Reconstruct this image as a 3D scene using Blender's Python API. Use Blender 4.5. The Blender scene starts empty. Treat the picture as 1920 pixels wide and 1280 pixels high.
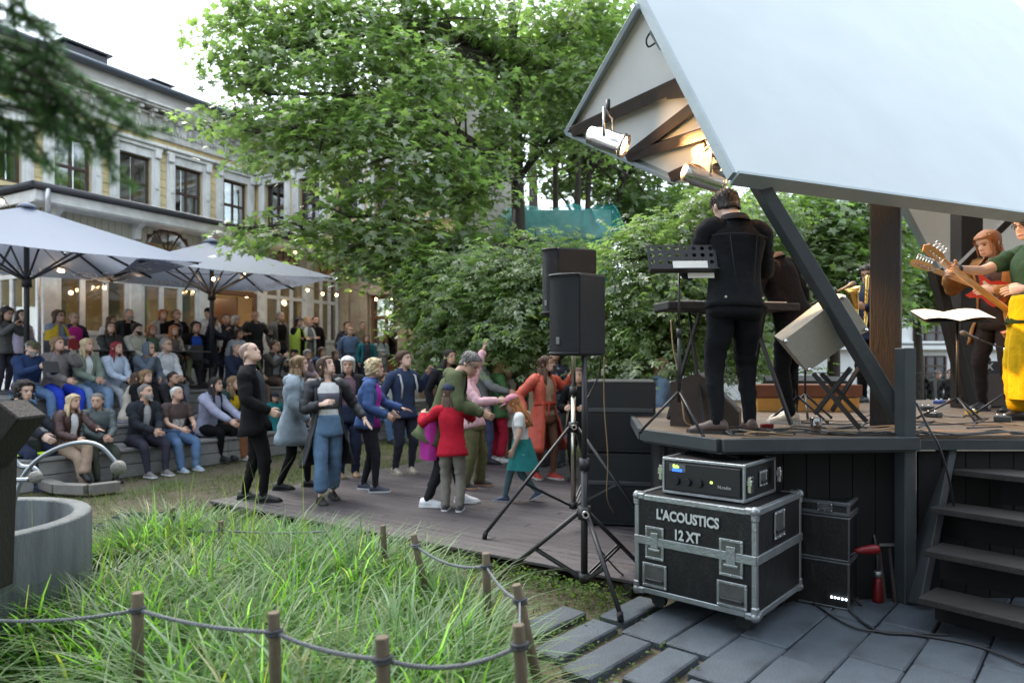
import bpy, bmesh, math, random
import numpy as np
from mathutils import Vector, Matrix, noise as mnoise
random.seed(7); RNG = np.random.default_rng(7)
scene = bpy.context.scene
COL = scene.collection
R = math.radians

# ------------------------------------------------------------------ camera, light, exposure
F, VH, E = 1280.0, 680.0, 1.62          # focal length in photo pixels, horizon row, eye height
cam_d = bpy.data.cameras.new('camera'); cam = bpy.data.objects.new('camera', cam_d); COL.objects.link(cam)
cam.location = (0, 0, E); cam.rotation_euler = (R(90), 0, 0)
cam_d.lens = 24; cam_d.sensor_width = 36; cam_d.shift_y = (VH - 640) / 1920
cam_d.clip_start = 0.05; cam_d.clip_end = 500
cam_d.dof.use_dof = True; cam_d.dof.focus_distance = 5.0; cam_d.dof.aperture_fstop = 1.7
scene.camera = cam
world = bpy.data.worlds.new('World'); scene.world = world; world.use_nodes = True
wn = world.node_tree.nodes; wl = world.node_tree.links
bg = wn['Background']; bg.inputs['Strength'].default_value = 0.15
sky = wn.new('ShaderNodeTexSky'); sky.sky_type = 'NISHITA'; sky.sun_disc = False
SUN_EL, SUN_AZ = R(52), R(332)
sky.sun_elevation = SUN_EL; sky.sun_rotation = SUN_AZ
sky.air_density = 1.2; sky.dust_density = 1.5; sky.ozone_density = 2.0
hsv = wn.new('ShaderNodeHueSaturation'); hsv.inputs['Saturation'].default_value = 0.5; hsv.inputs['Value'].default_value = 1.0
wl.new(sky.outputs[0], hsv.inputs['Color'])
cloud = wn.new('ShaderNodeMix'); cloud.data_type = 'RGBA'; cloud.inputs[0].default_value = 0.75      # even overcast over the clear sky
wl.new(hsv.outputs[0], cloud.inputs[6]); cloud.inputs[7].default_value = (3.25, 3.72, 4.25, 1); wl.new(cloud.outputs[2], bg.inputs['Color'])
sun_d = bpy.data.lights.new('sun', 'SUN'); sun = bpy.data.objects.new('sun', sun_d); COL.objects.link(sun)
sun_d.energy = 1.5; sun_d.angle = R(40); sun_d.color = (1.0, 0.95, 0.88)
_sd = Vector((math.sin(SUN_AZ) * math.cos(SUN_EL), math.cos(SUN_AZ) * math.cos(SUN_EL), math.sin(SUN_EL)))
sun.rotation_euler = _sd.to_track_quat('Z', 'Y').to_euler()
scene.view_settings.view_transform = 'Standard'; scene.view_settings.look = 'None'
scene.view_settings.exposure = 2.08; scene.view_settings.gamma = 1.0; scene.view_settings.use_curve_mapping = False
scene.render.engine = 'CYCLES'
scene.cycles.max_bounces = 8; scene.cycles.transparent_max_bounces = 12; scene.cycles.sample_clamp_indirect = 6
scene.cycles.caustics_reflective = False; scene.cycles.caustics_refractive = False

# ------------------------------------------------------------------ where things are
def P(u, v, d): return Vector(((u - 960) / F * d, d, E + (VH - v) / F * d))
def Gd(u, v, z=0.0): return P(u, v, (E - z) * F / (v - VH))          # the point of height z that a photo pixel shows
D1 = Vector((0.490, 0.8717, 0)).normalized()                          # along the veranda, away from the camera
NB = Vector((-D1.y, D1.x, 0))                                         # from the courtyard towards the veranda
Z = Vector((0, 0, 1))
def TS(t, s, z=0.0): return D1 * t + NB * s + Z * z                    # building coordinates
def DS(u, s): return s / (-(u - 960) / F * D1.y + D1.x)                # depth at which column u meets the line s
def USP(u, s, z): d = DS(u, s); return Vector(((u - 960) / F * d, d, z))
def ts_of(p): return p.dot(D1), p.dot(NB)

# ------------------------------------------------------------------ materials
MATS = {}
def mat(name, col, rough=0.7, var=0.12, scale=6.0, bump=0.0, bscale=40.0, metal=0.0, rnd=0.0, spec=0.4, stretch=None,
        emit=None, estr=0.0, trans=0.0, sheen=0.0, stain=None, stain_scale=1.5, coat=0.0, attr=None, dirt=0.5):
    if name in MATS: return MATS[name]
    m = bpy.data.materials.new(name); m.use_nodes = True; MATS[name] = m
    n = m.node_tree.nodes; l = m.node_tree.links; b = n['Principled BSDF']
    b.inputs['Roughness'].default_value = rough; b.inputs['Metallic'].default_value = metal
    b.inputs['Specular IOR Level'].default_value = spec; b.inputs['Coat Weight'].default_value = coat
    b.inputs['Sheen Weight'].default_value = sheen
    tc = n.new('ShaderNodeTexCoord'); mp = n.new('ShaderNodeMapping'); l.new(tc.outputs['Object'], mp.inputs[0])
    if stretch: mp.inputs['Scale'].default_value = stretch
    oi = n.new('ShaderNodeObjectInfo')
    src = None
    if attr:
        at = n.new('ShaderNodeAttribute'); at.attribute_name = attr; src = at.outputs['Color']
    if var > 0:
        nz = n.new('ShaderNodeTexNoise'); nz.inputs['Scale'].default_value = scale; nz.inputs['Detail'].default_value = 6
        nz.inputs['Roughness'].default_value = 0.65
        l.new(mp.outputs[0], nz.inputs['Vector'])
        mr = n.new('ShaderNodeMapRange'); mr.inputs[1].default_value = 0.25; mr.inputs[2].default_value = 0.75
        mr.inputs[3].default_value = 1 - var; mr.inputs[4].default_value = 1 + var
        l.new(nz.outputs['Fac'], mr.inputs[0])
        val = mr.outputs[0]
        if rnd > 0:
            m2 = n.new('ShaderNodeMapRange'); m2.inputs[3].default_value = 1 - rnd; m2.inputs[4].default_value = 1 + rnd
            l.new(oi.outputs['Random'], m2.inputs[0])
            mu = n.new('ShaderNodeMath'); mu.operation = 'MULTIPLY'; l.new(val, mu.inputs[0]); l.new(m2.outputs[0], mu.inputs[1]); val = mu.outputs[0]
        mx = n.new('ShaderNodeMix'); mx.data_type = 'RGBA'; mx.blend_type = 'MULTIPLY'; mx.inputs[0].default_value = 1
        if src: l.new(src, mx.inputs[6])
        else: mx.inputs[6].default_value = (*col, 1)
        l.new(val, mx.inputs[7]); out = mx.outputs[2]
        if stain:
            n2 = n.new('ShaderNodeTexNoise'); n2.inputs['Scale'].default_value = stain_scale; n2.inputs['Detail'].default_value = 8
            l.new(mp.outputs[0], n2.inputs['Vector'])
            cr = n.new('ShaderNodeMapRange'); cr.inputs[1].default_value = 0.52; cr.inputs[2].default_value = 0.68; cr.inputs[4].default_value = dirt
            l.new(n2.outputs['Fac'], cr.inputs[0])
            m3 = n.new('ShaderNodeMix'); m3.data_type = 'RGBA'; l.new(cr.outputs[0], m3.inputs[0]); l.new(out, m3.inputs[6])
            m3.inputs[7].default_value = (*stain, 1); out = m3.outputs[2]
        l.new(out, b.inputs['Base Color'])
    else:
        b.inputs['Base Color'].default_value = (*col, 1)
        if src: l.new(src, b.inputs['Base Color'])
    if bump > 0:
        bn = n.new('ShaderNodeTexNoise'); bn.inputs['Scale'].default_value = bscale; bn.inputs['Detail'].default_value = 5
        l.new(mp.outputs[0], bn.inputs['Vector'])
        bp = n.new('ShaderNodeBump'); bp.inputs['Strength'].default_value = bump; bp.inputs['Distance'].default_value = 0.02
        l.new(bn.outputs['Fac'], bp.inputs['Height']); l.new(bp.outputs[0], b.inputs['Normal'])
    if emit:
        b.inputs['Emission Color'].default_value = (*emit, 1); b.inputs['Emission Strength'].default_value = estr
    if trans > 0: b.inputs['Transmission Weight'].default_value = trans
    return m

def leaf_mat(name, top, under, gloss=0.35, rough=0.45, tw=0.42):
    m = bpy.data.materials.new(name); m.use_nodes = True; n = m.node_tree.nodes; l = m.node_tree.links
    b = n['Principled BSDF']; out = n['Material Output']
    at = n.new('ShaderNodeAttribute'); at.attribute_name = 'tint'
    mx = n.new('ShaderNodeMix'); mx.data_type = 'RGBA'; mx.blend_type = 'MULTIPLY'; mx.inputs[0].default_value = 1
    ge = n.new('ShaderNodeNewGeometry')
    m1 = n.new('ShaderNodeMix'); m1.data_type = 'RGBA'; l.new(ge.outputs['Backfacing'], m1.inputs[0])
    m1.inputs[6].default_value = (*top, 1); m1.inputs[7].default_value = (*under, 1)
    l.new(m1.outputs[2], mx.inputs[6]); l.new(at.outputs['Color'], mx.inputs[7])
    l.new(mx.outputs[2], b.inputs['Base Color']); b.inputs['Roughness'].default_value = rough
    b.inputs['Specular IOR Level'].default_value = gloss
    tr = n.new('ShaderNodeBsdfTranslucent')
    m4 = n.new('ShaderNodeMix'); m4.data_type = 'RGBA'; m4.blend_type = 'MULTIPLY'; m4.inputs[0].default_value = 1
    l.new(mx.outputs[2], m4.inputs[6]); m4.inputs[7].default_value = (2.35, 2.95, 1.15, 1); l.new(m4.outputs[2], tr.inputs['Color'])
    ms = n.new('ShaderNodeMixShader'); ms.inputs[0].default_value = tw
    l.new(b.outputs[0], ms.inputs[1]); l.new(tr.outputs[0], ms.inputs[2]); l.new(ms.outputs[0], out.inputs['Surface'])
    return m

def glass_mat(name, tint=(0.8, 0.85, 0.85), refl=0.25):
    m = bpy.data.materials.new(name); m.use_nodes = True; n = m.node_tree.nodes; l = m.node_tree.links
    out = n['Material Output']; n.remove(n['Principled BSDF'])
    t = n.new('ShaderNodeBsdfTransparent'); t.inputs[0].default_value = (*tint, 1)
    g = n.new('ShaderNodeBsdfGlossy'); g.inputs['Roughness'].default_value = 0.04
    nz = n.new('ShaderNodeTexNoise'); nz.inputs['Scale'].default_value = 1.4
    tc = n.new('ShaderNodeTexCoord'); l.new(tc.outputs['Object'], nz.inputs['Vector'])
    bp = n.new('ShaderNodeBump'); bp.inputs['Strength'].default_value = 0.12; bp.inputs['Distance'].default_value = 0.05
    l.new(nz.outputs['Fac'], bp.inputs['Height']); l.new(bp.outputs[0], g.inputs['Normal'])
    lw = n.new('ShaderNodeLayerWeight'); lw.inputs[0].default_value = 0.35
    mr = n.new('ShaderNodeMapRange'); mr.inputs[3].default_value = refl * 0.5; mr.inputs[4].default_value = min(1, refl * 3)
    l.new(lw.outputs['Fresnel'], mr.inputs[0])
    ms = n.new('ShaderNodeMixShader'); l.new(mr.outputs[0], ms.inputs[0]); l.new(t.outputs[0], ms.inputs[1]); l.new(g.outputs[0], ms.inputs[2])
    l.new(ms.outputs[0], out.inputs['Surface']); return m

# ------------------------------------------------------------------ mesh builder
class MB:
    def __init__(s): s.v = []; s.f = []; s.m = []; s.sm = []; s.cur = 0; s.smooth = False
    def add(s, vs, fs, smooth=None):
        o = len(s.v); s.v.extend([tuple(p) for p in vs])
        s.f.extend([tuple(i + o for i in f) for f in fs]); s.m.extend([s.cur] * len(fs))
        s.sm.extend([s.smooth if smooth is None else smooth] * len(fs)); return s
    def boxf(s, c, ax, ay, az, bev=0.0):                               # centre and three half-axis vectors
        c = Vector(c)
        if bev <= 0:
            vs = [c + ax * i + ay * j + az * k for i in (-1, 1) for j in (-1, 1) for k in (-1, 1)]
            return s.add(vs, [(0, 1, 3, 2), (4, 6, 7, 5), (0, 4, 5, 1), (2, 3, 7, 6), (0, 2, 6, 4), (1, 5, 7, 3)], False)
        L = [ax.length, ay.length, az.length]; A = [ax / L[0], ay / L[1], az / L[2]]; b = min(bev, min(L) * 0.9)
        vs = []; idx = {}
        for i in (-1, 1):
            for j in (-1, 1):
                for k in (-1, 1):
                    sg = (i, j, k)
                    for q in range(3):
                        p = c.copy()
                        for w in range(3): p = p + A[w] * (sg[w] * (L[w] if w == q else L[w] - b))
                        idx[(i, j, k, q)] = len(vs); vs.append(p)
        fs = []
        for q in range(3):
            w1, w2 = [(1, 2), (0, 2), (0, 1)][q]
            for sgn in (-1, 1):
                f = []
                for a_, b_ in ((-1, -1), (1, -1), (1, 1), (-1, 1)):
                    t = [0, 0, 0]; t[q] = sgn; t[w1] = a_; t[w2] = b_; f.append(idx[(*t, q)])
                flip = (sgn < 0) ^ (q == 1)
                fs.append(tuple(f[::-1]) if flip else tuple(f))
        for q in range(3):                                            # edge strips along axis q
            w1, w2 = [(1, 2), (0, 2), (0, 1)][q]
            for a_ in (-1, 1):
                for b_ in (-1, 1):
                    t0 = [0, 0, 0]; t1 = [0, 0, 0]; t0[q] = -1; t1[q] = 1
                    for t in (t0, t1): t[w1] = a_; t[w2] = b_
                    f = [idx[(*t0, w1)], idx[(*t1, w1)], idx[(*t1, w2)], idx[(*t0, w2)]]
                    fs.append(tuple(f))
        for i in (-1, 1):
            for j in (-1, 1):
                for k in (-1, 1): fs.append(tuple(idx[(i, j, k, q)] for q in range(3)))
        s.add(vs, fs, False); s.fix = True; return s
    def box(s, c, size, bev=0.0, rz=0.0):
        cx, sx = math.cos(rz), math.sin(rz)
        return s.boxf(c, Vector((cx, sx, 0)) * size[0] / 2, Vector((-sx, cx, 0)) * size[1] / 2, Z * size[2] / 2, bev)
    def bar(s, a, b, w, h, up=Z, bev=0.0):                              # rectangular bar from a to b; h along up
        a = Vector(a); b = Vector(b); d = b - a; x = d.normalized()
        y = Vector(up).cross(x)
        if y.length < 1e-4: y = Vector((1, 0, 0)).cross(x)
        y.normalize(); z = x.cross(y)
        return s.boxf((a + b) / 2, d / 2, y * w / 2, z * h / 2, bev)
    def tube(s, pts, r, seg=8, cap=True, smooth=True, closed=False):
        pts = [Vector(p) for p in pts]; n = len(pts)
        if not hasattr(r, '__len__'): r = [r] * n
        t0 = (pts[1] - pts[0]).normalized(); ref = Z if abs(t0.z) < 0.9 else Vector((1, 0, 0))
        x = ref.cross(t0).normalized(); vs = []
        for i, p in enumerate(pts):
            t = (pts[min(i + 1, n - 1)] - pts[max(i - 1, 0)])
            if t.length < 1e-9: t = t0
            t.normalize(); x = (x - t * x.dot(t)).normalized(); y = t.cross(x)
            for k in range(seg):
                a = 2 * math.pi * k / seg; vs.append(p + (x * math.cos(a) + y * math.sin(a)) * r[i])
        fs = []
        for i in range(n - 1):
            for k in range(seg):
                k2 = (k + 1) % seg; fs.append((i * seg + k, i * seg + k2, (i + 1) * seg + k2, (i + 1) * seg + k))
        s.add(vs, fs, smooth)
        if cap:
            o = len(s.v) - len(vs)
            s.f.append(tuple(o + k for k in reversed(range(seg)))); s.f.append(tuple(o + (n - 1) * seg + k for k in range(seg)))
            s.m += [s.cur] * 2; s.sm += [False] * 2
        return s
    def cyl(s, a, b, r, seg=12, r2=None, smooth=True): return s.tube([a, b], [r, r if r2 is None else r2], seg, True, smooth)
    def lathe(s, c, prof, seg=16, axis=None, smooth=True, cap=True):     # prof: (radius, height) pairs along axis
        ax = Vector(axis).normalized() if axis is not None else Z
        x = (Vector((0, 1, 0)) if abs(ax.x) > 0.9 else Vector((1, 0, 0))).cross(ax).normalized(); y = ax.cross(x); c = Vector(c); vs = []
        for r, h in prof:
            for k in range(seg):
                a = 2 * math.pi * k / seg; vs.append(c + ax * h + (x * math.cos(a) + y * math.sin(a)) * r)
        n = len(prof); fs = [(i * seg + k, i * seg + (k + 1) % seg, (i + 1) * seg + (k + 1) % seg, (i + 1) * seg + k) for i in range(n - 1) for k in range(seg)]
        s.add(vs, fs, smooth)
        if cap:
            o = len(s.v) - len(vs)
            s.f.append(tuple(o + k for k in reversed(range(seg)))); s.f.append(tuple(o + (n - 1) * seg + k for k in range(seg)))
            s.m += [s.cur] * 2; s.sm += [False] * 2
        return s
    def ball(s, c, r, seg=12, ring=8):
        r = Vector((r, r, r)) if not hasattr(r, '__len__') else Vector(r)
        vs = []; c = Vector(c)
        for i in range(ring + 1):
            th = math.pi * i / ring * 0.998 + 0.003
            for k in range(seg):
                a = 2 * math.pi * k / seg
                vs.append(c + Vector((r.x * math.sin(th) * math.cos(a), r.y * math.sin(th) * math.sin(a), -r.z * math.cos(th))))
        return s.add(vs, [(i * seg + k, i * seg + (k + 1) % seg, (i + 1) * seg + (k + 1) % seg, (i + 1) * seg + k) for i in range(ring) for k in range(seg)], True)
    def prism(s, poly, off):                                             # planar polygon extruded by vector off
        n = len(poly); off = Vector(off); vs = [Vector(p) for p in poly] + [Vector(p) + off for p in poly]
        return s.add(vs, [tuple(range(n))[::-1], tuple(range(n, 2 * n))] + [(i, (i + 1) % n, n + (i + 1) % n, n + i) for i in range(n)], False)
    def loft(s, rings, cap=True, smooth=True, wrap=True):
        n = len(rings[0]); vs = [p for r in rings for p in r]
        kk = n if wrap else n - 1
        fs = [(i * n + k, i * n + (k + 1) % n, (i + 1) * n + (k + 1) % n, (i + 1) * n + k) for i in range(len(rings) - 1) for k in range(kk)]
        s.add(vs, fs, smooth)
        if cap and wrap:
            o = len(s.v) - len(vs); s.f.append(tuple(o + k for k in reversed(range(n)))); s.f.append(tuple(o + (len(rings) - 1) * n + k for k in range(n)))
            s.m += [s.cur] * 2; s.sm += [smooth] * 2
        return s
    def quad(s, *p): return s.add(p, [tuple(range(len(p)))], False)

ORG = {}                                                              # world origin of every object made here
def mesh_of(name, mb, mats, org=Vector((0, 0, 0))):
    me = bpy.data.meshes.new(name)
    V = np.array(mb.v, dtype=np.float32).reshape(-1, 3) - np.array(org, dtype=np.float32)
    me.from_pydata(V.tolist(), [], mb.f)
    if not isinstance(mats, (list, tuple)): mats = [mats]
    for m in mats: me.materials.append(m)
    if len(mats) > 1: me.polygons.foreach_set('material_index', mb.m)
    me.polygons.foreach_set('use_smooth', mb.sm)
    if getattr(mb, 'fix', False):
        b = bmesh.new(); b.from_mesh(me); bmesh.ops.recalc_face_normals(b, faces=b.faces); b.to_mesh(me); b.free()
    me.update(); return me
def tag(o, label=None, cat=None, group=None, kind=None):
    if label: o['label'] = label
    if cat: o['category'] = cat
    if group: o['group'] = group
    if kind: o['kind'] = kind
    return o
def link_obj(name, data, org, parent=None):
    o = bpy.data.objects.new(name, data); COL.objects.link(o); org = Vector(org)
    if parent is not None:
        o.parent = parent; o.location = org - ORG[parent.name]
    else: o.location = org
    ORG[o.name] = org; return o
def thing(name, label, cat, loc=(0, 0, 0), group=None):
    return tag(link_obj(name, None, Vector(loc)), label, cat, group)
def part(name, mb, m, parent, label=None):
    org = ORG[parent.name]; o = link_obj(name, mesh_of(name, mb, m, org), org, parent)
    if label: o['label'] = label
    return o
def solo(name, mb, m, label=None, cat=None, group=None, kind=None, loc=(0, 0, 0)):
    o = link_obj(name, mesh_of(name, mb, m, Vector(loc)), loc); return tag(o, label, cat, group, kind)
def inst(name, me, parent, loc, rz=0.0):                               # a piece that shares mesh data; loc in world
    o = bpy.data.objects.new(name, me); COL.objects.link(o); o.parent = parent
    o.location = Vector(loc) - ORG[parent.name]; o.rotation_euler = (0, 0, rz); ORG[o.name] = Vector(loc); return o
def raw_mesh(name, V, Fc, mats, tint=None, smooth=False, midx=None):
    """Big meshes from numpy: V (n,3), Fc (m,k) with one k."""
    me = bpy.data.meshes.new(name); nv, (nf, k) = len(V), Fc.shape
    me.vertices.add(nv); me.vertices.foreach_set('co', V.astype(np.float32).ravel())
    me.loops.add(nf * k); me.loops.foreach_set('vertex_index', Fc.astype(np.int32).ravel())
    me.polygons.add(nf); me.polygons.foreach_set('loop_start', np.arange(0, nf * k, k, dtype=np.int32))
    if smooth: me.polygons.foreach_set('use_smooth', np.ones(nf, dtype=bool))
    if not isinstance(mats, (list, tuple)): mats = [mats]
    for m in mats: me.materials.append(m)
    if midx is not None: me.polygons.foreach_set('material_index', midx.astype(np.int32))
    if tint is not None:
        a = me.attributes.new('tint', 'FLOAT_COLOR', 'POINT'); c = np.ones((nv, 4), dtype=np.float32); c[:, :3] = tint
        a.data.foreach_set('color', c.ravel())
    me.update(calc_edges=True); me.validate(); return me
def text_mesh(body, size, m, name='lettering', shear=0.0, bold=0.0, extrude=0.0008):
    cu = bpy.data.curves.new('t', 'FONT'); cu.body = body; cu.size = size; cu.align_x = 'CENTER'; cu.align_y = 'CENTER'
    cu.shear = shear; cu.offset = bold; cu.extrude = extrude; cu.resolution_u = 3
    ob = bpy.data.objects.new('t', cu); COL.objects.link(ob)
    dg = bpy.context.evaluated_depsgraph_get(); me = bpy.data.meshes.new_from_object(ob.evaluated_get(dg))
    bpy.data.objects.remove(ob); bpy.data.curves.remove(cu); me.name = name; me.materials.clear(); me.materials.append(m); return me
def place_text(me, parent, c, x, y, name='lettering', sx=1.0):
    """Text mesh laid at world c with its reading direction x and up direction y."""
    x = Vector(x).normalized(); y = Vector(y).normalized(); z = x.cross(y)
    o = bpy.data.objects.new(name, me); COL.objects.link(o); o.parent = parent
    M = Matrix((x * sx, y, z)).transposed().to_4x4(); M.translation = Vector(c) - ORG[parent.name]; o.matrix_local = M
    ORG[o.name] = Vector(c); return o
def cable(pts, r, seg=6, n=8):                                          # smooth tube through points (Catmull-Rom)
    pts = [Vector(p) for p in pts]; q = [pts[0]] + pts + [pts[-1]]; out = []
    for i in range(1, len(q) - 2):
        for k in range(n):
            t = k / n; a, b, c, d = q[i - 1], q[i], q[i + 1], q[i + 2]
            out.append(0.5 * ((2 * b) + (c - a) * t + (2 * a - 5 * b + 4 * c - d) * t * t + (3 * b - a - 3 * c + d) * t ** 3))
    out.append(pts[-1]); return MB().tube(out, r, seg)
# ------------------------------------------------------------------ ground, lawn
M_soil = mat('soil', (0.085, 0.068, 0.045), 0.95, 0.45, 9, 0.8, 60, stain=(0.05, 0.075, 0.022), stain_scale=0.9, dirt=0.8)
g = MB(); g.quad((-120, -60, -0.05), (120, -60, -0.05), (120, 180, -0.05), (-120, 180, -0.05))
solo('ground', g, M_soil, kind='structure')

# ------------------------------------------------------------------ the old wooden house: upper storey, wing and veranda
M_yel = mat('yellow_paint', (0.66, 0.53, 0.29), 0.75, 0.14, 5, 0.25, 60, rnd=0.06, stain=(0.40, 0.33, 0.22), stain_scale=2.2, dirt=0.35)
M_wht = mat('weathered_white_paint', (0.70, 0.70, 0.67), 0.7, 0.18, 4, 0.35, 70, stretch=(1, 1, 0.35), stain=(0.38, 0.37, 0.34), stain_scale=2.6, dirt=0.5)
M_frz = mat('grey_frieze_paint', (0.52, 0.51, 0.47), 0.8, 0.25, 5, 0.4, 60, stain=(0.2, 0.19, 0.17), stain_scale=3, dirt=0.7)
M_brn = mat('brown_window_frame', (0.065, 0.04, 0.03), 0.55, 0.2, 8, 0.15, 60)
M_clad = mat('pale_green_boards', (0.43, 0.42, 0.33), 0.75, 0.16, 5, 0.3, 60, stretch=(1, 1, 0.3), stain=(0.25, 0.23, 0.18), stain_scale=2, dirt=0.45)
M_cream = mat('cream_veranda_paint', (0.74, 0.735, 0.71), 0.65, 0.15, 5, 0.3, 70, stain=(0.46, 0.45, 0.42), stain_scale=3.2, dirt=0.45)
M_zinc = mat('zinc_roof', (0.13, 0.15, 0.18), 0.45, 0.15, 3, 0.1, 30, metal=0.5)
M_gut = mat('dark_gutter', (0.06, 0.06, 0.065), 0.5, 0.2, 6, 0.1, 40, metal=0.3)
M_pipe = mat('galvanised_pipe', (0.55, 0.56, 0.58), 0.35, 0.1, 8, metal=0.8)
M_plast = mat('old_plaster', (0.42, 0.34, 0.23), 0.9, 0.25, 3, 0.6, 25, stain=(0.30, 0.17, 0.10), stain_scale=1.6, dirt=0.8)
M_glass = glass_mat('old_window_glass', (0.75, 0.8, 0.8), 0.34)
M_glass2 = glass_mat('veranda_glass', (0.8, 0.82, 0.78), 0.24)
M_room = mat('room_wall', (0.40, 0.33, 0.22), 0.8, 0.12, 1.5)
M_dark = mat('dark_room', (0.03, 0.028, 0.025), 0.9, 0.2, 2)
M_cur = mat('pale_curtain', (0.50, 0.48, 0.42), 0.9, 0.12, 5, stretch=(8, 8, 0.5))
M_brick = bpy.data.materials.new('worn_brick'); MATS['worn_brick'] = M_brick; M_brick.use_nodes = True
_n = M_brick.node_tree.nodes; _l = M_brick.node_tree.links
_b = _n.new('ShaderNodeTexBrick'); _b.inputs['Scale'].default_value = 1.0; _b.inputs['Brick Width'].default_value = 0.26; _b.inputs['Row Height'].default_value = 0.08
_b.inputs['Mortar Size'].default_value = 0.012; _b.inputs['Color1'].default_value = (0.36, 0.22, 0.14, 1); _b.inputs['Color2'].default_value = (0.46, 0.33, 0.22, 1); _b.inputs['Mortar'].default_value = (0.38, 0.33, 0.27, 1)
_tc = _n.new('ShaderNodeTexCoord'); _mp = _n.new('ShaderNodeMapping'); _mp.inputs['Rotation'].default_value = (R(90), 0, 0)
_l.new(_tc.outputs['Object'], _mp.inputs[0]); _l.new(_mp.outputs[0], _b.inputs['Vector'])
_nz = _n.new('ShaderNodeTexNoise'); _nz.inputs['Scale'].default_value = 1.3; _nz.inputs['Detail'].default_value = 7; _l.new(_tc.outputs['Object'], _nz.inputs['Vector'])
_mr = _n.new('ShaderNodeMapRange'); _mr.inputs[1].default_value = 0.48; _mr.inputs[2].default_value = 0.56; _l.new(_nz.outputs['Fac'], _mr.inputs[0])
_mx = _n.new('ShaderNodeMix'); _mx.data_type = 'RGBA'; _l.new(_mr.outputs[0], _mx.inputs[0]); _l.new(_b.outputs[0], _mx.inputs[6]); _mx.inputs[7].default_value = (0.46, 0.38, 0.26, 1)
_l.new(_mx.outputs[2], _n['Principled BSDF'].inputs['Base Color']); _n['Principled BSDF'].inputs['Roughness'].default_value = 0.9

SU, SV, TC, SE = 18.5, 14.8, 15.57, 10.6           # upper facade, veranda front, wing front, wing end
ZR = 9.45
house = thing('wooden_house', 'two storey yellow wooden house with white window surrounds and heavy grey cornice', 'house', TS(TC, SU))
HB = ORG[house.name]
def tsbox(mb, t0, t1, s0, s1, z0, z1, bev=0.0):
    c = TS((t0 + t1) / 2, (s0 + s1) / 2, (z0 + z1) / 2)
    return mb.boxf(c, D1 * abs(t1 - t0) / 2, NB * abs(s1 - s0) / 2, Z * abs(z1 - z0) / 2, bev)
WZ0, WZ1, WW = 5.95, 7.42, 0.46                     # upper glass opening: sill, head, half width
def wall_with_holes(mb, along, fixed, a0, a1, z0, z1, holes, th):
    """wall in building coordinates; along 't' or 's'; holes = (centre, half, zlo, zhi)"""
    def bx(p, q, za, zb):
        if q - p < 1e-3 or zb - za < 1e-3: return
        if along == 't': tsbox(mb, p, q, fixed, fixed + th, za, zb)
        else: tsbox(mb, fixed, fixed + th, p, q, za, zb)
    cur = a0
    for c, h, zl, zh in sorted(holes):
        bx(cur, c - h, z0, z1); bx(c - h, c + h, z0, zl); bx(c - h, c + h, zh, z1); cur = c + h
    bx(cur, a1, z0, z1)
wt = [TC - 0.84 - 1.65 * k for k in range(8)]       # window axes of the long front
ws = [17.55, 16.0, 14.45, 12.9, 11.45]              # window axes of the wing
wall = MB()
wall_with_holes(wall, 't', SU, 1.0, TC + 0.3, 3.0, ZR, [(c, WW, WZ0, WZ1) for c in wt], 0.3)
part('wall', wall, M_yel, house)
wall = MB(); wall_with_holes(wall, 's', TC, SE, SU, 4.95, ZR, [(c, WW, WZ0, WZ1) for c in ws], 0.3)
part('wall', wall, M_yel, house)
wall = MB(); tsbox(wall, TC + 0.3, TC + 4, SE, SE + 0.3, 0, ZR); part('end_wall', wall, mat('grey_end_wall', (.30, .28, .24), .9, .2, 2, .3, 30), house)
def on(along, a, out, z):                           # point at a along a front, out metres proud of it
    return TS(a, SU - out, z) if along == 't' else TS(TC - out, a, z)
def obox(mb, along, a0, a1, o0, o1, z0, z1, bev=0.0):
    A, O = (D1, -NB) if along == 't' else (NB, -D1)
    return mb.boxf((on(along, a0, o0, z0) + on(along, a1, o1, z1)) / 2, A * abs(a1 - a0) / 2, O * abs(o1 - o0) / 2, Z * abs(z1 - z0) / 2, bev)
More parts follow.
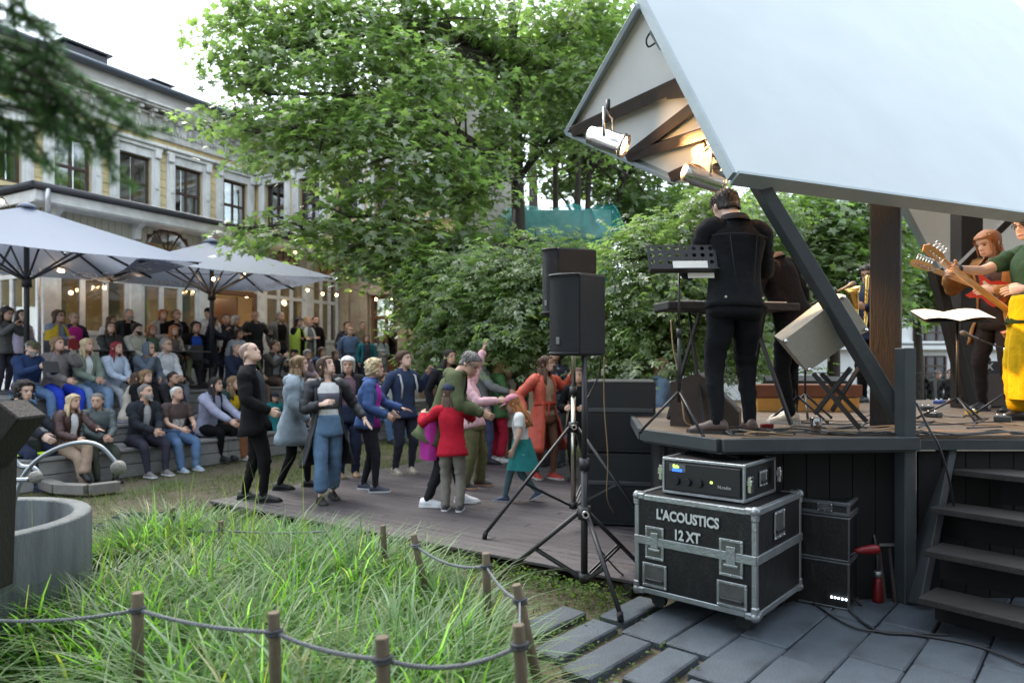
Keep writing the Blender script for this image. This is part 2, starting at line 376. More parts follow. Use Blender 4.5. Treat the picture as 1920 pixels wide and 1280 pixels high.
# boards of the yellow cladding between the surrounds: each board a piece
bd_me = {}
def boards(along, a0, a1):
    w = a1 - a0
    if w < 0.08: return
    key = (along, round(w, 2))
    for k in range(9):
        z0 = 5.72 + k * 0.24
        mb = MB(); obox(mb, along, a0, a1, 0.0, 0.028, z0, z0 + 0.228, 0.006)
        if key not in bd_me: bd_me[key] = mesh_of('board', mb, M_yel, on(along, a0, 0, z0))
        inst('board', bd_me[key], house, on(along, a0, 0, z0))
def casement(along, c):
    cas = MB()
    for sg in (-1, 1):
        obox(cas, along, c + sg * (WW + 0.13) - 0.13, c + sg * (WW + 0.13) + 0.13, 0.0, 0.09, 5.7, 7.66, 0.01)
        obox(cas, along, c + sg * (WW + 0.13) - 0.07, c + sg * (WW + 0.13) + 0.07, 0.09, 0.12, 5.8, 7.4, 0.01)
        obox(cas, along, c + sg * (WW + 0.16) - 0.09, c + sg * (WW + 0.16) + 0.09, 0.09, 0.19, 7.44, 7.72, 0.02)
        obox(cas, along, c + sg * (WW + 0.13) - 0.045, c + sg * (WW + 0.13) + 0.045, 0.12, 0.15, 6.55, 6.68, 0.015)
    obox(cas, along, c - WW, c + WW, 0.0, 0.08, WZ1, 7.66, 0.01)
    obox(cas, along, c - WW - 0.3, c + WW + 0.3, 0.002, 0.16, 7.66, 7.76, 0.01)
    obox(cas, along, c - WW - 0.36, c + WW + 0.36, 0.004, 0.24, 7.76, 7.86, 0.02)
    obox(cas, along, c - WW - 0.28, c + WW + 0.28, 0.002, 0.14, 5.6, 5.7, 0.01)
    part('window_surround', cas, M_wht, house)
    fr = MB()
    for a0, a1, z0, z1 in ((-WW, WW, WZ0, WZ0 + .06), (-WW, WW, WZ1 - .06, WZ1), (-WW, -WW + .06, WZ0 + .06, WZ1 - .06), (WW - .06, WW, WZ0 + .06, WZ1 - .06),
                           (-.03, .03, WZ0 + .06, WZ1 - .06), (-WW + .06, -.03, 6.62, 6.70), (.03, WW - .06, 6.62, 6.70)):
        obox(fr, along, c + a0, c + a1, -0.14, -0.07, z0, z1, 0.008)
    w = part('window', fr, M_brn, house)
    for a0 in (-WW + .06, .03):
        for z0, z1 in ((WZ0 + .06, 6.62), (6.70, WZ1 - .06)):
            gl = MB(); obox(gl, along, c + a0, c + a0 + WW - .09, -0.11, -0.105, z0, z1); part('pane', gl, M_glass, w)
    cu = MB()
    for sg in (-1, 1): obox(cu, along, c + sg * .42 - .06, c + sg * .42 + .08, -0.28, -0.26, WZ0 + .05, WZ1)
    part('curtain', cu, M_cur, w)
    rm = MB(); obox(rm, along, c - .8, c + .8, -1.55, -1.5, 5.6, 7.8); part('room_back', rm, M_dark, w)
for c in wt: casement('t', c)
for c in ws: casement('s', c)
ed = sorted(wt)
boards('t', ed[0] - 0.8 + 0.0, ed[0] - WW - .26)
for a, b in zip(ed[:-1], ed[1:]): boards('t', a + WW + .26, b - WW - .26)
ed = sorted(ws)
for a, b in zip(ed[:-1], ed[1:]): boards('s', a + WW + .26, b - WW - .26)
# entablature: bands, frieze panels, modillion brackets, attic, roof edge
for along, a0, a1 in (('t', 1.0, TC - 0.02), ('s', SE - 0.0, SU - 0.02)):
    e = MB()
    obox(e, along, a0, a1, 0.002, 0.10, 8.05, 8.16, .01); obox(e, along, a0, a1, 0.002, 0.06, 8.16, 8.24, .01)
    obox(e, along, a0, a1, 0.002, 0.05, 8.24, 8.66); obox(e, along, a0, a1, 0.002, 0.40, 8.80, 8.86, .01)
    obox(e, along, a0, a1, 0.002, 0.46, 8.86, 8.92, .02); obox(e, along, a0, a1, 0.002, 0.14, 8.66, 8.72, .01)
    part('cornice', e, M_frz, house)
    at = MB(); obox(at, along, a0, a1, 0.002, 0.05, 8.92, ZR - .06)
    part('attic_wall', at, mat('attic_boards', (0.50, 0.48, 0.45), 0.85, 0.2, 3, 0.3, 40), house)
    k = a0 + 0.2; br_me = None
    while k < a1 - 0.1:
        p = on(along, k, 0, 8.3)
        if br_me is None:
            b = MB(); obox(b, along, k - .06, k + .06, 0.05, 0.34, 8.70, 8.80, .01); obox(b, along, k - .05, k + .05, 0.05, 0.22, 8.55, 8.70, .02); obox(b, along, k - .04, k + .04, 0.05, 0.12, 8.34, 8.55, .02)
            br_me = mesh_of('bracket', b, M_frz, p)
        inst('bracket', br_me, house, p); k += 0.41
    dn = MB(); q = a0
    while q < a1 - .1: obox(dn, along, q, q + .05, 0.05, 0.1, 8.26, 8.34); q += 0.1
    part('dentils', tag(dn, None) if False else dn, M_frz, house)
    rf = MB(); obox(rf, along, a0 - .3, a1 + (.0 if along == 't' else 0), -0.02, 0.3, ZR - .06, ZR + .02, .01)
    part('roof_edge', rf, M_zinc, house)
    gt = MB(); gt.tube([on(along, a0 - .3, .36, ZR - .02), on(along, a1, .36, ZR - .02)], .06, 8); part('gutter', gt, M_zinc, house)
rf = MB()
rf.add([TS(1, SU, ZR + .02), TS(TC + .3, SU, ZR + .02), TS(TC + 4, SU + 4, ZR + 1.0), TS(1, SU + 4, ZR + 1.0)], [(0, 1, 2, 3)])
rf.add([TS(TC, SE, ZR + .025), TS(TC, SU, ZR + .025), TS(TC + 4, SU + 4, ZR + 1.005), TS(TC + 4, SE, ZR + 1.005)], [(0, 1, 2, 3)])
part('roof', rf, M_zinc, house)
for u, v0, v1, w in ((152, 92, 126, 1.15), (293, 158, 178, .55)):
    d = DS(u, SU + 1.5); c = P(u, v1, d); h = (v1 - v0) / F * d; mb = MB()
    mb.boxf(c - Z * .15 + Z * h * .3, D1 * w / 2, NB * .3, Z * (h * .3 + .25), .01)
    for q in (-1, -.33, .33, 1): mb.boxf(c + D1 * w * .47 * q + Z * h * .72, D1 * .03, NB * .28, Z * h * .16)
    mb.boxf(c + Z * h * .92, D1 * (w / 2 + .1), NB * .4, Z * h * .06, .008); part('chimney', mb, M_gut, house)

# veranda
ver = thing('glazed_veranda', 'pale green single storey veranda with arched glazing and lit rooms inside', 'veranda', TS(11, SV, 1.0))
bays = [(7.27, 9.04), (9.04, 10.78), (10.78, 12.5), (12.5, 14.2), (14.2, TC)]
w = MB(); cl = MB()
tsbox(w, 7.27, TC, SV, SV + .14, 0.0, 2.2); tsbox(w, 7.27, 7.41, SV + .14, SU, 0.0, 2.2)
for a in [b[0] for b in bays] + [TC - .12]:
    tsbox(w, a, a + .26, SV - .04, SV + .16, 2.2, 4.15, .01)
part('wall', w, M_cream, ver)
# vertical boards of the upper wall, with arched openings left over the middle bays
arches = {1: .62, 3: .60, 4: .52}
vb_me = {}
t = 7.27; W_ = 0.145
while t < TC - .02:
    tc = t + W_ / 2; zl = 4.12
    for bi, rr in arches.items():
        c = sum(bays[bi]) / 2 + .06
        if abs(tc - c) < rr: zl = max(zl, 4.16 + math.sqrt(max(0, rr * rr - (tc - c) ** 2)) * .92)
    key = round(zl, 2)
    if key not in vb_me:
        mb = MB(); tsbox(mb, 0, W_ - .008, 0, .05, zl, 4.98, .006); vb_me[key] = mesh_of('board', mb, M_clad)
    inst('board', vb_me[key], ver, TS(t, SV)); t += W_
mb = MB(); tsbox(mb, 7.27, TC, SV + .052, SV + .1, 4.75, 4.98); tsbox(mb, 7.27, 7.4, SV + .1, SU, 4.12, 4.98); part('wall', mb, M_clad, ver)
bk = MB()
for a in (7.4, 9.1, 10.84, 12.56, 14.26):
    bk = MB(); A = TS(a, SV)
    bk.prism([A - NB * .0 + Z * 4.35, A - NB * .10 + Z * 4.38, A - NB * .14 + Z * 4.6, A - NB * .36 + Z * 4.72, A - NB * .38 + Z * 4.9, A + Z * 4.9], D1 * .13)
    part('bracket', bk, M_cream, ver)
rf = MB()
rf.add([TS(6.85, SV - .55, 5.0), TS(TC, SV - .55, 5.0), TS(TC, SU, 5.5), TS(6.85, SU, 5.5), TS(6.85, SV - .55, 4.93), TS(TC, SV - .55, 4.93), TS(TC, SU, 4.99), TS(6.85, SU, 4.99)],
       [(0, 1, 2, 3), (7, 6, 5, 4), (0, 4, 5, 1), (1, 5, 6, 2), (2, 6, 7, 3), (3, 7, 4, 0)])
part('roof', rf, M_gut, ver)
fa = MB(); tsbox(fa, 6.87, TC, SV - .54, SV - .5, 4.72, 4.93, .01); tsbox(fa, 6.87, 6.91, SV - .5, SU, 4.72, 4.93, .01); tsbox(fa, 6.87, TC, SV - .5, SV, 4.70, 4.725); part('fascia', fa, M_cream, ver)
gt = MB(); gt.tube([TS(6.8, SV - .62, 5.0), TS(TC, SV - .62, 4.97)], .065, 8); gt.tube([TS(6.8, SV - .62, 5.0), TS(6.8, SU, 5.03)], .065, 8); part('gutter', gt, M_gut, ver)
dp = cable([TS(7.05, SV - .62, 4.96), TS(7.05, SV - .62, 4.75), TS(7.1, SV - .5, 4.5), TS(7.15, SV - .1, 4.25), TS(7.15, SV - .08, 1.1)], .05, 8); part('downpipe', dp, M_pipe, ver)
def vwin(c0, c1, s, along, zs, n=3, m=M_cream):
    """glazed bay between c0 and c1 of n lights in rows zs"""
    fr = MB(); z0, z1 = zs[0][0], zs[-1][1]
    def bx(a0, a1, za, zb, dp=0.0):
        if along == 't': tsbox(fr, a0, a1, s + .01 - dp, s + .09, za, zb, .008)
        else: tsbox(fr, s + .01 - dp, s + .09, a0, a1, za, zb, .008)
    bx(c0, c1, z0 - .1, z0, .04); bx(c0, c1, z1, z1 + .1)
    for (a, b), (c, d) in zip(zs[:-1], zs[1:]): bx(c0, c1, b, c)
    W = (c1 - c0) / n
    for i in range(n + 1): 
        x = c0 + i * W; hw = .055
        for (a, b) in zs: bx(x - hw, x + hw, a, b)
    wdw = part('window', fr, m, ver)
    for (a, b) in zs:
        for i in range(n):
            gl = MB(); p, q = c0 + i * W + .055, c0 + (i + 1) * W - .055
            if along == 't': tsbox(gl, p, q, s + .05, s + .056, a, b)
            else: tsbox(gl, s + .05, s + .056, p, q, a, b)
            part('pane', gl, M_glass2, wdw)
    return wdw
rows = [(2.3, 3.36), (3.46, 4.05)]
for i, (a, b) in enumerate(bays):
    if i == 2: continue
    vwin(a + .30, b - .04, SV, 't', rows)
vwin(SV + .25, SU - 1.9, 7.27, 's', rows, 3); vwin(SU - 1.75, SU - .1, 7.27, 's', rows, 3)
for bi, rr in arches.items():
    c = sum(bays[bi]) / 2 + .06; mb = MB()
    arc = [TS(c + (rr - .03) * math.cos(a), SV + .03, 4.16 + (rr - .03) * .92 * math.sin(a)) for a in np.linspace(0, math.pi, 17)]
    mb.tube(arc, .035, 6)
    for a in (60, 90, 120): mb.tube([TS(c, SV + .03, 4.16), TS(c + rr * math.cos(R(a)), SV + .03, 4.16 + rr * .92 * math.sin(R(a)))], .018, 6)
    f = part('fanlight', mb, M_brn, ver)
    g_ = MB(); g_.add([TS(c, SV + .04, 4.16)] + arc, [(0, k, k + 1) for k in range(1, 17)]); part('pane', g_, M_glass2, f)
# door of the middle bay stands open: brown jambs, lit room behind
dr = MB(); tsbox(dr, 11.1, 11.2, SV, SV + .12, 1.1, 3.45, .01); tsbox(dr, 12.42, 12.5, SV, SV + .12, 1.1, 3.45, .01); tsbox(dr, 11.2, 12.42, SV, SV + .12, 3.35, 3.47, .01)
dd = part('doorway', dr, mat('brown_door_wood', (0.16, 0.075, 0.035), 0.5, 0.25, 5, 0.2, 40, stretch=(6, 6, 1)), ver)
lf = MB(); tsbox(lf, 11.95, 12.0, SV + .12, SV + 1.0, 1.12, 3.33, .01); part('door_leaf', lf, MATS['brown_door_wood'], dd)
tr = MB(); tsbox(tr, 11.08, 12.45, SV + .02, SV + .1, 3.5, 4.1); part('transom_panel', tr, M_cream, ver)
# inside of the veranda: floor, back wall, bulbs that light it
rb = MB(); tsbox(rb, 7.4, TC, SU - .5, SU - .4, 1.0, 4.95); tsbox(rb, TC - .08, TC - .02, SV + .2, SU - .5, 1.0, 4.95); part('room_wall', rb, M_room, ver)
rb = MB(); tsbox(rb, 7.4, TC - .1, SV + .15, SU - .5, 0.98, 1.04); part('room_floor', rb, mat('room_boards', (0.2, 0.12, 0.06), 0.6, 0.2, 3), ver)
cu = MB(); 
for a, b in bays:
    if (a, b) == bays[2]: continue
    for q in (a + .34, b - .3): tsbox(cu, q, q + .24, SV + .28, SV + .32, 1.9, 4.1)
part('curtain', cu, M_cur, ver)
M_bulb = mat('warm_bulb', (1, .8, .5), 0.3, 0, emit=(1.0, 0.55, 0.2), estr=9)
def lamp(name, loc, energy, col=(1, .72, .46), r=.08):
    ld = bpy.data.lights.new(name, 'POINT'); ld.energy = energy; ld.color = col; ld.shadow_soft_size = r
    return ld
for k, tt in enumerate((8.2, 9.9, 11.7, 13.4, 14.8)):
    p = TS(tt, SV + 1.5, 3.55); th = thing('ceiling_bulb', ['first', 'second', 'third', 'fourth', 'fifth'][k] + ' glowing bulb from the left inside the veranda rooms', 'light bulb', p, 'bulbs inside the veranda')
    b = MB(); b.ball(p, .055, 10, 8); part('bulb', b, M_bulb, th); b = MB(); b.tube([p + Z * .06, p + Z * 1.38], .008, 5); part('flex', b, M_gut, th)
    o = bpy.data.objects.new('bulb_light', lamp('bulb_light', p, 4.5)); COL.objects.link(o); o.parent = th; o.location = (0, 0, -.1); ORG[o.name] = p
# ground floor of the wing: plaster, brick and a lit side door
w = MB(); wall_with_holes(w, 's', TC, SE, SV - .02, -0.1, 4.95, [(13.05, .5, 1.1, 3.6)], .3); part('brick_wall', w, M_brick, house)
w = MB()
for q in (SE + .3, 12.3, 13.75, 14.5): obox(w, 's', q - .16, q + .16, 0.001, .12, 0, 4.7, .02)
obox(w, 's', SE, SV - .05, 0.002, .2, 4.7, 4.95, .02); obox(w, 's', 12.55, 13.55, .004, .14, 3.6, 3.78, .02); part('pilaster', w, M_plast, house)
dr = MB()
for a0, a1, z0, z1 in ((12.55, 12.63, 1.1, 3.6), (13.47, 13.55, 1.1, 3.6), (12.63, 13.47, 3.5, 3.6), (12.63, 13.47, 2.9, 3.0), (13.01, 13.09, 1.1, 2.9), (12.63, 13.01, 1.1, 1.7), (13.09, 13.47, 1.1, 1.7)): obox(dr, 's', a0, a1, -.16, -.08, z0, z1, .008)
dd = part('side_door', dr, MATS['brown_door_wood'], house)
g_ = MB(); obox(g_, 's', 12.63, 13.47, -.125, -.12, 1.7, 3.5); part('pane', g_, M_glass2, dd)
g_ = MB(); obox(g_, 's', 12.3, 13.8, -1.4, -1.35, 1.0, 3.9); part('room_back', g_, M_room, dd)
g_ = MB(); obox(g_, 's', SE + .5, SV - .3, .01, .9, .0, .95); part('plinth', g_, M_plast, house)

# string of festoon bulbs
pts_b = [(3, 378, 11.2), (112, 507, 12.6), (117, 508, 13.2), (196, 539, 14.2), (275, 507, 13.4), (400, 523, 13.8), (458, 515, 14.6), (516, 502, 14.6), (526, 531, 17.5), (553, 474, 16.5), (577, 544, 17.2), (605, 551, 17.6), (631, 553, 18), (655, 545, 18.2), (705, 561, 18.2), (734, 562, 18.2), (833, 510, 17), (862, 598, 17.5)]
hang = ['beside the left parasol at the photo edge', 'low under the left parasol', 'behind the rim of the left parasol', 'under the middle of the parasols', 'above the second glazed bay', 'against the right parasol pole',
        'under the right parasol canopy', 'near the right tip of the right parasol', 'in front of the fourth glazed bay', 'hanging from the eave over the right parasol', 'left over the last glazed bay', 'midway over the last glazed bay',
        'right over the last glazed bay', 'on the plaster pilaster beside the veranda', 'left above the side door', 'right above the side door', 'among the leaves right of the side door', 'low in the bushes beside the brick wall']
for k, (u, v, d) in enumerate(pts_b):
    p = P(u, v, d); th = thing('festoon_bulb', 'small warm festoon bulb ' + hang[k], 'light bulb', p, 'festoon bulbs along the veranda')
    b = MB(); b.ball(p, .035, 8, 6); part('bulb', b, M_bulb, th); b = MB(); b.cyl(p + Z * .03, p + Z * .09, .016, 8); part('socket', b, M_gut, th)
    o = bpy.data.objects.new('bulb_light', lamp('bulb_light', p, .5, r=.05)); COL.objects.link(o); o.parent = th; o.location = (0.0, -0.12, -.06); ORG[o.name] = p
M_wire = mat('black_cable', (0.02, 0.02, 0.022), 0.5, 0)
c1 = MB()
chain_ = sorted(pts_b, key=lambda q: q[0])
wp = []
for (u, v, d), (u2, v2, d2) in zip(chain_[:-1], chain_[1:]):
    a = P(u, v, d) + Z * .09; b = P(u2, v2, d2) + Z * .09
    wp += [a, (a + b) / 2 - Z * .05 * (a - b).length]
wp.append(P(*chain_[-1]) + Z * .09)
c1.tube(wp, .008, 5); solo('festoon_cable', c1, M_wire, 'thin black cable carrying the festoon bulbs along the veranda', 'cable')

# ------------------------------------------------------------------ terrace with its tiers of sitting steps
M_step = mat('grey_step_board', (0.20, 0.20, 0.195), 0.8, 0.22, 5, 0.4, 60, rnd=0.14, stretch=(1, 1, 1), stain=(0.11, 0.105, 0.10), stain_scale=2.2, dirt=0.5)
terr = tag(link_obj('seating_steps', None, TS(2, 9.7)), kind='structure', label='grey boarded sitting steps rising to the veranda terrace')
TIERS = [(9.7, 0.38), (10.55, 0.66), (11.6, 1.10), (14.78, 1.10)]
def yaw_of(v): return math.atan2(v.y, v.x)
YD = yaw_of(D1)
LB = 3.3
tm = {}
def sboard(t0, L, s0, wd, z1, th=.045):
    key = (round(L, 2), round(wd, 3), round(th, 3))
    if key not in tm:
        mb = MB(); mb.box((L / 2 - .003, wd / 2, -th / 2), (L - .006, wd - .008, th), .006); tm[key] = mesh_of('board', mb, M_step)
    inst('board', tm[key], terr, TS(t0, s0, z1 + random.uniform(-.003, .003)), YD)
for i in range(3):
    s0, z1 = TIERS[i]; s1 = TIERS[i + 1][0]; zb = TIERS[i - 1][1] if i else -.05
    n = max(1, round((s1 - s0 + .03) / (.17 if i < 2 else .29))); wd = (s1 - s0 + .03) / n
    for j in range(n):
        off = (j % 2) * 1.2
        ts = [1.0] + [1.0 + off + LB * k for k in range(1 if off == 0 else 0, 6)] 
        ts = sorted(set([x for x in ts if x < TC - .4])) + [TC - .02]
        for a, b in zip(ts[:-1], ts[1:]): sboard(a, b - a, s0 - .03 + j * wd, wd, z1)
    hgt = z1 - .05 - zb; nr = 2 if hgt > .2 else 1; hr = hgt / nr; 
    for j in range(nr):
        for k in range(5):
            a = 1.0 + LB * k; b = min(a + LB, TC - .02)
            if b - a < .3: continue
            key = ('r', round(b - a, 2), round(hr, 3))
            if key not in tm:
                mb = MB(); mb.box(((b - a) / 2, .02, hr / 2), (b - a - .006, .035, hr - .012), .006); tm[key] = mesh_of('riser_board', mb, M_step)
            inst('riser_board', tm[key], terr, TS(a, s0, zb + j * hr + .004), YD)

# ------------------------------------------------------------------ parasols
M_can = bpy.data.materials.new('parasol_fabric'); MATS['parasol_fabric'] = M_can; M_can.use_nodes = True
_n = M_can.node_tree.nodes; _l = M_can.node_tree.links; _p = _n['Principled BSDF']; _p.inputs['Base Color'].default_value = (0.20, 0.235, 0.30, 1); _p.inputs['Roughness'].default_value = 0.8
_t = _n.new('ShaderNodeBsdfTranslucent'); _t.inputs[0].default_value = (0.42, 0.46, 0.56, 1); _ms = _n.new('ShaderNodeMixShader'); _ms.inputs[0].default_value = 0.24
_l.new(_p.outputs[0], _ms.inputs[1]); _l.new(_t.outputs[0], _ms.inputs[2]); _l.new(_ms.outputs[0], _n['Material Output'].inputs[0])
_w = _n.new('ShaderNodeTexNoise'); _w.inputs['Scale'].default_value = 2.2; _bp = _n.new('ShaderNodeBump'); _bp.inputs['Strength'].default_value = .25; _bp.inputs['Distance'].default_value = .04
_l.new(_w.outputs[0], _bp.inputs['Height']); _l.new(_bp.outputs[0], _p.inputs['Normal'])
M_blk = mat('black_metal', (0.018, 0.018, 0.02), 0.45, 0.1, 10, spec=0.5)
M_let = mat('white_print', (0.92, 0.93, 0.96), 0.7, 0)
M_prt = M_let.copy(); M_prt.name = 'canopy_print'; _n = M_prt.node_tree.nodes; _l = M_prt.node_tree.links; _t = _n.new('ShaderNodeBsdfTranslucent'); _t.inputs[0].default_value = (.95, .96, 1, 1); _ms = _n.new('ShaderNodeMixShader'); _ms.inputs[0].default_value = .6
_l.new(_n['Principled BSDF'].outputs[0], _ms.inputs[1]); _l.new(_t.outputs[0], _ms.inputs[2]); _l.new(_ms.outputs[0], _n['Material Output'].inputs[0])
TXT = text_mesh('Lielvārdes', .34, M_prt, shear=.35, bold=.006)
def emblem():
    mb = MB(); h = [Vector((.22 * math.cos(R(a)), 0.15 * math.sin(R(a)), 0)) for a in (0, 50, 130, 180, 230, 310)]
    for a, b in zip(h, h[1:] + h[:1]): mb.bar(a, b, .016, .003)
    for a in (40, 140): d = Vector((math.cos(R(a)), math.sin(R(a)), 0)); mb.bar(d * -.09, d * .09, .016, .003)
    for x in (-.1, .1): mb.box((x, 0, 0), (.03, .03, .003))
    for y in (-.08, .08): mb.box((0, y, 0), (.03, .02, .003))
    return mesh_of('emblem', mb, M_prt)
EMB = emblem()
def parasol(u, d, zb, zrim, zap, hd, label, rot):
    base = Vector(((u - 960) / F * d, d, zb)); r = thing('parasol', label, 'parasol', base, 'white parasols over the terrace')
    mb = MB(); mb.cyl(base, Vector((base.x, base.y, zap - .02)), .042, 12); part('pole', mb, M_blk, r)
    mb = MB(); mb.box(base + Z * .03, (.9, .9, .05), .01); mb.cyl(base + Z * .05, base + Z * .4, .06, 12); part('base', mb, M_blk, r)
    ap = Vector((base.x, base.y, zap)); C = []
    for k in range(4):
        a = rot + k * math.pi / 2; C.append(Vector((base.x + hd * math.sin(a), base.y + hd * math.cos(a), zrim)))
    cv = MB(); N = 10
    for k in range(4):
        a, b = C[k], C[(k + 1) % 4]; vs = []; fs = []
        for i in range(N + 1):
            for j in range(N + 1):
                f = i / N; g_ = j / N; q = a.lerp(b, g_); p = ap.lerp(q, f)
                sag = .10 * f * (1 - f) * 4 * .5 * math.sin(math.pi * g_) + .05 * f * math.sin(math.pi * g_)
                ins = (Vector((base.x, base.y, p.z)) - p) * .05 * f * math.sin(math.pi * g_)
                vs.append(p - Z * sag + ins)
        for i in range(N):
            for j in range(N): o = i * (N + 1) + j; fs.append((o, o + N + 1, o + N + 2, o + 1))
        cv.add(vs, fs, False)
    part('canopy', cv, M_can, r)
    mb = MB(); mb.lathe(ap - Z * .02, [(.16, 0), (.12, .05), (.02, .09)], 12); part('top_cap', mb, M_can, r)
    hub = Vector((base.x, base.y, zap - .12)); run = Vector((base.x, base.y, zrim - .35))
    mb = MB(); mb.cyl(hub - Z * .08, hub + Z * .06, .08, 12); mb.cyl(run - Z * .1, run + Z * .08, .075, 12); part('hub', mb, M_blk, r)
    for k in range(8):
        q = C[k // 2] if k % 2 == 0 else C[k // 2].lerp(C[(k // 2 + 1) % 4], .5) - Z * .05
        e = ap.lerp(q, .97) - Z * (.05 if k % 2 == 0 else .08); mb = MB(); mb.bar(hub, e, .025, .04); rb = part('rib', mb, M_blk, r)
        m_ = hub.lerp(e, .5); mb = MB(); mb.bar(run, m_, .022, .032); part('strut', mb, M_blk, rb)
    for k in range(4):
        a, b = C[k], C[(k + 1) % 4]; xd = (a - b).normalized(); mid = a.lerp(b, .5); yd = (ap - mid).normalized()
        nn = xd.cross(yd)
        if nn.z < 0: xd = -xd; nn = -nn
        c = mid + yd * .42 - nn * .02 - Z * .135
        place_text(TXT, r, c, xd, yd)
        for sg in (-1, 1): place_text(EMB, r, mid + xd * sg * 1.42 + yd * .3 - nn * .02 - Z * .075, xd, yd, 'emblem')
parasol(397, 14.1, 1.10, 3.36, 4.12, 2.6, 'white printed parasol standing in the crowd right of the other parasol', R(3))
parasol(50, 11.5, 1.10, 3.34, 4.25, 2.9, 'white printed parasol cut off by the left photo edge', R(-4))
# ------------------------------------------------------------------ dance deck
M_deck = mat('deck_plank_wood', (0.066, 0.055, 0.058), 0.62, 0.35, 7, 0.5, 70, rnd=0.22, stretch=(0.35, 3, 1), stain=(0.10, 0.068, 0.055), stain_scale=1.0, dirt=0.6)
DK0 = Vector((-3.40, 7.64, 0)); DP = Vector((0.834, -0.551, 0)).normalized(); DQ = Vector((-DP.y, DP.x, 0)); YP = yaw_of(DP); ZD = 0.08
deck = tag(link_obj('dance_deck', None, DK0), kind='structure', label='low grey plank deck the dancers stand on')
pw = 0.118; pm = {}
for r in range(46):
    cuts = [0.0, 5.15 + r * .012] if False else None
    L = 5.2; o = [1.7, 2.9, 0.9, 3.6, 2.2][r % 5]
    segs = [(0, o), (o, L + .02 * (r % 3))] if r < 44 else [(0, L)]
    for a, b in segs:
        key = round(b - a, 2)
        if key not in pm:
            mb = MB(); mb.box(((b - a) / 2, pw / 2, -.014), (b - a - .006, pw - .009, .028), .005); pm[key] = mesh_of('plank', mb, M_deck)
        inst('plank', pm[key], deck, DK0 + DP * a + DQ * (r * pw) + Z * (ZD + random.uniform(-.0015, .0015)), YP)
jb = MB()
for k in range(9): a = DK0 + DP * (.1 + k * .62); jb.bar(a + Z * .005, a + DQ * (46 * pw - .05) + Z * .005, .06, .09)
part('joists', jb, mat('dark_joist', (0.03, 0.028, 0.026), 0.9, 0.2, 5), deck)

# ------------------------------------------------------------------ stone paving in front of the stage
M_pav = mat('blue_grey_paver', (0.066, 0.080, 0.096), 0.62, 0.2, 6, 0.4, 70, rnd=0.16, stain=(0.028, 0.032, 0.036), stain_scale=3.0, dirt=0.75)
pav = tag(link_obj('paving', None, (1, 3.5, 0)), kind='structure', label='blue grey rectangular paving stones')
KA = Vector((0.665, 0.747, 0)).normalized(); KB = Vector((KA.y, -KA.x, 0)); YK = yaw_of(KA)
KO = Vector((0.12, 2.9, 0)); pvm = []
def in_px(p): return (960 + F * p.x / p.y, VH + F * E / p.y) if p.y > .3 else (0, 9999)
cnt = 0; rowoff = 0
for i in range(-9, 16):
    wd = .27; b0 = i * .285; a = -4 + random.uniform(0, .6)
    while a < 8:
        L = random.choice([.55, .66, .66, .8])
        c = KO + KA * (a + L / 2) + KB * b0; a += L + .012
        if c.y < 1.9 or c.y > 7.2 or c.x > 4.6: continue
        # left border: the planting bed and the gap along the deck
        e1 = (c - DK0).dot(DQ)                                  # distance behind the deck's front edge
        if e1 > -.22 and (c - DK0).dot(DP) < 5.4: continue
        bed = c.x - (0.10 + (c.y - 2.4) * .06)
        if bed < -.02: continue
        loose = bed < .75 and c.y > 2.9 and i < 2
        w2 = wd + .008 - (.085 if loose else 0)
        mb = MB(); mb.box((0, 0, -.045), (L - (.05 if loose else .004), w2, .09), .009)
        o = inst('stone', mesh_of('stone', mb, M_pav), pav, c + Z * random.uniform(-.006, .003), YK + random.uniform(-.012, .012)); cnt += 1
        o.rotation_euler.x = random.uniform(-.008, .008); o.rotation_euler.y = random.uniform(-.008, .008)

# ------------------------------------------------------------------ stage
M_stg = mat('stage_grey_paint', (0.034, 0.042, 0.046), 0.6, 0.15, 6, 0.12, 90, stain=(0.05, 0.055, 0.06), stain_scale=3, dirt=0.5)
M_flr = mat('stage_floor_wood', (0.125, 0.088, 0.058), 0.55, 0.25, 5, 0.25, 60, rnd=0.1, stretch=(.4, 4, 1), stain=(0.10, 0.08, 0.06), stain_scale=1.6, dirt=0.5)
M_skirt = mat('stage_skirt_black', (0.007, 0.007, 0.0075), 0.9, 0.2, 5)
M_post = mat('dark_beam_wood', (0.016, 0.0125, 0.010), 0.6, 0.3, 6, 0.35, 50, stretch=(3, 3, .3))
M_raf = mat('rafter_brown', (0.042, 0.031, 0.026), 0.65, 0.25, 6, 0.3, 50)
M_rw = mat('white_roof_sheet', (0.44, 0.485, 0.50), 0.5, 0.06, 1.3, 0.3, 1.3, stain=(0.36, 0.42, 0.45), stain_scale=.5, dirt=0.5)
M_ru = mat('white_underside', (0.84, 0.84, 0.83), 0.8, 0.05, 2, 0.1, 15)
M_fas = mat('roof_edge_blue_grey', (0.30, 0.36, 0.38), 0.6, 0.12, 4, 0.1, 30)
ZS = 1.12
stage = tag(thing('stage', 'dark raised concert stage under a folded white roof', 'stage', (2.6, 5.5, 0)), None)
SP = [Vector(p) for p in ((.99, 5.12, ZS), (1.36, 4.44, ZS), (2.70, 4.56, ZS), (2.80, 4.67, ZS), (7.2, 4.67, ZS), (7.2, 9.2, ZS), (2.9, 9.2, ZS), (1.25, 7.2, ZS))]
def xr(y):
    xs = []
    for a, b in zip(SP, SP[1:] + SP[:1]):
        if (a.y - y) * (b.y - y) < 0: xs.append(a.x + (b.x - a.x) * (y - a.y) / (b.y - a.y))
    return min(xs), max(xs)
y = 4.445
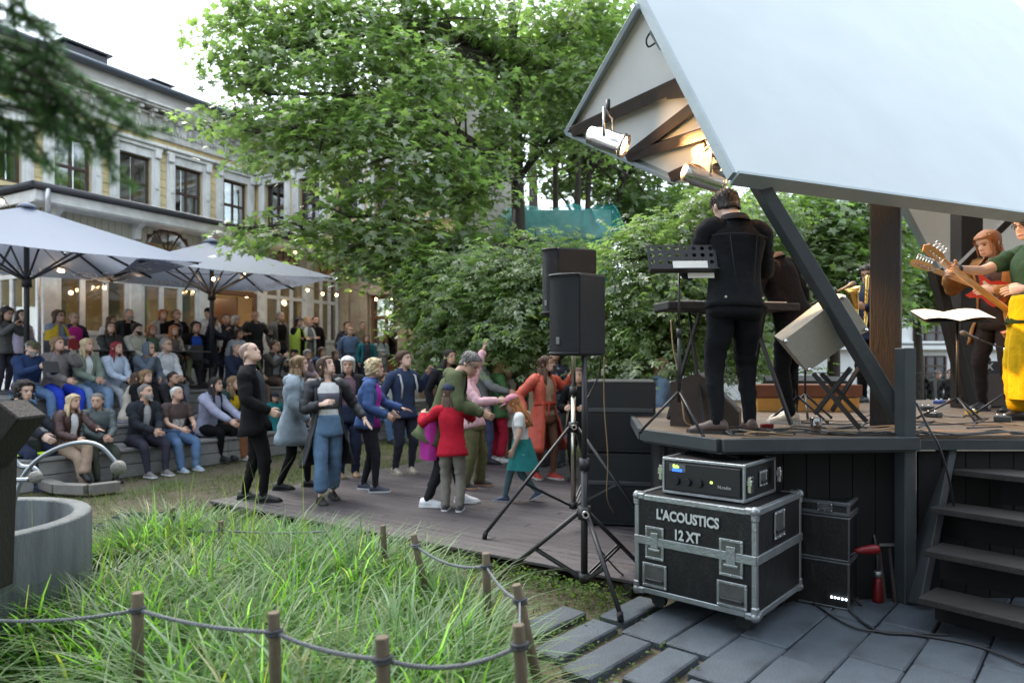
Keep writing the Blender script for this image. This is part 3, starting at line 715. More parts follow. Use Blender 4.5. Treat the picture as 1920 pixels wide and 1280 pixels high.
while y < 9.15:
    w_ = .14; xa = max(xr(y + .01)[0], xr(min(y + w_ - .01, 9.19))[0]); xb = min(xr(y + .01)[1], xr(min(y + w_ - .01, 9.19))[1])
    cut = xa + random.uniform(1.2, 3.2)
    for p, q in ((xa, min(cut, xb)), (cut, xb)):
        if q - p < .15: continue
        mb = MB(); mb.box(((q - p) / 2, w_ / 2, -.012), (q - p - .004, w_ - .004, .024), .003); inst('floor_board', mesh_of('floor_board', mb, M_flr), stage, (p, y, ZS + random.uniform(-.001, .001)))
    y += w_
sl = MB(); sl.prism([p - Z * .095 for p in SP], Z * .068); part('platform', sl, M_stg, stage)
fb = MB()
for a, b in ((SP[7], SP[0]), (SP[0], SP[1]), (SP[1], SP[2])):
    n_ = Vector((b.y - a.y, a.x - b.x, 0)).normalized(); fb.bar(a + n_ * .02 - Z * .035, b + n_ * .02 - Z * .035, .045, .085, bev=.004)
part('edge_board', fb, M_stg, stage)
for a, b, ins in ((SP[7], SP[0], .16), (SP[0], SP[1], .16), (SP[1], SP[2], .16), (SP[3], SP[4], .05)):
    d = (b - a); L = d.length; d.normalize(); n_ = Vector((d.y, -d.x, 0)); k = 0.0
    while k < L - .02:
        w_ = min(.165, L - k); mb = MB(); c = a + d * (k + w_ / 2) - n_ * ins; c.z = .5
        mb.boxf(c, d * (w_ / 2 - .004), n_ * .012, Z * .51); part('skirt_board', mb, M_skirt, stage); k += .165
# posts and braces
mb = MB(); c = P(1661, 680, 5.35); mb.boxf(Vector((c.x, c.y, 2.02)), Vector((.85, -.53, 0)) * .105, Vector((.53, .85, 0)) * .105, Z * .90, .006); part('post', mb, M_post, stage)
mb = MB(); c = P(1702, 680, 4.60); mb.boxf(Vector((c.x, c.y + .03, .86)), Vector((.97, .2, 0)) * .045, Vector((-.2, .97, 0)) * .05, Z * .86, .005); part('edge_post', mb, M_stg, stage)
mb = MB(); mb.bar(P(1418, 338, 4.72), P(1688, 785, 4.76), .09, .12, up=(0, -1, 0), bev=.005); part('brace', mb, M_stg, stage)
mb = MB(); a = P(1812, 380, 7.6); mb.boxf(Vector((a.x, a.y, 2.25)), Vector((.12, 0, 0)), Vector((0, .1, 0)), Z * 1.13, .006); part('post', mb, M_post, stage)
mb = MB(); mb.bar(P(1912, 392, 7.0), P(1768, 532, 7.3), .07, .1, up=(0, -1, 0), bev=.005); part('brace', mb, M_post, stage)
mb = MB(); mb.bar(P(1753, 505, 7.35), P(1815, 750, 7.5), .1, .14, up=(0, -1, 0), bev=.005); part('brace', mb, M_post, stage)
# stairs up to the stage
M_tread = mat('stair_tread', (0.022, 0.020, 0.018), 0.8, 0.3, 5, 0.4, 50, stretch=(.5, 3, 1))
TD = Vector((.64, -.77, 0)).normalized(); TN = Vector((.77, .64, 0))
for k, (u, v, z) in enumerate(((1722, 1118, .20), (1733, 1030, .43), (1745, 950, .66), (1757, 876, .89))):
    c = Gd(u, v, z); mb = MB(); mb.boxf(c + TD * .6 + TN * .14 - Z * .02, TD * .6, TN * .15, Z * .02, .004); part('tread', mb, M_tread, stage)
    mb = MB(); mb.boxf(c + TD * .6 + TN * .28 - Z * .14, TD * .6, TN * .01, Z * .1); part('riser', mb, M_skirt, stage)
mb = MB(); mb.bar(Gd(1716, 1132, .02), P(1774, 842, 4.78), .05, .16, up=(0, -1, 0), bev=.005); part('stringer', mb, M_stg, stage)
# folded roof
RC = P(1380, 325, 4.5); RA = P(1210, -2, 5.5); RDv = P(1920, 400, 5.7) - RC
RU = RA - RC
near = [RC, RC + RDv * 2.3, RC + RDv * 2.3 + RU * 2.7, RC + RU * 2.7]
nn = (near[1] - near[0]).cross(near[3] - near[0]).normalized()
if nn.dot(Vector((0, 0, E)) - RC) < 0: nn = -nn
mb = MB(); mb.prism(near, -nn * .03); part('roof_sheet', mb, M_rw, stage)
mb = MB(); mb.prism([p - nn * .032 for p in near], -nn * .008); part('roof_lining', mb, M_ru, stage)
mb = MB(); dn = RDv.normalized(); upn = RU.normalized()
mb.boxf(RC + RDv * 1.15 - nn * .03 - upn * .012, dn * (RDv.length * 1.15), upn * .012, nn * .055); 
part('roof_edge', mb, M_fas, stage)
mb = MB(); ln = upn.cross(nn).normalized(); mb.boxf(RC + RU * 1.35 - nn * .03 - dn * .014, dn * .014, upn * RU.length * 1.35, nn * .035); part('roof_edge', mb, M_fas, stage)
# far leaf of the roof, seen from below
RB = P(1068, 246, 7.5); 
pn = (RB - RA).cross(P(1270, 335, 6.3) - RA).normalized()
if pn.z < 0: pn = -pn
def onroof(u, v, lift=0.0):
    d0 = P(u, v, 1.0) - Vector((0, 0, E)); o = Vector((0, 0, E)); t_ = (RA - o).dot(pn) / d0.dot(pn); return o + d0 * t_ + pn * lift
RB2 = onroof(1270, 335); RB3 = onroof(1372, 318); RTOP = onroof(1232, 0)
def clip(poly, o, n, off):
    out = []
    for a, b in zip(poly, poly[1:] + poly[:1]):
        da, db = (a - o).dot(n) + off, (b - o).dot(n) + off
        if da <= 0: out.append(a)
        if da * db < 0: out.append(a.lerp(b, da / (da - db)))
    return out
leafp = [p - pn * (p - RA).dot(pn) for p in [RA + (RA - RB) * .6, RB, RB2, RB3 + (RB3 - RB2) * 1.2, RA + (RB3 - RB) * 1.5]]
leafp = clip(leafp, RC, nn, .07)
mb = MB(); mb.prism(leafp, pn * .04); part('roof_lining', mb, M_ru, stage)
def edge(a, b, w=.05, h=.13): mb = MB(); mb.bar(a, b, w, h, up=pn, bev=.005); part('roof_edge', mb, M_fas, stage)
edge(RA - nn * .05, RB); edge(RB, RB2); edge(RB2, RB3)
for a, b, w in (((1082, 243), (1300, 145), .11), ((1186, 290), (1322, 188), .09), ((1190, 290), (1346, 240), .09), ((1268, 326), (1362, 285), .09)):
    mb = MB(); mb.bar(onroof(*a, -.045), onroof(*b, -.045), w, .08, up=pn, bev=.004); part('rafter', mb, M_raf, stage)
mb = MB(); mb.bar(onroof(1262, 165, -.06), onroof(1300, 160, -.06), .13, .06, up=pn); part('rafter', mb, M_raf, stage)
# right-hand leaf that comes down behind the band
q = [P(1678, 360, 8.2), P(1759, 512, 9.3), P(1925, 542, 10.0)]
pn2 = (q[1] - q[0]).cross(q[2] - q[0]).normalized(); pn2 = pn2 if pn2.dot(Vector((0, 0, E)) - q[0]) < 0 else -pn2
q.append(q[2] + Vector((1.6, .4, .9))); q.append(q[0] + Vector((3.2, 1.2, 1.6)))
for k in (3, 4): q[k] = q[k] - pn2 * (q[k] - q[0]).dot(pn2)
q5 = clip(q, RC, nn, .08); mb = MB(); mb.prism(q5, pn2 * .05); part('roof_lining', mb, M_ru, stage)
mb = MB(); mb.bar(q[0], q[1], .05, .12, up=pn2); mb.bar(q[1], q[2], .05, .12, up=pn2); part('roof_edge', mb, M_fas, stage)

# spotlights
M_chr = mat('polished_aluminium', (0.75, 0.75, 0.76), 0.22, 0.05, 8, metal=1.0)
M_lens = mat('lit_lens', (1, .8, .6), 0.3, 0, emit=(1.0, 0.58, 0.25), estr=14)
def par_can(p, aim, label, e, cone=68, lit=True):
    ax = (Vector(aim) - p).normalized(); r = thing('stage_spotlight', label, 'spotlight', p, 'spotlights under the stage roof')
    mb = MB(); mb.lathe(p - ax * .2, [(.05, 0), (.078, .02), (.082, .08), (.092, .10), (.092, .33), (.104, .34), (.104, .37), (.096, .37), (.09, .33)], 20, ax); part('housing', mb, M_chr, r)
    mb = MB(); mb.lathe(p + ax * .13, [(.092, 0), (.075, .02), (.0005, .032)], 18, ax, cap=False); part('lens', mb, M_lens if lit else M_chr, r)
    sd = ax.cross(Z).normalized(); up = Z
    mb = MB(); mb.tube([p - sd * .13, p - sd * .14 + up * .24, p + sd * .14 + up * .24, p + sd * .13], .013, 6); part('yoke', mb, M_chr, r)
    mb = MB(); mb.cyl(p + up * .24, p + up * .36, .02, 8); part('clamp', mb, M_blk, r)
    if lit:
        ld = bpy.data.lights.new('spot_beam', 'SPOT'); ld.energy = e; ld.color = (1.0, 0.50, 0.17); ld.spot_size = R(cone); ld.spot_blend = .5; ld.shadow_soft_size = .08
        o = bpy.data.objects.new('spot_beam', ld); COL.objects.link(o); o.parent = r; o.location = ax * .24; o.rotation_euler = (-ax).to_track_quat('Z', 'Y').to_euler(); ORG[o.name] = p
par_can(P(1140, 264, 6.0), P(1140, 264, 6.0) + Vector((.84, -.36, -.40)), 'lit metal spotlight hanging at the far left corner of the stage roof', 430, 56)
par_can(P(1322, 333, 5.75), P(1322, 333, 5.75) + Vector((.95, .10, -.25)), 'metal spotlight hanging above the head of the man in the black denim jacket', 70, 40)
mb = cable([P(1213, 20, 5.6), P(1225, 34, 5.6), P(1238, 30, 5.55), P(1240, 45, 5.55), P(1222, 58, 5.6), P(1212, 75, 5.6), P(1216, 88, 5.6), P(1230, 80, 5.55)], .008); solo('roof_cable', mb, M_wire, 'looped black cable under the peak of the stage roof', 'cable')
lp = P(1236, 72, 5.5); th = thing('small_floodlight', 'small grey floodlight under the peak of the stage roof', 'floodlight', lp)
mb = MB(); mb.boxf(lp, Vector((.5, .2, -.7)).normalized() * .09, Vector((.3, .8, .4)).normalized() * .05, Vector((.8, -.3, .4)).normalized() * .04, .01); part('housing', mb, M_fas, th); mb = MB(); mb.tube([lp + Vector((-.06, 0, .12)), lp], .012, 6); part('bracket', mb, M_blk, th)
# ------------------------------------------------------------------ loudspeakers
M_spk = mat('speaker_black', (0.011, 0.013, 0.015), 0.55, 0.12, 20, 0.5, 220)
M_gril = mat('speaker_grille', (0.008, 0.009, 0.011), 0.6, 0.1, 30, 0.6, 400)
M_brown = mat('speaker_brown', (0.05, 0.032, 0.022), 0.5, 0.15, 10, 0.4, 200)
def speaker(u0, u1, um, vt, vb, d, label, dy=0.28):
    """wide-baffle box: grille from u0 to um, side from um to u1; depth d at the edge um"""
    zt = E + (VH - vt) / F * d; zb = E + (VH - vb) / F * d
    m_ = P(um, VH, d); l_ = P(u0, VH, d + .10); r_ = P(u1, VH, d + .14)
    back = [r_ + (r_ - m_).normalized() * .02 + Vector((-.07, .3, 0)), l_ + Vector((.06, .32, 0))]
    base = [l_, m_, r_, back[0], back[1]]; c = sum(base, Vector()) / 5
    th = thing('loudspeaker', label, 'loudspeaker', Vector((c.x, c.y, zb)), 'loudspeakers on tripod stands')
    mb = MB()
    def ring(f, z): return [Vector((c.x + (p.x - c.x) * f, c.y + (p.y - c.y) * f, z)) for p in base]
    mb.loft([ring(.94, zb), ring(.985, zb + .015), ring(.985, zt - .015), ring(.94, zt)], True, False); part('cabinet', mb, M_spk, th)
    nl = Vector(((m_ - l_).y, -(m_ - l_).x, 0)).normalized(); dl = (m_ - l_)
    mb = MB(); ctr = []
    for k in range(9):
        f = k / 8; q = l_ + dl * (.02 + .96 * f) + nl * (.006 + .028 * math.sin(math.pi * f)); ctr.append(q)
    mb.loft([[Vector((q.x, q.y, zb + .028)) for q in ctr], [Vector((q.x, q.y, zt - .028)) for q in ctr]], False, True, False)
    part('grille', mb, M_gril, th)
    for z in (zb + .014, zt - .014):
        mb = MB(); mb.tube([Vector((q.x, q.y, z)) for q in ctr], .011, 6); part('grille_rim', mb, M_spk, th)
    q = l_ + dl * .34 + nl * .035; mb = MB(); mb.boxf(Vector((q.x, q.y, zb + .1)), dl.normalized() * .012, nl * .003, Z * .024, .002); part('badge', mb, mat('badge_grey', (.16, .16, .16), .4, 0), th)
    return c, zb
def tripod_stand(base, ztop, zhub, zlow, feet, label, chrome=False, zcollar=None):
    r = thing('speaker_stand', label, 'speaker stand', base, 'tripod stands of the loudspeakers')
    mb = MB(); mb.cyl(Vector((base.x, base.y, zlow - .04)), Vector((base.x, base.y, zhub + .35)), .024, 12); part('pole', mb, mat('stand_chrome', (.55, .52, .45), .25, .05, 8, metal=1.0) if chrome else M_blk, r)
    mb = MB(); mb.cyl(Vector((base.x, base.y, zhub + .3)), Vector((base.x, base.y, ztop)), .018 if not chrome else .022, 12); part('inner_pole', mb, MATS['stand_chrome'] if chrome else M_blk, r)
    for za, zb, rr in ((zhub - .04, zhub + .05, .045), (zlow - .03, zlow + .03, .04), (zhub + .3, zhub + .38, .036)): mb = MB(); mb.cyl(Vector((base.x, base.y, za)), Vector((base.x, base.y, zb)), rr, 12); part('collar', mb, M_blk, r)
    mb = MB(); mb.cyl(Vector((base.x, base.y - .03, zhub + .01)), Vector((base.x, base.y - .09, zhub + .01)), .014, 8); mb.cyl(Vector((base.x, base.y - .07, zhub + .01)), Vector((base.x, base.y - .09, zhub + .01)), .026, 8); part('knob', mb, M_chr, r)
    for f in feet:
        f = Vector(f); d = (f - base); d.z = 0; d.normalize(); top = Vector((base.x, base.y, zhub)) + d * .045; low = Vector((base.x, base.y, zlow)) + d * .04
        mb = MB(); mb.tube([top, f + Z * .03], .0165, 8); lg = part('leg', mb, M_blk, r)
        mb = MB(); mb.cyl(f + Z * .001 - d * .005, f + Z * .06 - d * .02, .021, 8); part('rubber_foot', mb, M_spk, lg)
        mb = MB(); mid = top.lerp(f, .52); sd = d.cross(Z) * .014; mb.bar(low + sd, mid + sd, .006, .02); mb.bar(low - sd, mid - sd, .006, .02); part('strut', mb, M_blk, r)
    return r
b1 = Vector((.50, 4.72, 0))
tripod_stand(b1, 1.70, .58, .14, [Gd(937, 1088, 0), Gd(1165, 1166, 0), Vector((1.02, 5.25, .0))], 'black tripod stand under the nearer loudspeaker beside the flight case')
speaker(1030, 1135, 1088, 510, 666, 4.65, 'black loudspeaker on the nearer tripod stand in front of the trees')
b2 = P(1075, 1000, 6.35); b2.z = ZD
tripod_stand(b2, 2.12, 1.02, .30, [Gd(907, 1010, ZD), Vector((1.25, 5.95, ZD)), Vector((.9, 7.1, ZD))], 'chrome pole tripod stand of the farther loudspeaker on the plank deck', True)
speaker(1017, 1119, 1047, 463, 588, 6.2, 'black loudspeaker half hidden behind the nearer one')
# subwoofers
sb0 = Gd(1099, 985, ZD); 
for k, (lab) in enumerate(('lower black subwoofer standing on the deck under another one', 'upper black subwoofer with a warm lit brown side beside the stage')):
    ax = Vector((.985, -.17, 0)).normalized(); ay = Vector((.17, .985, 0)); c = sb0 + ax * .32 + ay * .32 + Z * (.35 + k * .685)
    th = thing('subwoofer', lab, 'subwoofer', c - Z * .34, 'stack of subwoofers by the stage'); mb = MB(); mb.boxf(c, ax * .32, ay * .32, Z * .338, .012); part('cabinet', mb, M_spk, th)
    mb = MB(); mb.boxf(c - ay * .325 + Z * .06, ax * .30, ay * .006, Z * .02, .005); part('handle_bar', mb, mat('bar_grey', (.05, .055, .06), .4, 0), th)
    mb = MB(); mb.boxf(c - ay * .322 - Z * .14, ax * .28, ay * .004, Z * .16, .003); part('grille', mb, M_gril, th)
    mb = MB(); mb.boxf(c + ax * .322, ay * .3, ax * .003, Z * .32); part('warm_lit_side', mb, M_brown, th)  # brown sheet paints the warm light on the black cabinet side

# ------------------------------------------------------------------ flight cases
M_ply = mat('case_black_laminate', (0.005, 0.005, 0.0055), 0.5, 0.3, 14, 0.2, 120, stain=(0.022, 0.022, 0.022), stain_scale=26, dirt=0.5, stretch=(1, 1, .35))
M_alu = mat('case_aluminium', (0.30, 0.32, 0.33), 0.42, 0.18, 10, 0.2, 60, metal=0.75, stain=(0.22, 0.22, 0.22), stain_scale=7, dirt=0.5)
M_alu_shaded = mat('shaded_case_edge', (0.09, 0.097, 0.105), .5, .2, 10, metal=.5)  # case aluminium darkened: the shade beside the stage is put into its colour
M_stn = mat('stencil_paint', (0.50, 0.52, 0.50), 0.8, 0.15, 20)
def flight_case(name, label, o, fx, dz, W, Dp, H, split=None, plates=(), corner=True, ew=.032, M_alu=M_alu):
    """o = near bottom corner; fx = unit along the front (to the left), dz = unit along the side (away)"""
    th = thing(name, label, 'flight case', o); fx = Vector(fx).normalized(); dz = Vector(dz).normalized(); c = o + fx * W / 2 + dz * Dp / 2 + Z * H / 2
    mb = MB(); mb.boxf(c, fx * (W / 2 - .006), dz * (Dp / 2 - .006), Z * (H / 2 - .006)); part('panel', mb, M_ply, th)
    ed = MB()
    for i in (0, 1):
        for j in (0, 1):
            p = o + fx * (W * i) + dz * (Dp * j); ed.boxf(p + Z * H / 2 + fx * (ew / 2 if i == 0 else -ew / 2) + dz * (ew / 2 if j == 0 else -ew / 2), fx * ew / 2, dz * ew / 2, Z * (H / 2 - .001), .004)
            p = o + dz * (Dp * j) + Z * (H * i); ed.boxf(p + fx * W / 2 + dz * ((ew / 2 if j == 0 else -ew / 2) * 1.02) + Z * ((ew / 2 if i == 0 else -ew / 2) * 1.02), fx * (W / 2 - .004), dz * ew / 2 * 1.1, Z * ew / 2 * 1.1, .004)
            p = o + fx * (W * j) + Z * (H * i); ed.boxf(p + dz * Dp / 2 + fx * ((ew / 2 if j == 0 else -ew / 2) * 1.04) + Z * ((ew / 2 if i == 0 else -ew / 2) * 1.04), dz * (Dp / 2 - .006), fx * ew / 2 * 1.2, Z * ew / 2 * 1.2, .004)
    part('edging', ed, M_alu, th)
    if split:
        mb = MB(); mb.boxf(o + fx * W / 2 + Z * split - dz * .001, fx * (W / 2 - .001), dz * .007, Z * .027, .003); mb.boxf(o + dz * Dp / 2 + Z * split - fx * .001, dz * (Dp / 2 - .001), fx * .007, Z * .027, .003); part('lid_joint', mb, M_alu, th)
    if corner:
        for i in (0, 1):
            for j in (0, 1):
                for k in (0, 1):
                    if i and j: continue
                    p = o + fx * (W * i) + dz * (Dp * j) + Z * (H * k); q = p + (c - p).normalized() * .022; mb = MB(); mb.ball(q, .031, 10, 8)
                    for v_ in (fx * (1 - 2 * i), dz * (1 - 2 * j), Z * (1 - 2 * k)): mb.boxf(q + v_ * .03, v_ * .03, (v_.cross(Z) if abs(v_.z) < .5 else fx) * .021, (Z if abs(v_.z) < .5 else dz) * .021, .008)
                    part('ball_corner', mb, M_alu, th)
    for kind, face, a, z, w, h in plates:
        X, N = (fx, -dz) if face == 'f' else (dz, -fx)
        p = o + X * a + Z * z + N * .002; mb = MB()
        for sx, sz, ww, hh in ((0, h / 2 - .009, w, .018), (0, -h / 2 + .009, w, .018), (w / 2 - .009, 0, .018, h - .036), (-w / 2 + .009, 0, .018, h - .036)): mb.boxf(p + X * sx + Z * sz, X * ww / 2, N * .005, Z * hh / 2, .003)
        pl = part('recess_plate', mb, M_alu, th)
        mb = MB(); mb.boxf(p - N * .0005, X * (w / 2 - .018), N * .0015, Z * (h / 2 - .018)); part('recess', mb, mat('recess_steel', (.13, .13, .125), .4, .3, 12, metal=.6), pl)
        if kind == 'latch':
            mb = MB(); mb.boxf(p + N * .006 + Z * .01, X * w * .2, N * .004, Z * h * .27, .003); mb.boxf(p + N * .008 - Z * h * .2, X * w * .3, N * .004, Z * .008, .003); part('butterfly_latch', mb, M_alu, pl)
        else:
            mb = MB(); mb.boxf(p + N * .008 - Z * h * .22, X * (w / 2 - .024), N * .006, Z * .012, .004); part('sprung_handle', mb, M_blk, pl)
        mb = MB()
        for sx in (-1, 0, 1):
            for sz in (-1, 1): mb.ball(p + X * sx * (w / 2 - .01) + Z * sz * (h / 2 - .009) + N * .005, .0045, 6, 4)
        part('rivets', mb, M_chr, pl)
    return th, o, fx, dz
o1 = Vector((1.43, 3.99, .115)); fx1 = Vector((-.753, .659, 0)); dz1 = Vector((.659, .753, 0))
fc, *_ = flight_case('flight_case', 'large black flight case stencilled with white lettering, standing on castors by the stage', o1, fx1, dz1, .82, .775, .64, .345,
    [('latch', 'f', .155, .335, .15, .225), ('latch', 'f', .67, .335, .135, .215), ('handle', 'f', .15, .115, .19, .155), ('handle', 'f', .67, .125, .175, .155), ('handle', 's', .36, .50, .17, .17)])
fd = o1 + fx1 * .44 - dz1 * .009
for body, z in (("L'ACOUSTICS", .527), ('12 XT', .415)): place_text(text_mesh(body, .088, M_stn, bold=.003), fc, fd + Z * z, -fx1, Z, sx=.80)
for a, b in ((.12, .12), (.70, .12), (.12, .66), (.70, .66)):
    p = o1 + fx1 * a + dz1 * b; mb = MB(); mb.cyl(Vector((p.x, p.y, .05)) - dz1 * .02, Vector((p.x, p.y, .05)) + dz1 * .02, .05, 14); cs = part('castor', mb, M_spk, fc); mb = MB(); mb.box((p.x, p.y, .1), (.08, .08, .02), .004, rz=.7); part('castor_plate', mb, M_alu, cs)
o2 = Vector((1.43, 4.19, .757)); fx2 = Vector((-.757, .653, 0)); dz2 = Vector((.70, .714, 0))
rk, *_ = flight_case('amplifier_rack', 'small black rack case with green level lights resting on the large flight case', o2, fx2, Vector((.653, .757, 0)), .565, .53, .235, None, [('handle', 's', .29, .12, .12, .10)], corner=False, ew=.018)
Nf = -Vector((.653, .757, 0))
mb = MB(); mb.boxf(o2 + fx2 * .2825 + Nf * .003 + Z * .118, fx2 * .255, Nf * .003, Z * .088, .003); ap = part('amplifier_front', mb, mat('amp_face', (.014, .014, .016), .4, .1), rk)
mb = MB(); mb.boxf(o2 + fx2 * .45 + Nf * .008 + Z * .176, fx2 * .058, Nf * .002, Z * .024); part('display_panel', mb, mat('panel_grey', (.10, .11, .12), .5, 0), ap)
mb = MB(); mb.boxf(o2 + fx2 * .45 + Nf * .011 + Z * .160, fx2 * .035, Nf * .001, Z * .009); part('blue_display', mb, mat('blue_lcd', (.02, .05, .3), .3, 0, emit=(.03, .12, .9), estr=.7), ap)
mb = MB()
for a, h in ((.474, .010), (.463, .004), (.454, .009), (.442, .005)): mb.boxf(o2 + fx2 * a + Nf * .0115 + Z * (.176 + h), fx2 * .0035, Nf * .001, Z * h)
part('level_lights', mb, mat('green_led', (.3, .9, .1), .3, 0, emit=(.35, 1.0, .05), estr=2.2), ap)
mb = MB(); mb.boxf(o2 + fx2 * .215 + Nf * .008 + Z * .105, fx2 * .007, Nf * .002, Z * .006); part('power_light', mb, mat('yellow_led', (.7, .8, .1), .3, 0, emit=(.6, .9, .1), estr=1.2), ap)
for a in (.455, .375, .295): mb = MB(); mb.lathe(o2 + fx2 * a + Nf * .006 + Z * .09, [(.026, 0), (.024, .02), (.022, .022)], 14, Nf); part('knob', mb, M_spk, ap)
place_text(text_mesh('N.radio', .028, M_stn), ap, o2 + fx2 * .13 + Nf * .0065 + Z * .082, -fx2, Z)
for q in (o2 + Z * .13 + fx2 * .585 + dz2 * .03, o2 + Z * .13 - fx2 * .02 + dz2 * .46, o2 + Z * .11 - fx2 * .012 + dz2 * .05): mb = MB(); mb.boxf(q, fx2 * .012, dz2 * .022, Z * .05, .004); mb.boxf(q + Z * .01 - dz2 * .01, fx2 * .018, dz2 * .014, Z * .018, .004); part('catch', mb, M_chr, rk)
# cases in the dark behind it
o3 = Vector((2.20, 4.45, 0.0)); fx3 = Vector((-.80, .60, 0)); dz3 = Vector((.60, .80, 0))
cr, *_ = flight_case('dark_crate', 'lower black crate in the shade right of the large flight case', o3, fx3, dz3, .42, .32, .31, None, [], False, .014, M_alu_shaded)
flight_case('dark_crate', 'upper black crate holding up a small metal edged lid in the shade', o3 + Z * .315, fx3, dz3, .42, .32, .29, None, [], False, .012, M_alu_shaded)
flight_case('case_lid', 'flat flight case lid with bright metal edges on top of the dark crates', o3 + Z * .61 + dz3 * .01, fx3, dz3, .42, .30, .09, None, [('latch', 'f', .15, .05, .10, .06)], False, .022, M_alu_shaded)
mb = MB()
for k in range(5): mb.boxf(o3 + fx3 * (.02 + k * .022) - dz3 * .004 + Z * .075, fx3 * .005, dz3 * .002, Z * .006)
part('status_lights', mb, mat('white_led', (.8, .85, 1), .3, 0, emit=(.8, .9, 1), estr=2.5), cr)
M_red = mat('red_plastic', (0.14, 0.005, 0.007), 0.4, 0.1, 10)
pl = P(1630, 1030, 4.45); th = thing('red_power_plug', 'red power plug hanging in the dark below the stage', 'plug', pl); mb = MB(); mb.lathe(pl + Vector((.06, 0, .005)), [(.028, 0), (.033, .03), (.026, .1), (.012, .15)], 12, (-1, .1, -.12)); part('body', mb, M_red, th); part('lead', cable([pl + Vector((-.09, 0, -.02)), pl + Vector((-.16, .05, -.1)), pl + Vector((-.1, .1, -.3)), pl + Vector((0, .1, -.4))], .009), M_wire, th)
ex = Gd(1646, 1128, 0); th = thing('red_socket_block', 'upright red power connector on the paving beside the stage stairs', 'connector', ex); mb = MB(); mb.lathe(ex, [(.030, 0), (.032, .02), (.030, .10), (.024, .13), (.02, .17)], 12); part('body', mb, M_red, th); mb = MB(); mb.lathe(ex + Z * .17, [(.024, 0), (.024, .04)], 12); part('collar', mb, M_alu, th); part('lead', cable([ex + Z * .2, ex + Z * .36 + Vector((.0, .02, 0)), ex + Vector((.03, .2, .6))], .012), M_wire, th)
tf = Gd(1672, 1130, 0); th = thing('folded_stand', 'folded metal stand leaning in the dark next to the stage stairs', 'stand', tf)
for k in (-1, 1): mb = MB(); mb.bar(tf + Vector((k * .035, .02, 0)), tf + Vector((k * .035, .1, .36)), .022, .012); part('rail', mb, M_raf, th)
mb = MB(); mb.bar(tf + Vector((-.06, .1, .37)), tf + Vector((.07, .1, .37)), .03, .02); part('handle', mb, M_alu, th)

# ------------------------------------------------------------------ things on the stage
def on_stage(u, v): return Gd(u, v, ZS)
def small_tripod(p, zh, r, parent, ang=0.3, m=None, foot=True):
    for k in range(3):
        a = ang + k * 2.094; f = p + Vector((math.cos(a) * r, math.sin(a) * r, .01)); mb = MB(); mb.tube([p + Z * zh, f], .0105, 6); lg = part('leg', mb, m or M_blk, parent)
        mb = MB(); mb.ball(f, .015, 6, 5); part('rubber_foot', mb, M_spk, lg)
M_sheet = mat('sheet_music_paper', (0.82, 0.80, 0.74), 0.8, 0.06, 12)
# music stand with the punched desk
ms = Vector((1.18, 4.82, ZS)); th = thing('music_stand', 'black music stand with round holes left of the man in black denim', 'music stand', ms)
small_tripod(ms, .3, .27, th, .9); mb = MB(); mb.cyl(ms + Z * .22, ms + Z * .72, .013, 8); mb.cyl(ms + Z * .7, ms + Z * 1.16, .009, 8); part('pole', mb, M_blk, th)
mb = MB(); mb.cyl(ms + Z * .68, ms + Z * .74, .02, 8); part('collar', mb, M_blk, th)
dx = Vector((.97, -.05, 0)).normalized(); dy_ = Vector((-.02, .30, .95)).normalized(); dn_ = dx.cross(dy_); dc = ms + Z * 1.235 + dx * .02
b = bmesh.new(); NXh, NYh = 8, 3; W2, H2 = .235, .105
def desk(mb):
    cw = 2 * W2 / NXh; ch = 2 * H2 / 4; q = 10
    for i in range(NXh):
        for j in range(4):
            cx = -W2 + cw * (i + .5); cy = -H2 + ch * (j + .5); co = [(cx + cw / 2 * a, cy + ch / 2 * b_) for a, b_ in ((1, 0), (1, 1), (0, 1), (-1, 1), (-1, 0), (-1, -1), (0, -1), (1, -1))]
            if j == 0: mb.add([dc + dx * x + dy_ * y_ for x, y_ in co], [tuple(range(8))], False); continue
            r_ = .0155; ci = [(cx + r_ * math.cos(R(45 * k)), cy + r_ * math.sin(R(45 * k))) for k in range(8)]
            mb.add([dc + dx * x + dy_ * y_ for x, y_ in co + ci], [(k, (k + 1) % 8, 8 + (k + 1) % 8, 8 + k) for k in range(8)], False)
mb = MB(); desk(mb); mb.bar(dc - dx * W2 - dy_ * H2, dc + dx * W2 - dy_ * H2, .008, .012); mb.boxf(dc - dy_ * H2 - dn_ * -.03, dx * W2, dn_ * .035, dy_ * .003)
for s_ in (-1, 1): mb.bar(dc + dx * s_ * W2 - dy_ * H2, dc + dx * s_ * W2 + dy_ * H2, .008, .012)
part('desk', mb, M_blk, th)
mb = MB(); mb.boxf(dc + dx * .12 - dy_ * .13 + Z * -.0, dx * .09, dy_ * .02, dn_ * .002); mb.boxf(dc + dx * .05 + dn_ * .012 - dy_ * .06, dx * .12, dy_ * .035, dn_ * .002)
solo('sheet_music', mb, M_sheet, 'white song sheets on the desk of the punched black music stand', 'sheet music')
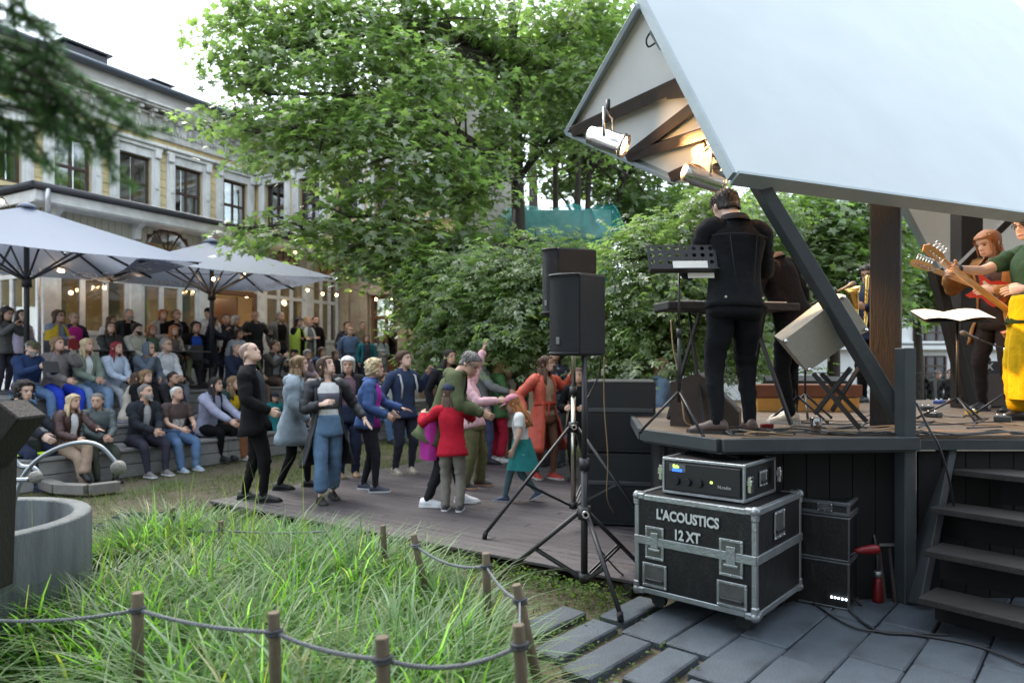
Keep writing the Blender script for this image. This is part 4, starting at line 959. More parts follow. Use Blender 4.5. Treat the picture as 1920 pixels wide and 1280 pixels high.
# keyboard on its stand
ka, kb = P(1252, 572, 5.35), P(1500, 576, 5.55); th = thing('keyboard', 'thin black stage keyboard in front of the man in black denim', 'keyboard', ka.lerp(kb, .5))
kx = (kb - ka).normalized(); ky = Z.cross(kx); kc = ka.lerp(kb, .5) + ky * .14
mb = MB(); mb.boxf(kc, kx * (kb - ka).length / 2, ky * .15, Z * .035, .01); part('body', mb, M_spk, th)
for k in range(28): mb = MB(); mb.boxf(kc - kx * .45 + kx * .033 * k - ky * .06 + Z * .037, kx * .0145, ky * .075, Z * .006); part('key', mb, mat('ivory_key', (.75, .73, .68), .4, 0), th)
kst = thing('keyboard_stand', 'black folding legs under the stage keyboard', 'stand', Vector((kc.x, kc.y, ZS)))
for sx in (-.28, .28):
    for sg in (-1, 1): mb = MB(); mb.bar(kc + kx * sx + ky * .1 * sg - Z * .04, Vector((kc.x, kc.y, ZS + .02)) + kx * sx * 1.3 - ky * .34 * sg, .02, .03); part('leg', mb, M_blk, kst)
mb = MB(); mb.bar(kc - kx * .3 - Z * .045, kc + kx * .3 - Z * .045, .03, .02); part('cross_bar', mb, M_blk, kst)
# wedge monitors
def wedge(p, ax, L, Dp, H, label, m=M_spk):
    ax = Vector(ax).normalized(); ay = Z.cross(ax); th = thing('wedge_monitor', label, 'monitor speaker', p, 'wedge monitors on the stage'); prof = [(0, 0), (Dp, 0), (Dp, H * .28), (Dp * .42, H), (0, H * .82)]
    mb = MB(); mb.prism([p + ay * a + Z * b_ for a, b_ in prof], ax * L); part('cabinet', mb, m, th)
    a, b_ = Vector((Dp, H * .28, 0)), Vector((Dp * .42, H, 0)); n2 = Vector((b_.y - a.y, a.x - b_.x, 0)).normalized(); q = [a.lerp(b_, .08) + n2 * .004, a.lerp(b_, .92) + n2 * .004]
    mb = MB(); mb.add([p + ay * t_.x + Z * t_.y + ax * e_ for t_ in q for e_ in (.03, L - .03)], [(0, 1, 3, 2)], False); part('grille', mb, mat('wedge_grille', (.06, .055, .05), .6, .1, 30, .5, 300), th)
wedge(on_stage(1252, 799) + Vector((.20, .50, 0)), (-.35, -.94, 0), .5, .52, .42, 'black wedge monitor behind the punched music stand', M_brown)
wedge(on_stage(1452, 755) + Vector((-.1, 0, 0)), (.97, -.2, 0), .62, .42, .34, 'bluish wedge monitor in front of the dark suited musician')
wedge(on_stage(1525, 752) + Vector((-.1, .1, 0)), (.97, -.2, 0), .55, .42, .32, 'small wedge monitor beside the beige amplifier stand')
# low wooden riser with yellow front
p = on_stage(1520, 772); th = thing('wooden_riser', 'low brown wooden box with a mustard front at the feet of the suited musician', 'box', p)
mb = MB(); mb.box((p.x, p.y + .2, ZS + .07), (1.05, .3, .14), .006); part('front', mb, mat('mustard_wood', (.42, .22, .05), .6, .2, 5), th); mb = MB(); mb.box((p.x, p.y + .22, ZS + .21), (1.1, .36, .13), .006); part('top', mb, mat('red_brown_wood', (.14, .05, .025), .5, .25, 6), th)
# tilted beige amplifier on a folding stand
M_tolex = mat('beige_tolex', (0.26, 0.245, 0.20), 0.6, 0.1, 30, 0.3, 250, stain=(.28, .26, .21), stain_scale=5)
M_cream2 = mat('cream_trim', (0.66, 0.58, 0.42), 0.55, 0.1, 20, 0.2, 200)
ac = P(1557, 622, 4.95); ax_ = Vector((.98, .20, 0)).normalized(); w1 = Vector((.62, -.05, .78)).normalized(); 
# side face (towards us) spanned by e1 (down-right) and e2 (up-right)
q0, q1, q2, q3 = P(1468, 640, 4.72), P(1583, 552, 4.78), P(1628, 618, 4.86), P(1515, 697, 4.78)
bkv = Vector((.10, .42, .055))
th = thing('guitar_amplifier', 'beige guitar amplifier tipped back on a folding stand behind the leaning brace', 'amplifier', (q0 + q2) / 2)
mb = MB(); mb.prism([q0, q1, q2, q3], bkv); part('cabinet', mb, M_tolex, th)
e1 = (q1 - q0).normalized(); e2 = (q2 - q1).normalized()
q2b = q2 + bkv; q1b = q1 + bkv; mb = MB(); nf = e2.cross(bkv).normalized(); nf = nf if nf.dot(e1) > 0 else -nf
fc_ = (q1 + q2 + q1b + q2b) / 4; mb.boxf(fc_ + nf * .004, e2 * ((q2 - q1).length / 2 * .92), bkv * .46, nf * .004); part('grille_cloth', mb, M_cream2, th)
tp = (q1 + q1b) / 2; ue = -e2
mb = MB(); mb.tube([tp + ue * .004 - bkv * .2 - e1 * .06, tp + ue * .035 - bkv * .16 - e1 * .06, tp + ue * .035 + bkv * .16 - e1 * .06, tp + ue * .004 + bkv * .2 - e1 * .06], .011, 6); part('handle', mb, M_blk, th)
for q in (q0, q1, q2, q3): mb = MB(); mb.ball(q + ((q0 + q2) / 2 - q).normalized() * .02 - bkv * .01, .016, 8, 6); part('corner', mb, M_chr, th)
st = thing('amplifier_stand', 'black folding stand with crossed legs carrying the beige amplifier', 'stand', Vector((ac.x, ac.y, ZS)))
for a, b_ in (((1525, 700, 4.8), (1612, 803, 4.75)), ((1595, 690, 4.9), (1528, 775, 5.2)), ((1540, 700, 5.15), (1625, 790, 5.1)), ((1610, 690, 5.2), (1560, 770, 5.4))):
    mb = MB(); pb = P(*b_); pb.z = max(pb.z, ZS + .015); mb.bar(P(*a), pb, .02, .03); part('leg', mb, M_blk, st)
# microphone stands
def micstand(p, h, boom, label, ang):
    th = thing('microphone_stand', label, 'microphone stand', p, 'microphone stands on the stage'); small_tripod(p, .22, .26, th, ang)
    mb = MB(); mb.cyl(p + Z * .15, p + Z * h, .010, 8); part('pole', mb, M_blk, th); mb = MB(); mb.tube([p + Z * h - boom * .25, p + Z * h + boom], .007, 6); part('boom', mb, M_blk, th)
    mb = MB(); e_ = p + Z * h + boom; bd = boom.normalized(); mb.lathe(e_, [(.011, 0), (.014, .1), (.024, .12), (.026, .15), (.012, .175)], 10, bd); part('microphone', mb, mat('mic_grey', (.12, .12, .12), .4, 0), th); mb = MB(); mb.ball(p + Z * h, .022, 8, 6); part('clamp', mb, M_chr, th)
micstand(on_stage(1495, 790), 1.05, Vector((.28, .15, -.13)), 'black boom microphone stand right of the man in black denim', 1.2)
micstand(Vector((2.62, 6.1, ZS)), 1.0, Vector((.26, -.05, .13)), 'microphone stand raised before the saxophone player', .2)
micstand(Vector((4.55, 6.3, ZS)), .62, Vector((-.25, 0, .1)), 'short microphone stand behind the lit sheet music stand', .7)
# lit music stand before the band
p = P(1795, 680, 5.9); p.z = ZS; th = thing('music_stand', 'black music stand with glowing open sheets before the guitar players', 'music stand', p); small_tripod(p, .2, .3, th, .4); mb = MB(); mb.cyl(p + Z * .15, p + Z * .86, .012, 8); part('pole', mb, M_blk, th)
c = p + Z * .89 + Vector((-.05, 0, 0)); X_ = Vector((.97, -.22, 0)).normalized(); Y_ = Vector((.2, .93, .28)).normalized(); mb = MB(); mb.boxf(c, X_ * .25, Y_ * .16, X_.cross(Y_) * .006); part('desk', mb, M_blk, th)
N_ = X_.cross(Y_); mb = MB()
for s_ in (-1, 1):
    rr = []
    for k in range(6): f = k / 5; rr.append([c + X_ * s_ * .27 * f + Y_ * y_ + N_ * (.012 + .03 * math.sin(math.pi * f * .8)) for y_ in (-.17, .17)])
    mb.loft(rr, False, True, False)
solo('open_songbook', mb, M_sheet, 'open white songbook lit by the stage lamp', 'songbook')
# saxophone on its stand stays with its player (see people); pedals, cables, cups
M_gold = mat('brass', (0.75, 0.50, 0.16), 0.25, 0.1, 10, metal=1.0)
M_cab = mat('cable_grey', (0.03, 0.03, 0.03), 0.5, 0); M_cabt = mat('cable_tan', (0.30, 0.20, 0.11), 0.5, 0)
def stage_cable(k, x0, y0, label, m, n=9, spread=.35, r=.006):
    rnd = random.Random(k); pts = []; x, y_ = x0, y0; a = rnd.uniform(0, 6.28)
    for i in range(n):
        pts.append(Vector((x, y_, ZS + r + .002 + (.02 if i % 3 == 1 else 0)))); a += rnd.uniform(-1.3, 1.5); x += math.cos(a) * spread * rnd.uniform(.4, 1); y_ += math.sin(a) * spread * .55 * rnd.uniform(.4, 1)
        y_ = max(4.66, y_); x = min(max(x, 1.5), 6.5)
    solo('stage_cable', cable(pts, r), m, label, 'cable', 'cables lying on the stage')
CB = [(1.55, 4.75, 'black cable coiled at the shoes of the man in black denim'), (1.9, 4.72, 'black cable looping past the plastic beer cup'), (2.2, 4.75, 'black cable tangled beneath the beige amplifier'), (2.35, 4.7, 'black cable bunched at the foot of the big post'), (3.1, 5.2, 'black cable running behind the big post'), (4.0, 5.4, 'black cable around the effect pedals'), (4.5, 5.2, 'black cable near the yellow trousers')]
CB += [(1.75, 4.8, 'black cable winding between the shoes and the red effect pedal'), (2.0, 5.0, 'black cable under the microphone stand'), (2.25, 4.95, 'black cable around the legs of the amplifier stand'), (1.95, 4.7, 'black cable along the front edge by the plastic cup'), (2.5, 4.9, 'black cable heaped beside the leaning brace'), (3.4, 4.9, 'black cable lying right of the edge post')]
for k, (x, y_, lb) in enumerate(CB): stage_cable(k + 3, x, y_, lb, M_cab, 11)
stage_cable(40, 1.7, 4.9, 'tan cable curling behind the brown shoes', M_cabt, 9); stage_cable(41, 3.9, 5.0, 'tan cable along the front of the stage right of the post', M_cabt, 9, .5); stage_cable(42, 3.0, 4.95, 'pale tan cable on the floor by the leaning brace', M_cabt, 9)
cu = on_stage(1530, 813); th = thing('plastic_cup', 'clear plastic cup with amber dregs at the front edge of the stage', 'cup', cu); mb = MB(); mb.lathe(cu, [(.03, 0), (.042, .115), (.040, .115), (.0285, .004)], 16); part('cup', mb, glass_mat('cup_plastic', (.8, .8, .78), .3), th); mb = MB(); mb.lathe(cu, [(.028, .004), (.032, .035)], 14); part('beer', mb, mat('beer', (.5, .18, .03), .2, 0), th)
rp = on_stage(1438, 803); mb = MB(); mb.box((rp.x, rp.y, ZS + .018), (.09, .05, .036), .006); solo('effect_pedal', mb, M_red, 'small red effect pedal behind the plastic cup', 'effect pedal', 'effect pedals on the stage')
for k, (u, v, c_, lb) in enumerate(((1738, 770, (.03, .03, .035), 'black effect pedal left of the sheet music stand'), (1762, 757, (.03, .08, .3), 'blue effect pedal behind the sheet music stand'), (1786, 757, (.5, .12, .05), 'orange effect pedal at the foot of the sheet music stand'), (1822, 778, (.5, .32, .03), 'yellow effect pedal in front of the sheet music stand'), (1852, 760, (.35, .3, .25), 'pale effect pedal beside the dark trousers of the guitarist'), (1750, 782, (.03, .03, .03), 'black pedal board box nearest the big post'), (1880, 790, (.04, .05, .05), 'dark effect pedal at the right photo edge'), (1840, 770, (.6, .3, .2), 'salmon effect pedal right of the sheet music stand'))):
    p = on_stage(u, v); th = thing('effect_pedal', lb, 'effect pedal', p, 'effect pedals on the stage'); mb = MB(); mb.box((p.x, p.y, ZS + .024), (.12, .09, .045), .006, rz=k * .4); part('case', mb, mat('pedal_%d' % k, c_, .4, .05), th)
    for s_ in (-.03, .03): mb = MB(); mb.lathe((p.x + s_, p.y + .02, ZS + .046), [(.012, 0), (.01, .016)], 8); part('knob', mb, M_chr, th)
# bass amplifier with the visible maker's letters
p = P(1862, 720, 7.6); p.z = ZS; th = thing('bass_amplifier', 'black amplifier cabinet with white letters behind the guitarist', 'amplifier', p); mb = MB(); mb.box((p.x + .1, p.y + .15, ZS + .26), (.72, .3, .52), .01); part('cabinet', mb, M_spk, th); mb = MB(); mb.box((p.x + .1, p.y - .002, ZS + .2), (.66, .006, .36)); part('grille_cloth', mb, M_brown, th)
place_text(text_mesh('VOX', .11, M_stn, bold=.003), th, (p.x - .12, p.y - .006, ZS + .455), (1, 0, 0), Z)
# cables hanging at the tripod and over the stage edge
solo('hanging_cable', cable([P(1126, 672, 4.9), P(1124, 700, 5.0), P(1105, 740, 5.0), P(1092, 765, 4.9), P(1098, 900, 4.85), P(1110, 1000, 4.9), P(1150, 1060, 4.9), Gd(1185, 1090, .01)], .006), M_wire, 'black speaker cable looping down beside the tripod pole', 'cable')
solo('hanging_cable', cable([P(1133, 670, 5.2), P(1133, 760, 5.3), P(1140, 860, 5.4), P(1138, 930, 5.6), P(1150, 960, 5.9)], .005), M_cabt, 'thin tan cable hanging in front of the subwoofers', 'cable')
solo('floor_cable', cable([Gd(1545, 1080, .01), Gd(1580, 1130, .01), Gd(1640, 1180, .01), Gd(1720, 1190, .01), Gd(1830, 1210, .01), Gd(1920, 1245, .01)], .008), M_wire, 'black cable snaking across the paving in front of the stairs', 'cable')
solo('floor_cable', cable([Gd(1525, 1130, .01), Gd(1600, 1175, .01), Gd(1690, 1185, .01), Gd(1780, 1190, .01)], .007), M_cab, 'second black cable on the paving below the dark crates', 'cable')
solo('hanging_cable', cable([P(1718, 755, 4.55), P(1740, 800, 4.5), P(1760, 835, 4.45), P(1780, 900, 4.5), P(1790, 960, 4.6)], .007), M_wire, 'black cable dropping from the stage edge beside the stairs', 'cable')
solo('stage_lead', cable([P(1258, 600, 5.2), P(1262, 650, 5.15), P(1272, 700, 5.1), P(1280, 760, 5.0), P(1285, 790, 4.98), P(1300, 798, 5.0)], .006), M_cabt, 'pale lead hanging from the keyboard beside the punched music stand', 'cable')
# ------------------------------------------------------------------ leaves
def leaf_shape(kind):
    """unit leaf in the xy plane, stem at the origin, tip along +y; quads"""
    if kind == 'maple':
        c = (0, .28, 0); tips = [(-.42, -.12), (-.78, .42), (0, 1.05), (.78, .42), (.42, -.12)]
        nt = [(-.05, 0), (-.34, .16), (-.27, .52), (.27, .52), (.34, .16), (.05, 0)]
        V = [c] + [(x, y, -.10 * abs(x) - .06 * y) for x, y in tips] + [(x, y, .0) for x, y in nt]
        Fq = [(0, 6 + k, 1 + k, 7 + k) for k in range(5)]
    elif kind == 'compound':
        V = []; Fq = []
        for (bx, by, dx, dy, L) in ((0, .55, 0, 1, .5), (0, .45, .8, .55, .46), (0, .45, -.8, .55, .46), (0, .18, .95, .2, .42), (0, .18, -.95, .2, .42)):
            n = math.hypot(dx, dy); dx /= n; dy /= n; px, py = -dy, dx; o = len(V)
            V += [(bx, by, 0), (bx + dx * L * .45 + px * .13, by + dy * L * .45 + py * .13, .02), (bx + dx * L, by + dy * L, -.10), (bx + dx * L * .45 - px * .13, by + dy * L * .45 - py * .13, .02)]; Fq.append((o, o + 3, o + 2, o + 1))
    else:
        V = [(0, 0, 0), (.30, .45, .03), (0, 1, -.08), (-.30, .45, .03)]; Fq = [(0, 1, 2, 3)]
    return np.array(V, dtype=np.float64), np.array(Fq)
LS = {k: leaf_shape(k) for k in ('maple', 'compound', 'simple')}
def nrm(a): return a / np.maximum(np.linalg.norm(a, axis=1, keepdims=True), 1e-9)
def leaves(pos, nor, tip, size, kind, bright):
    V, Fq = LS[kind]; n = len(pos); nor = nrm(nor); tip = nrm(tip - nor * (tip * nor).sum(1, keepdims=True)); side = np.cross(tip, nor)
    P_ = pos[:, None, :] + size[:, None, None] * (V[None, :, 0:1] * side[:, None, :] + V[None, :, 1:2] * tip[:, None, :] + V[None, :, 2:3] * nor[:, None, :])
    Fa = (np.arange(n)[:, None, None] * len(V) + Fq[None]).reshape(-1, 4)
    T = np.repeat(bright[:, None, :], len(V), 1).reshape(-1, 3)
    return P_.reshape(-1, 3), Fa, T
def crown(clusters, nspray, per, size, kind, rng, flat=.16, srad=.55, hue=(1, 1, 1), shell=.45, droop=.35):
    """clusters: (centre, (rx, ry, rz), weight). Leaves sit in flattened sprays spread through each cluster."""
    W = np.array([c[2] for c in clusters], float); W /= W.sum(); out = []
    for (c, r, w), f in zip(clusters, W):
        k = max(2, int(nspray * f)); u = nrm(rng.normal(size=(k, 3))); rad = rng.uniform(shell, 1, k) ** .6 * rng.choice([1, 1, 1, 1.22, 1.45], k)
        sc = np.array(c) + u * rad[:, None] * np.array(r); outd = u * np.array([1, 1, .35]); outd = nrm(outd)
        m = k * per; si = np.repeat(np.arange(k), per); ang = rng.uniform(0, 2 * np.pi, m); q = np.sqrt(rng.uniform(0, 1, m)) * srad * rng.uniform(.6, 1.25, k)[si]
        dx = np.cos(ang) * q; dy = np.sin(ang) * q
        tilt = outd[si]; hx = np.stack([dx, dy, np.zeros(m)], 1); along = (hx * tilt).sum(1)
        pos = sc[si] + hx + np.stack([np.zeros(m), np.zeros(m), -droop * along - .25 * q * q / srad + rng.normal(0, flat * .5, m)], 1)
        nor = np.array([0, 0, 1.0]) + tilt * .45 + rng.normal(0, .38, (m, 3)); tip = hx / np.maximum(q, .05)[:, None] + tilt * .5 + rng.normal(0, .5, (m, 3)) + np.array([0, 0, -.35])
        s = size * rng.uniform(.65, 1.25, m); sb = rng.uniform(.75, 1.25, k)[si] * rng.uniform(.8, 1.2, m); yel = rng.uniform(0, 1, k)[si] * rng.uniform(.4, 1, m)
        br = sb[:, None] * (np.array(hue)[None] * (1 + yel[:, None] * np.array([.20, .10, -.08])[None])); out.append(leaves(pos, nor, tip, s, kind, br))
    vo = 0; Vs, Fs, Ts = [], [], []
    for a, b, c in out: Vs.append(a); Fs.append(b + vo); Ts.append(c); vo += len(a)
    return np.concatenate(Vs), np.concatenate(Fs), np.concatenate(Ts)
M_maple = leaf_mat('maple_leaf', (0.132, 0.172, 0.096), (0.155, 0.19, 0.12), .95, .36, .45)
M_ash = leaf_mat('ash_leaf', (0.125, 0.17, 0.085), (0.15, 0.19, 0.11), .9, .40, .42)
M_dleaf = leaf_mat('dark_leaf', (0.100, 0.142, 0.066), (0.13, 0.17, 0.095), .9, .38, .40)
M_bark = mat('tree_bark', (0.055, 0.045, 0.036), 0.9, 0.35, 8, 0.9, 30, stretch=(3, 3, .6))
def tree(label, name, base, trunk, clusters, mleaf, nspray, per, size, kind, seed, r0=.22, hue=(1, 1, 1), limb=.05, group=None, **kw):
    rng = np.random.default_rng(seed); rd = random.Random(seed); th = thing(name, label, 'tree', base, group)
    tp = [Vector(p) for p in trunk]; n = len(tp); mb = MB(); mb.tube(tp, [r0 * (1 - .75 * i / (n - 1)) for i in range(n)], 10); part('trunk', mb, M_bark, th)
    lm = MB()
    for c, r, w in clusters:
        c = Vector(c); zc = min(max(c.z - .35 * (c - tp[0]).length * .5, tp[1].z), tp[-1].z); best = min(range(n - 1), key=lambda i: abs(tp[i].z - zc)); a = tp[best].lerp(tp[best + 1], .5)
        mid = a.lerp(c, .55) + Z * (.12 * (c - a).length) + Vector((rd.uniform(-.3, .3), rd.uniform(-.3, .3), 0)); rr = limb * min(1.6, .6 + .25 * (c - a).length)
        e = c - Z * r[2] * .2; pts = [a, a.lerp(mid, .5) + Z * .1, mid, mid.lerp(e, .5) + Z * .08, e]; lm.tube(pts, [rr, rr * .85, rr * .65, rr * .45, rr * .25], 6)
        for k in range(6):
            f = rd.uniform(.3, 1); i = min(3, int(f * 4)); s = pts[i].lerp(pts[i + 1], f * 4 - i); d = Vector((rd.gauss(0, 1) * r[0], rd.gauss(0, 1) * r[1], rd.gauss(.1, .6) * r[2])) * .75
            lm.tube([s, s + d * .5 + Z * .08, s + d], [rr * .35, rr * .22, rr * .1], 5, False)
    part('branches', lm, M_bark, th)
    V, Fq, T = crown(clusters, nspray, per, size, kind, rng, hue=hue, **kw); me = raw_mesh('crown', V - np.array(base)[None], Fq, mleaf, T)
    o = link_obj('crown', me, base, th); o['kind'] = 'stuff'; return th
def cl(lst, fy=1.0):
    """(u, v, d, radius_px_x, radius_px_y[, weight]) -> clusters in metres"""
    out = []
    for q in lst:
        u, v, d, a, b = q[:5]; w = q[5] if len(q) > 5 else 1; rx, rz = a / F * d, b / F * d
        out.append((tuple(P(u, v, d)), (rx, min(rx, 1.6) * fy, rz), w * rx * rz))
    return out
# the big maple that spreads over the courtyard
mb_ = Vector((.15, 15.5, 0)); trunk = [mb_, mb_ + Vector((.02, 0, 2)), mb_ + Vector((0, 0, 4.5)), mb_ + Vector((-.05, 0, 7)), mb_ + Vector((-.15, 0, 9.5)), mb_ + Vector((-.2, 0, 12.5))]
C_ = [(410, 45, 14.5, 60, 28, .8), (470, 30, 14.2, 60, 50, .9), (450, 105, 14, 60, 40, .9), (520, 95, 14, 80, 70), (560, 20, 14.5, 100, 50), (500, 170, 13.8, 70, 40, .9), (640, 70, 14.5, 110, 80), (620, 165, 13.5, 90, 50), (740, 40, 15, 110, 80), (720, 140, 14, 100, 60), (840, 70, 15, 110, 90), (960, 50, 15.5, 110, 80), (1070, 60, 15.5, 110, 80), (1140, 30, 15.5, 70, 60),
      (1090, 150, 15, 80, 60), (1000, 145, 15, 90, 45), (850, 165, 14, 90, 50), (540, 235, 13.2, 80, 35), (400, 222, 13.2, 55, 18, 1.1), (470, 245, 13, 70, 26), (640, 235, 13, 90, 45), (750, 235, 13, 100, 55), (590, 290, 12.8, 80, 30), (505, 290, 12.7, 60, 20, .8), (690, 300, 12.6, 90, 40), (800, 300, 13, 90, 60), (740, 370, 12.5, 80, 45), (850, 380, 13, 90, 60),
      (560, 425, 12.4, 70, 26), (490, 440, 12.3, 60, 24), (445, 425, 12.2, 30, 16, .9), (620, 400, 12.5, 60, 34), (650, 455, 12.5, 70, 34), (720, 450, 12.5, 80, 50), (800, 470, 13, 90, 60), (680, 520, 12.8, 26, 30, .8), (700, 500, 12.4, 50, 26), (745, 530, 12.2, 45, 34), (780, 500, 12.2, 60, 40), (800, 575, 12.2, 30, 36), (830, 520, 12.2, 50, 40), (820, 600, 12.2, 40, 40), (870, 560, 12.3, 50, 50), (900, 480, 12.6, 60, 50), (870, 460, 13.5, 60, 50), (800, 550, 13.2, 40, 40), (930, 240, 14.5, 70, 50), (1040, 240, 15, 70, 50), (910, 330, 14, 70, 50), (1120, 240, 15, 50, 60), (800, 610, 13.5, 50, 30, .8)]
tree('tall spreading maple with dense layered leaves arching over the courtyard', 'maple_tree', mb_, trunk, cl(C_), M_maple, 1080, 26, .135, 'maple', 11, r0=.24, limb=.06, srad=.5, shell=.25)
# ash-leaved maples behind the loudspeakers
def small_tree(label, name, u, d, lst, m, ns, per, size, kind, seed, hue=(1, 1, 1), r0=.09, top=None, group=None, **kw):
    b = Vector(((u - 960) / F * d, d, 0)); zt = top or 3.4
    tree(label, name, b, [b, b + Vector((.05, .02, zt * .35)), b + Vector((-.03, .0, zt * .7)), b + Vector((.04, 0, zt))], cl(lst), m, ns, per, size, kind, seed, r0, hue, .03, group, **kw)
G1 = 'trees behind the dance deck'
small_tree('pale green ash leaved maple rising just left of the loudspeakers', 'ash_maple', 960, 11.5, [(940, 505, 11.5, 70, 30), (1010, 545, 11.2, 80, 50), (900, 540, 11.5, 90, 60), (980, 600, 11, 90, 60), (880, 620, 11.5, 90, 50), (990, 465, 11.3, 30, 30), (1065, 470, 11.6, 22, 30), (820, 520, 12, 60, 45), (940, 660, 11.3, 90, 30)], M_ash, 420, 24, .17, 'compound', 21, group=G1, top=4.2, srad=.42)
small_tree('pale green ash leaved maple between the loudspeakers and the man in black denim', 'ash_maple', 1200, 10.2, [(1190, 500, 10, 70, 70), (1250, 560, 9.8, 80, 60), (1180, 600, 10, 80, 70), (1290, 520, 10.2, 60, 60), (1300, 620, 10, 80, 60), (1240, 650, 9.8, 90, 45), (1160, 680, 10, 60, 40), (1225, 440, 10.4, 40, 40), (1300, 450, 10.4, 60, 50), (1330, 400, 10.8, 50, 40), (1390, 640, 10.4, 50, 60)], M_ash, 420, 24, .165, 'compound', 22, group=G1, top=3.6, srad=.42)
small_tree('bushy dark maple sapling in front of the brick wall', 'maple_sapling', 850, 12.6, [(835, 570, 12.6, 36, 40), (880, 590, 12.4, 60, 50), (860, 650, 12.4, 60, 40), (920, 560, 12.7, 60, 50), (815, 660, 12.6, 26, 24), (825, 695, 12.5, 35, 16)], M_dleaf, 190, 24, .12, 'maple', 23, group=G1, top=2.8)
small_tree('dark maple with several thin trunks seen below the white roof corner', 'maple_tree', 1085, 17, [(1060, 310, 19, 70, 50), (1130, 330, 19, 80, 50), (1200, 350, 19, 80, 60), (1240, 340, 18.5, 80, 60), (1180, 420, 19, 60, 40), (1250, 420, 18, 80, 60), (1060, 180, 18, 80, 70), (1150, 120, 18, 80, 70), (1090, 270, 18, 50, 40, .7), (1310, 390, 16.5, 70, 50)], M_dleaf, 420, 26, .15, 'maple', 24, group=G1, r0=.17, top=8)
small_tree('dark green maple behind the leaning brace and the big post', 'maple_tree', 1560, 14, [(1480, 430, 13.5, 80, 70), (1560, 400, 14, 90, 60), (1540, 490, 13.5, 90, 60), (1600, 540, 13.5, 80, 50), (1640, 420, 14, 80, 60), (1450, 540, 13.5, 70, 60), (1500, 370, 14.5, 80, 40), (1580, 470, 13.6, 90, 50)], M_dleaf, 380, 26, .14, 'maple', 25, hue=(1.1, 1.1, 1.1), group=G1, r0=.16, top=5)
small_tree('dark maple beyond the stage right of the big post', 'maple_tree', 1720, 16, [(1700, 470, 16, 60, 80), (1750, 540, 15.5, 60, 50), (1700, 560, 15.5, 60, 40), (1800, 560, 16.5, 60, 40), (1780, 480, 17, 60, 60)], M_dleaf, 200, 26, .14, 'maple', 26, group=G1, r0=.14, top=4.4)
small_tree('light green young maple behind the keyboard player', 'ash_maple', 1400, 12.5, [(1420, 420, 12.5, 60, 60), (1380, 500, 12.3, 60, 60), (1410, 580, 12, 60, 60), (1450, 630, 12, 60, 50), (1350, 560, 12, 50, 50), (1340, 680, 11.5, 60, 20)], M_ash, 240, 24, .15, 'compound', 27, hue=(.85, .9, .8), group=G1, top=3.6)
small_tree('tall sunlit tree showing yellow green through the maple behind the house', 'far_tree', 1000, 34, [(840, 190, 34, 60, 50), (900, 230, 34, 60, 40), (780, 100, 35, 80, 60), (960, 120, 36, 90, 70), (1080, 140, 36, 90, 80), (1150, 250, 34, 80, 60), (1200, 120, 36, 80, 80)], M_ash, 300, 26, .34, 'maple', 28, hue=(1.2, 1.15, .7), group=G1, r0=.4, top=17, srad=1.3)
for k, (u, d, lab) in enumerate(((1072, 16.5, 'thin dark trunk left of its two neighbours'), (1105, 17.5, 'middle one'), (1130, 18, 'right one'))):
    b = Vector(((u - 960) / F * d, d, 0)); mb = MB(); rd = random.Random(k); pts = [b + Vector((rd.uniform(-.15, .15) * i * .4 + i * .1 * (k - 1), 0, i * 1.6)) for i in range(7)]; mb.tube(pts, [.12 - .014 * i for i in range(7)], 8)
    for q in range(9): i = rd.randint(2, 6); s_ = pts[i]; e = s_ + Vector((rd.uniform(-1.3, 1.3), rd.uniform(-.6, .6), rd.uniform(.6, 1.6))); mb.tube([s_, s_.lerp(e, .5) + Z * .15, e], [.045, .03, .012], 6)
    solo('bare_trunk', mb, M_bark, ['leftmost thin bare trunk behind the white roof corner', 'middle thin bare trunk behind the white roof corner', 'rightmost thin bare trunk behind the white roof corner'][k], 'tree', G1)
# a far wooded edge closes the view
V, Fq, T = crown([((x, 46 + 3 * math.sin(x), 3.2), (3.6, 2, 3.6), 1) for x in range(-16, 34, 5)], 900, 22, .42, 'simple', np.random.default_rng(5), srad=1.2)
tag(link_obj('far_wood', raw_mesh('far_wood', V, Fq, M_dleaf, T), (0, 0, 0)), 'far green trees closing the view behind the yard', 'trees', kind='stuff')
# spruce branch hanging into the picture at the top left, close to the lens
M_need = leaf_mat('spruce_needle', (0.03, 0.07, 0.028), (0.04, 0.085, 0.04), .3, .5, .25)
sp = thing('spruce_branch', 'dark blurred spruce twigs hanging into the top left corner', 'branch', P(-60, 60, 1.45))
br = MB(); rng = np.random.default_rng(3); rd = random.Random(4); NP, NT = [], []; twl = []
for (u0, v0, u1, v1, d0, d1) in ((-80, 0, 120, 95, 1.5, 1.4), (-80, 60, 225, 200, 1.5, 1.35), (-80, 130, 275, 255, 1.5, 1.4), (-60, 200, 150, 260, 1.5, 1.45), (-60, 240, 60, 275, 1.5, 1.5), (-60, -30, 60, 40, 1.5, 1.4), (40, 130, 210, 290, 1.42, 1.38), (-40, 110, 120, 240, 1.5, 1.45), (-60, 90, 150, 160, 1.45, 1.42), (-60, 170, 200, 235, 1.48, 1.4)):
    a, b = P(u0, v0, d0), P(u1, v1, d1); pts = [a.lerp(b, f) + Z * .03 * math.sin(math.pi * f) for f in np.linspace(0, 1, 7)]; br.tube(pts, [.006 - .0006 * k for k in range(7)], 5); twl.append(pts)
    for k in range(7):
        f = rd.uniform(.15, .95); s = a.lerp(b, f); e = s + Vector((rd.uniform(-.02, .09), rd.uniform(-.07, .07), rd.uniform(-.10, .01))); br.tube([s, s.lerp(e, .5), e], [.003, .002, .0015], 4); twl.append([s, s.lerp(e, .5), e])
part('twigs', br, M_bark, sp)
pos, tip, nor, sz, bri = [], [], [], [], []
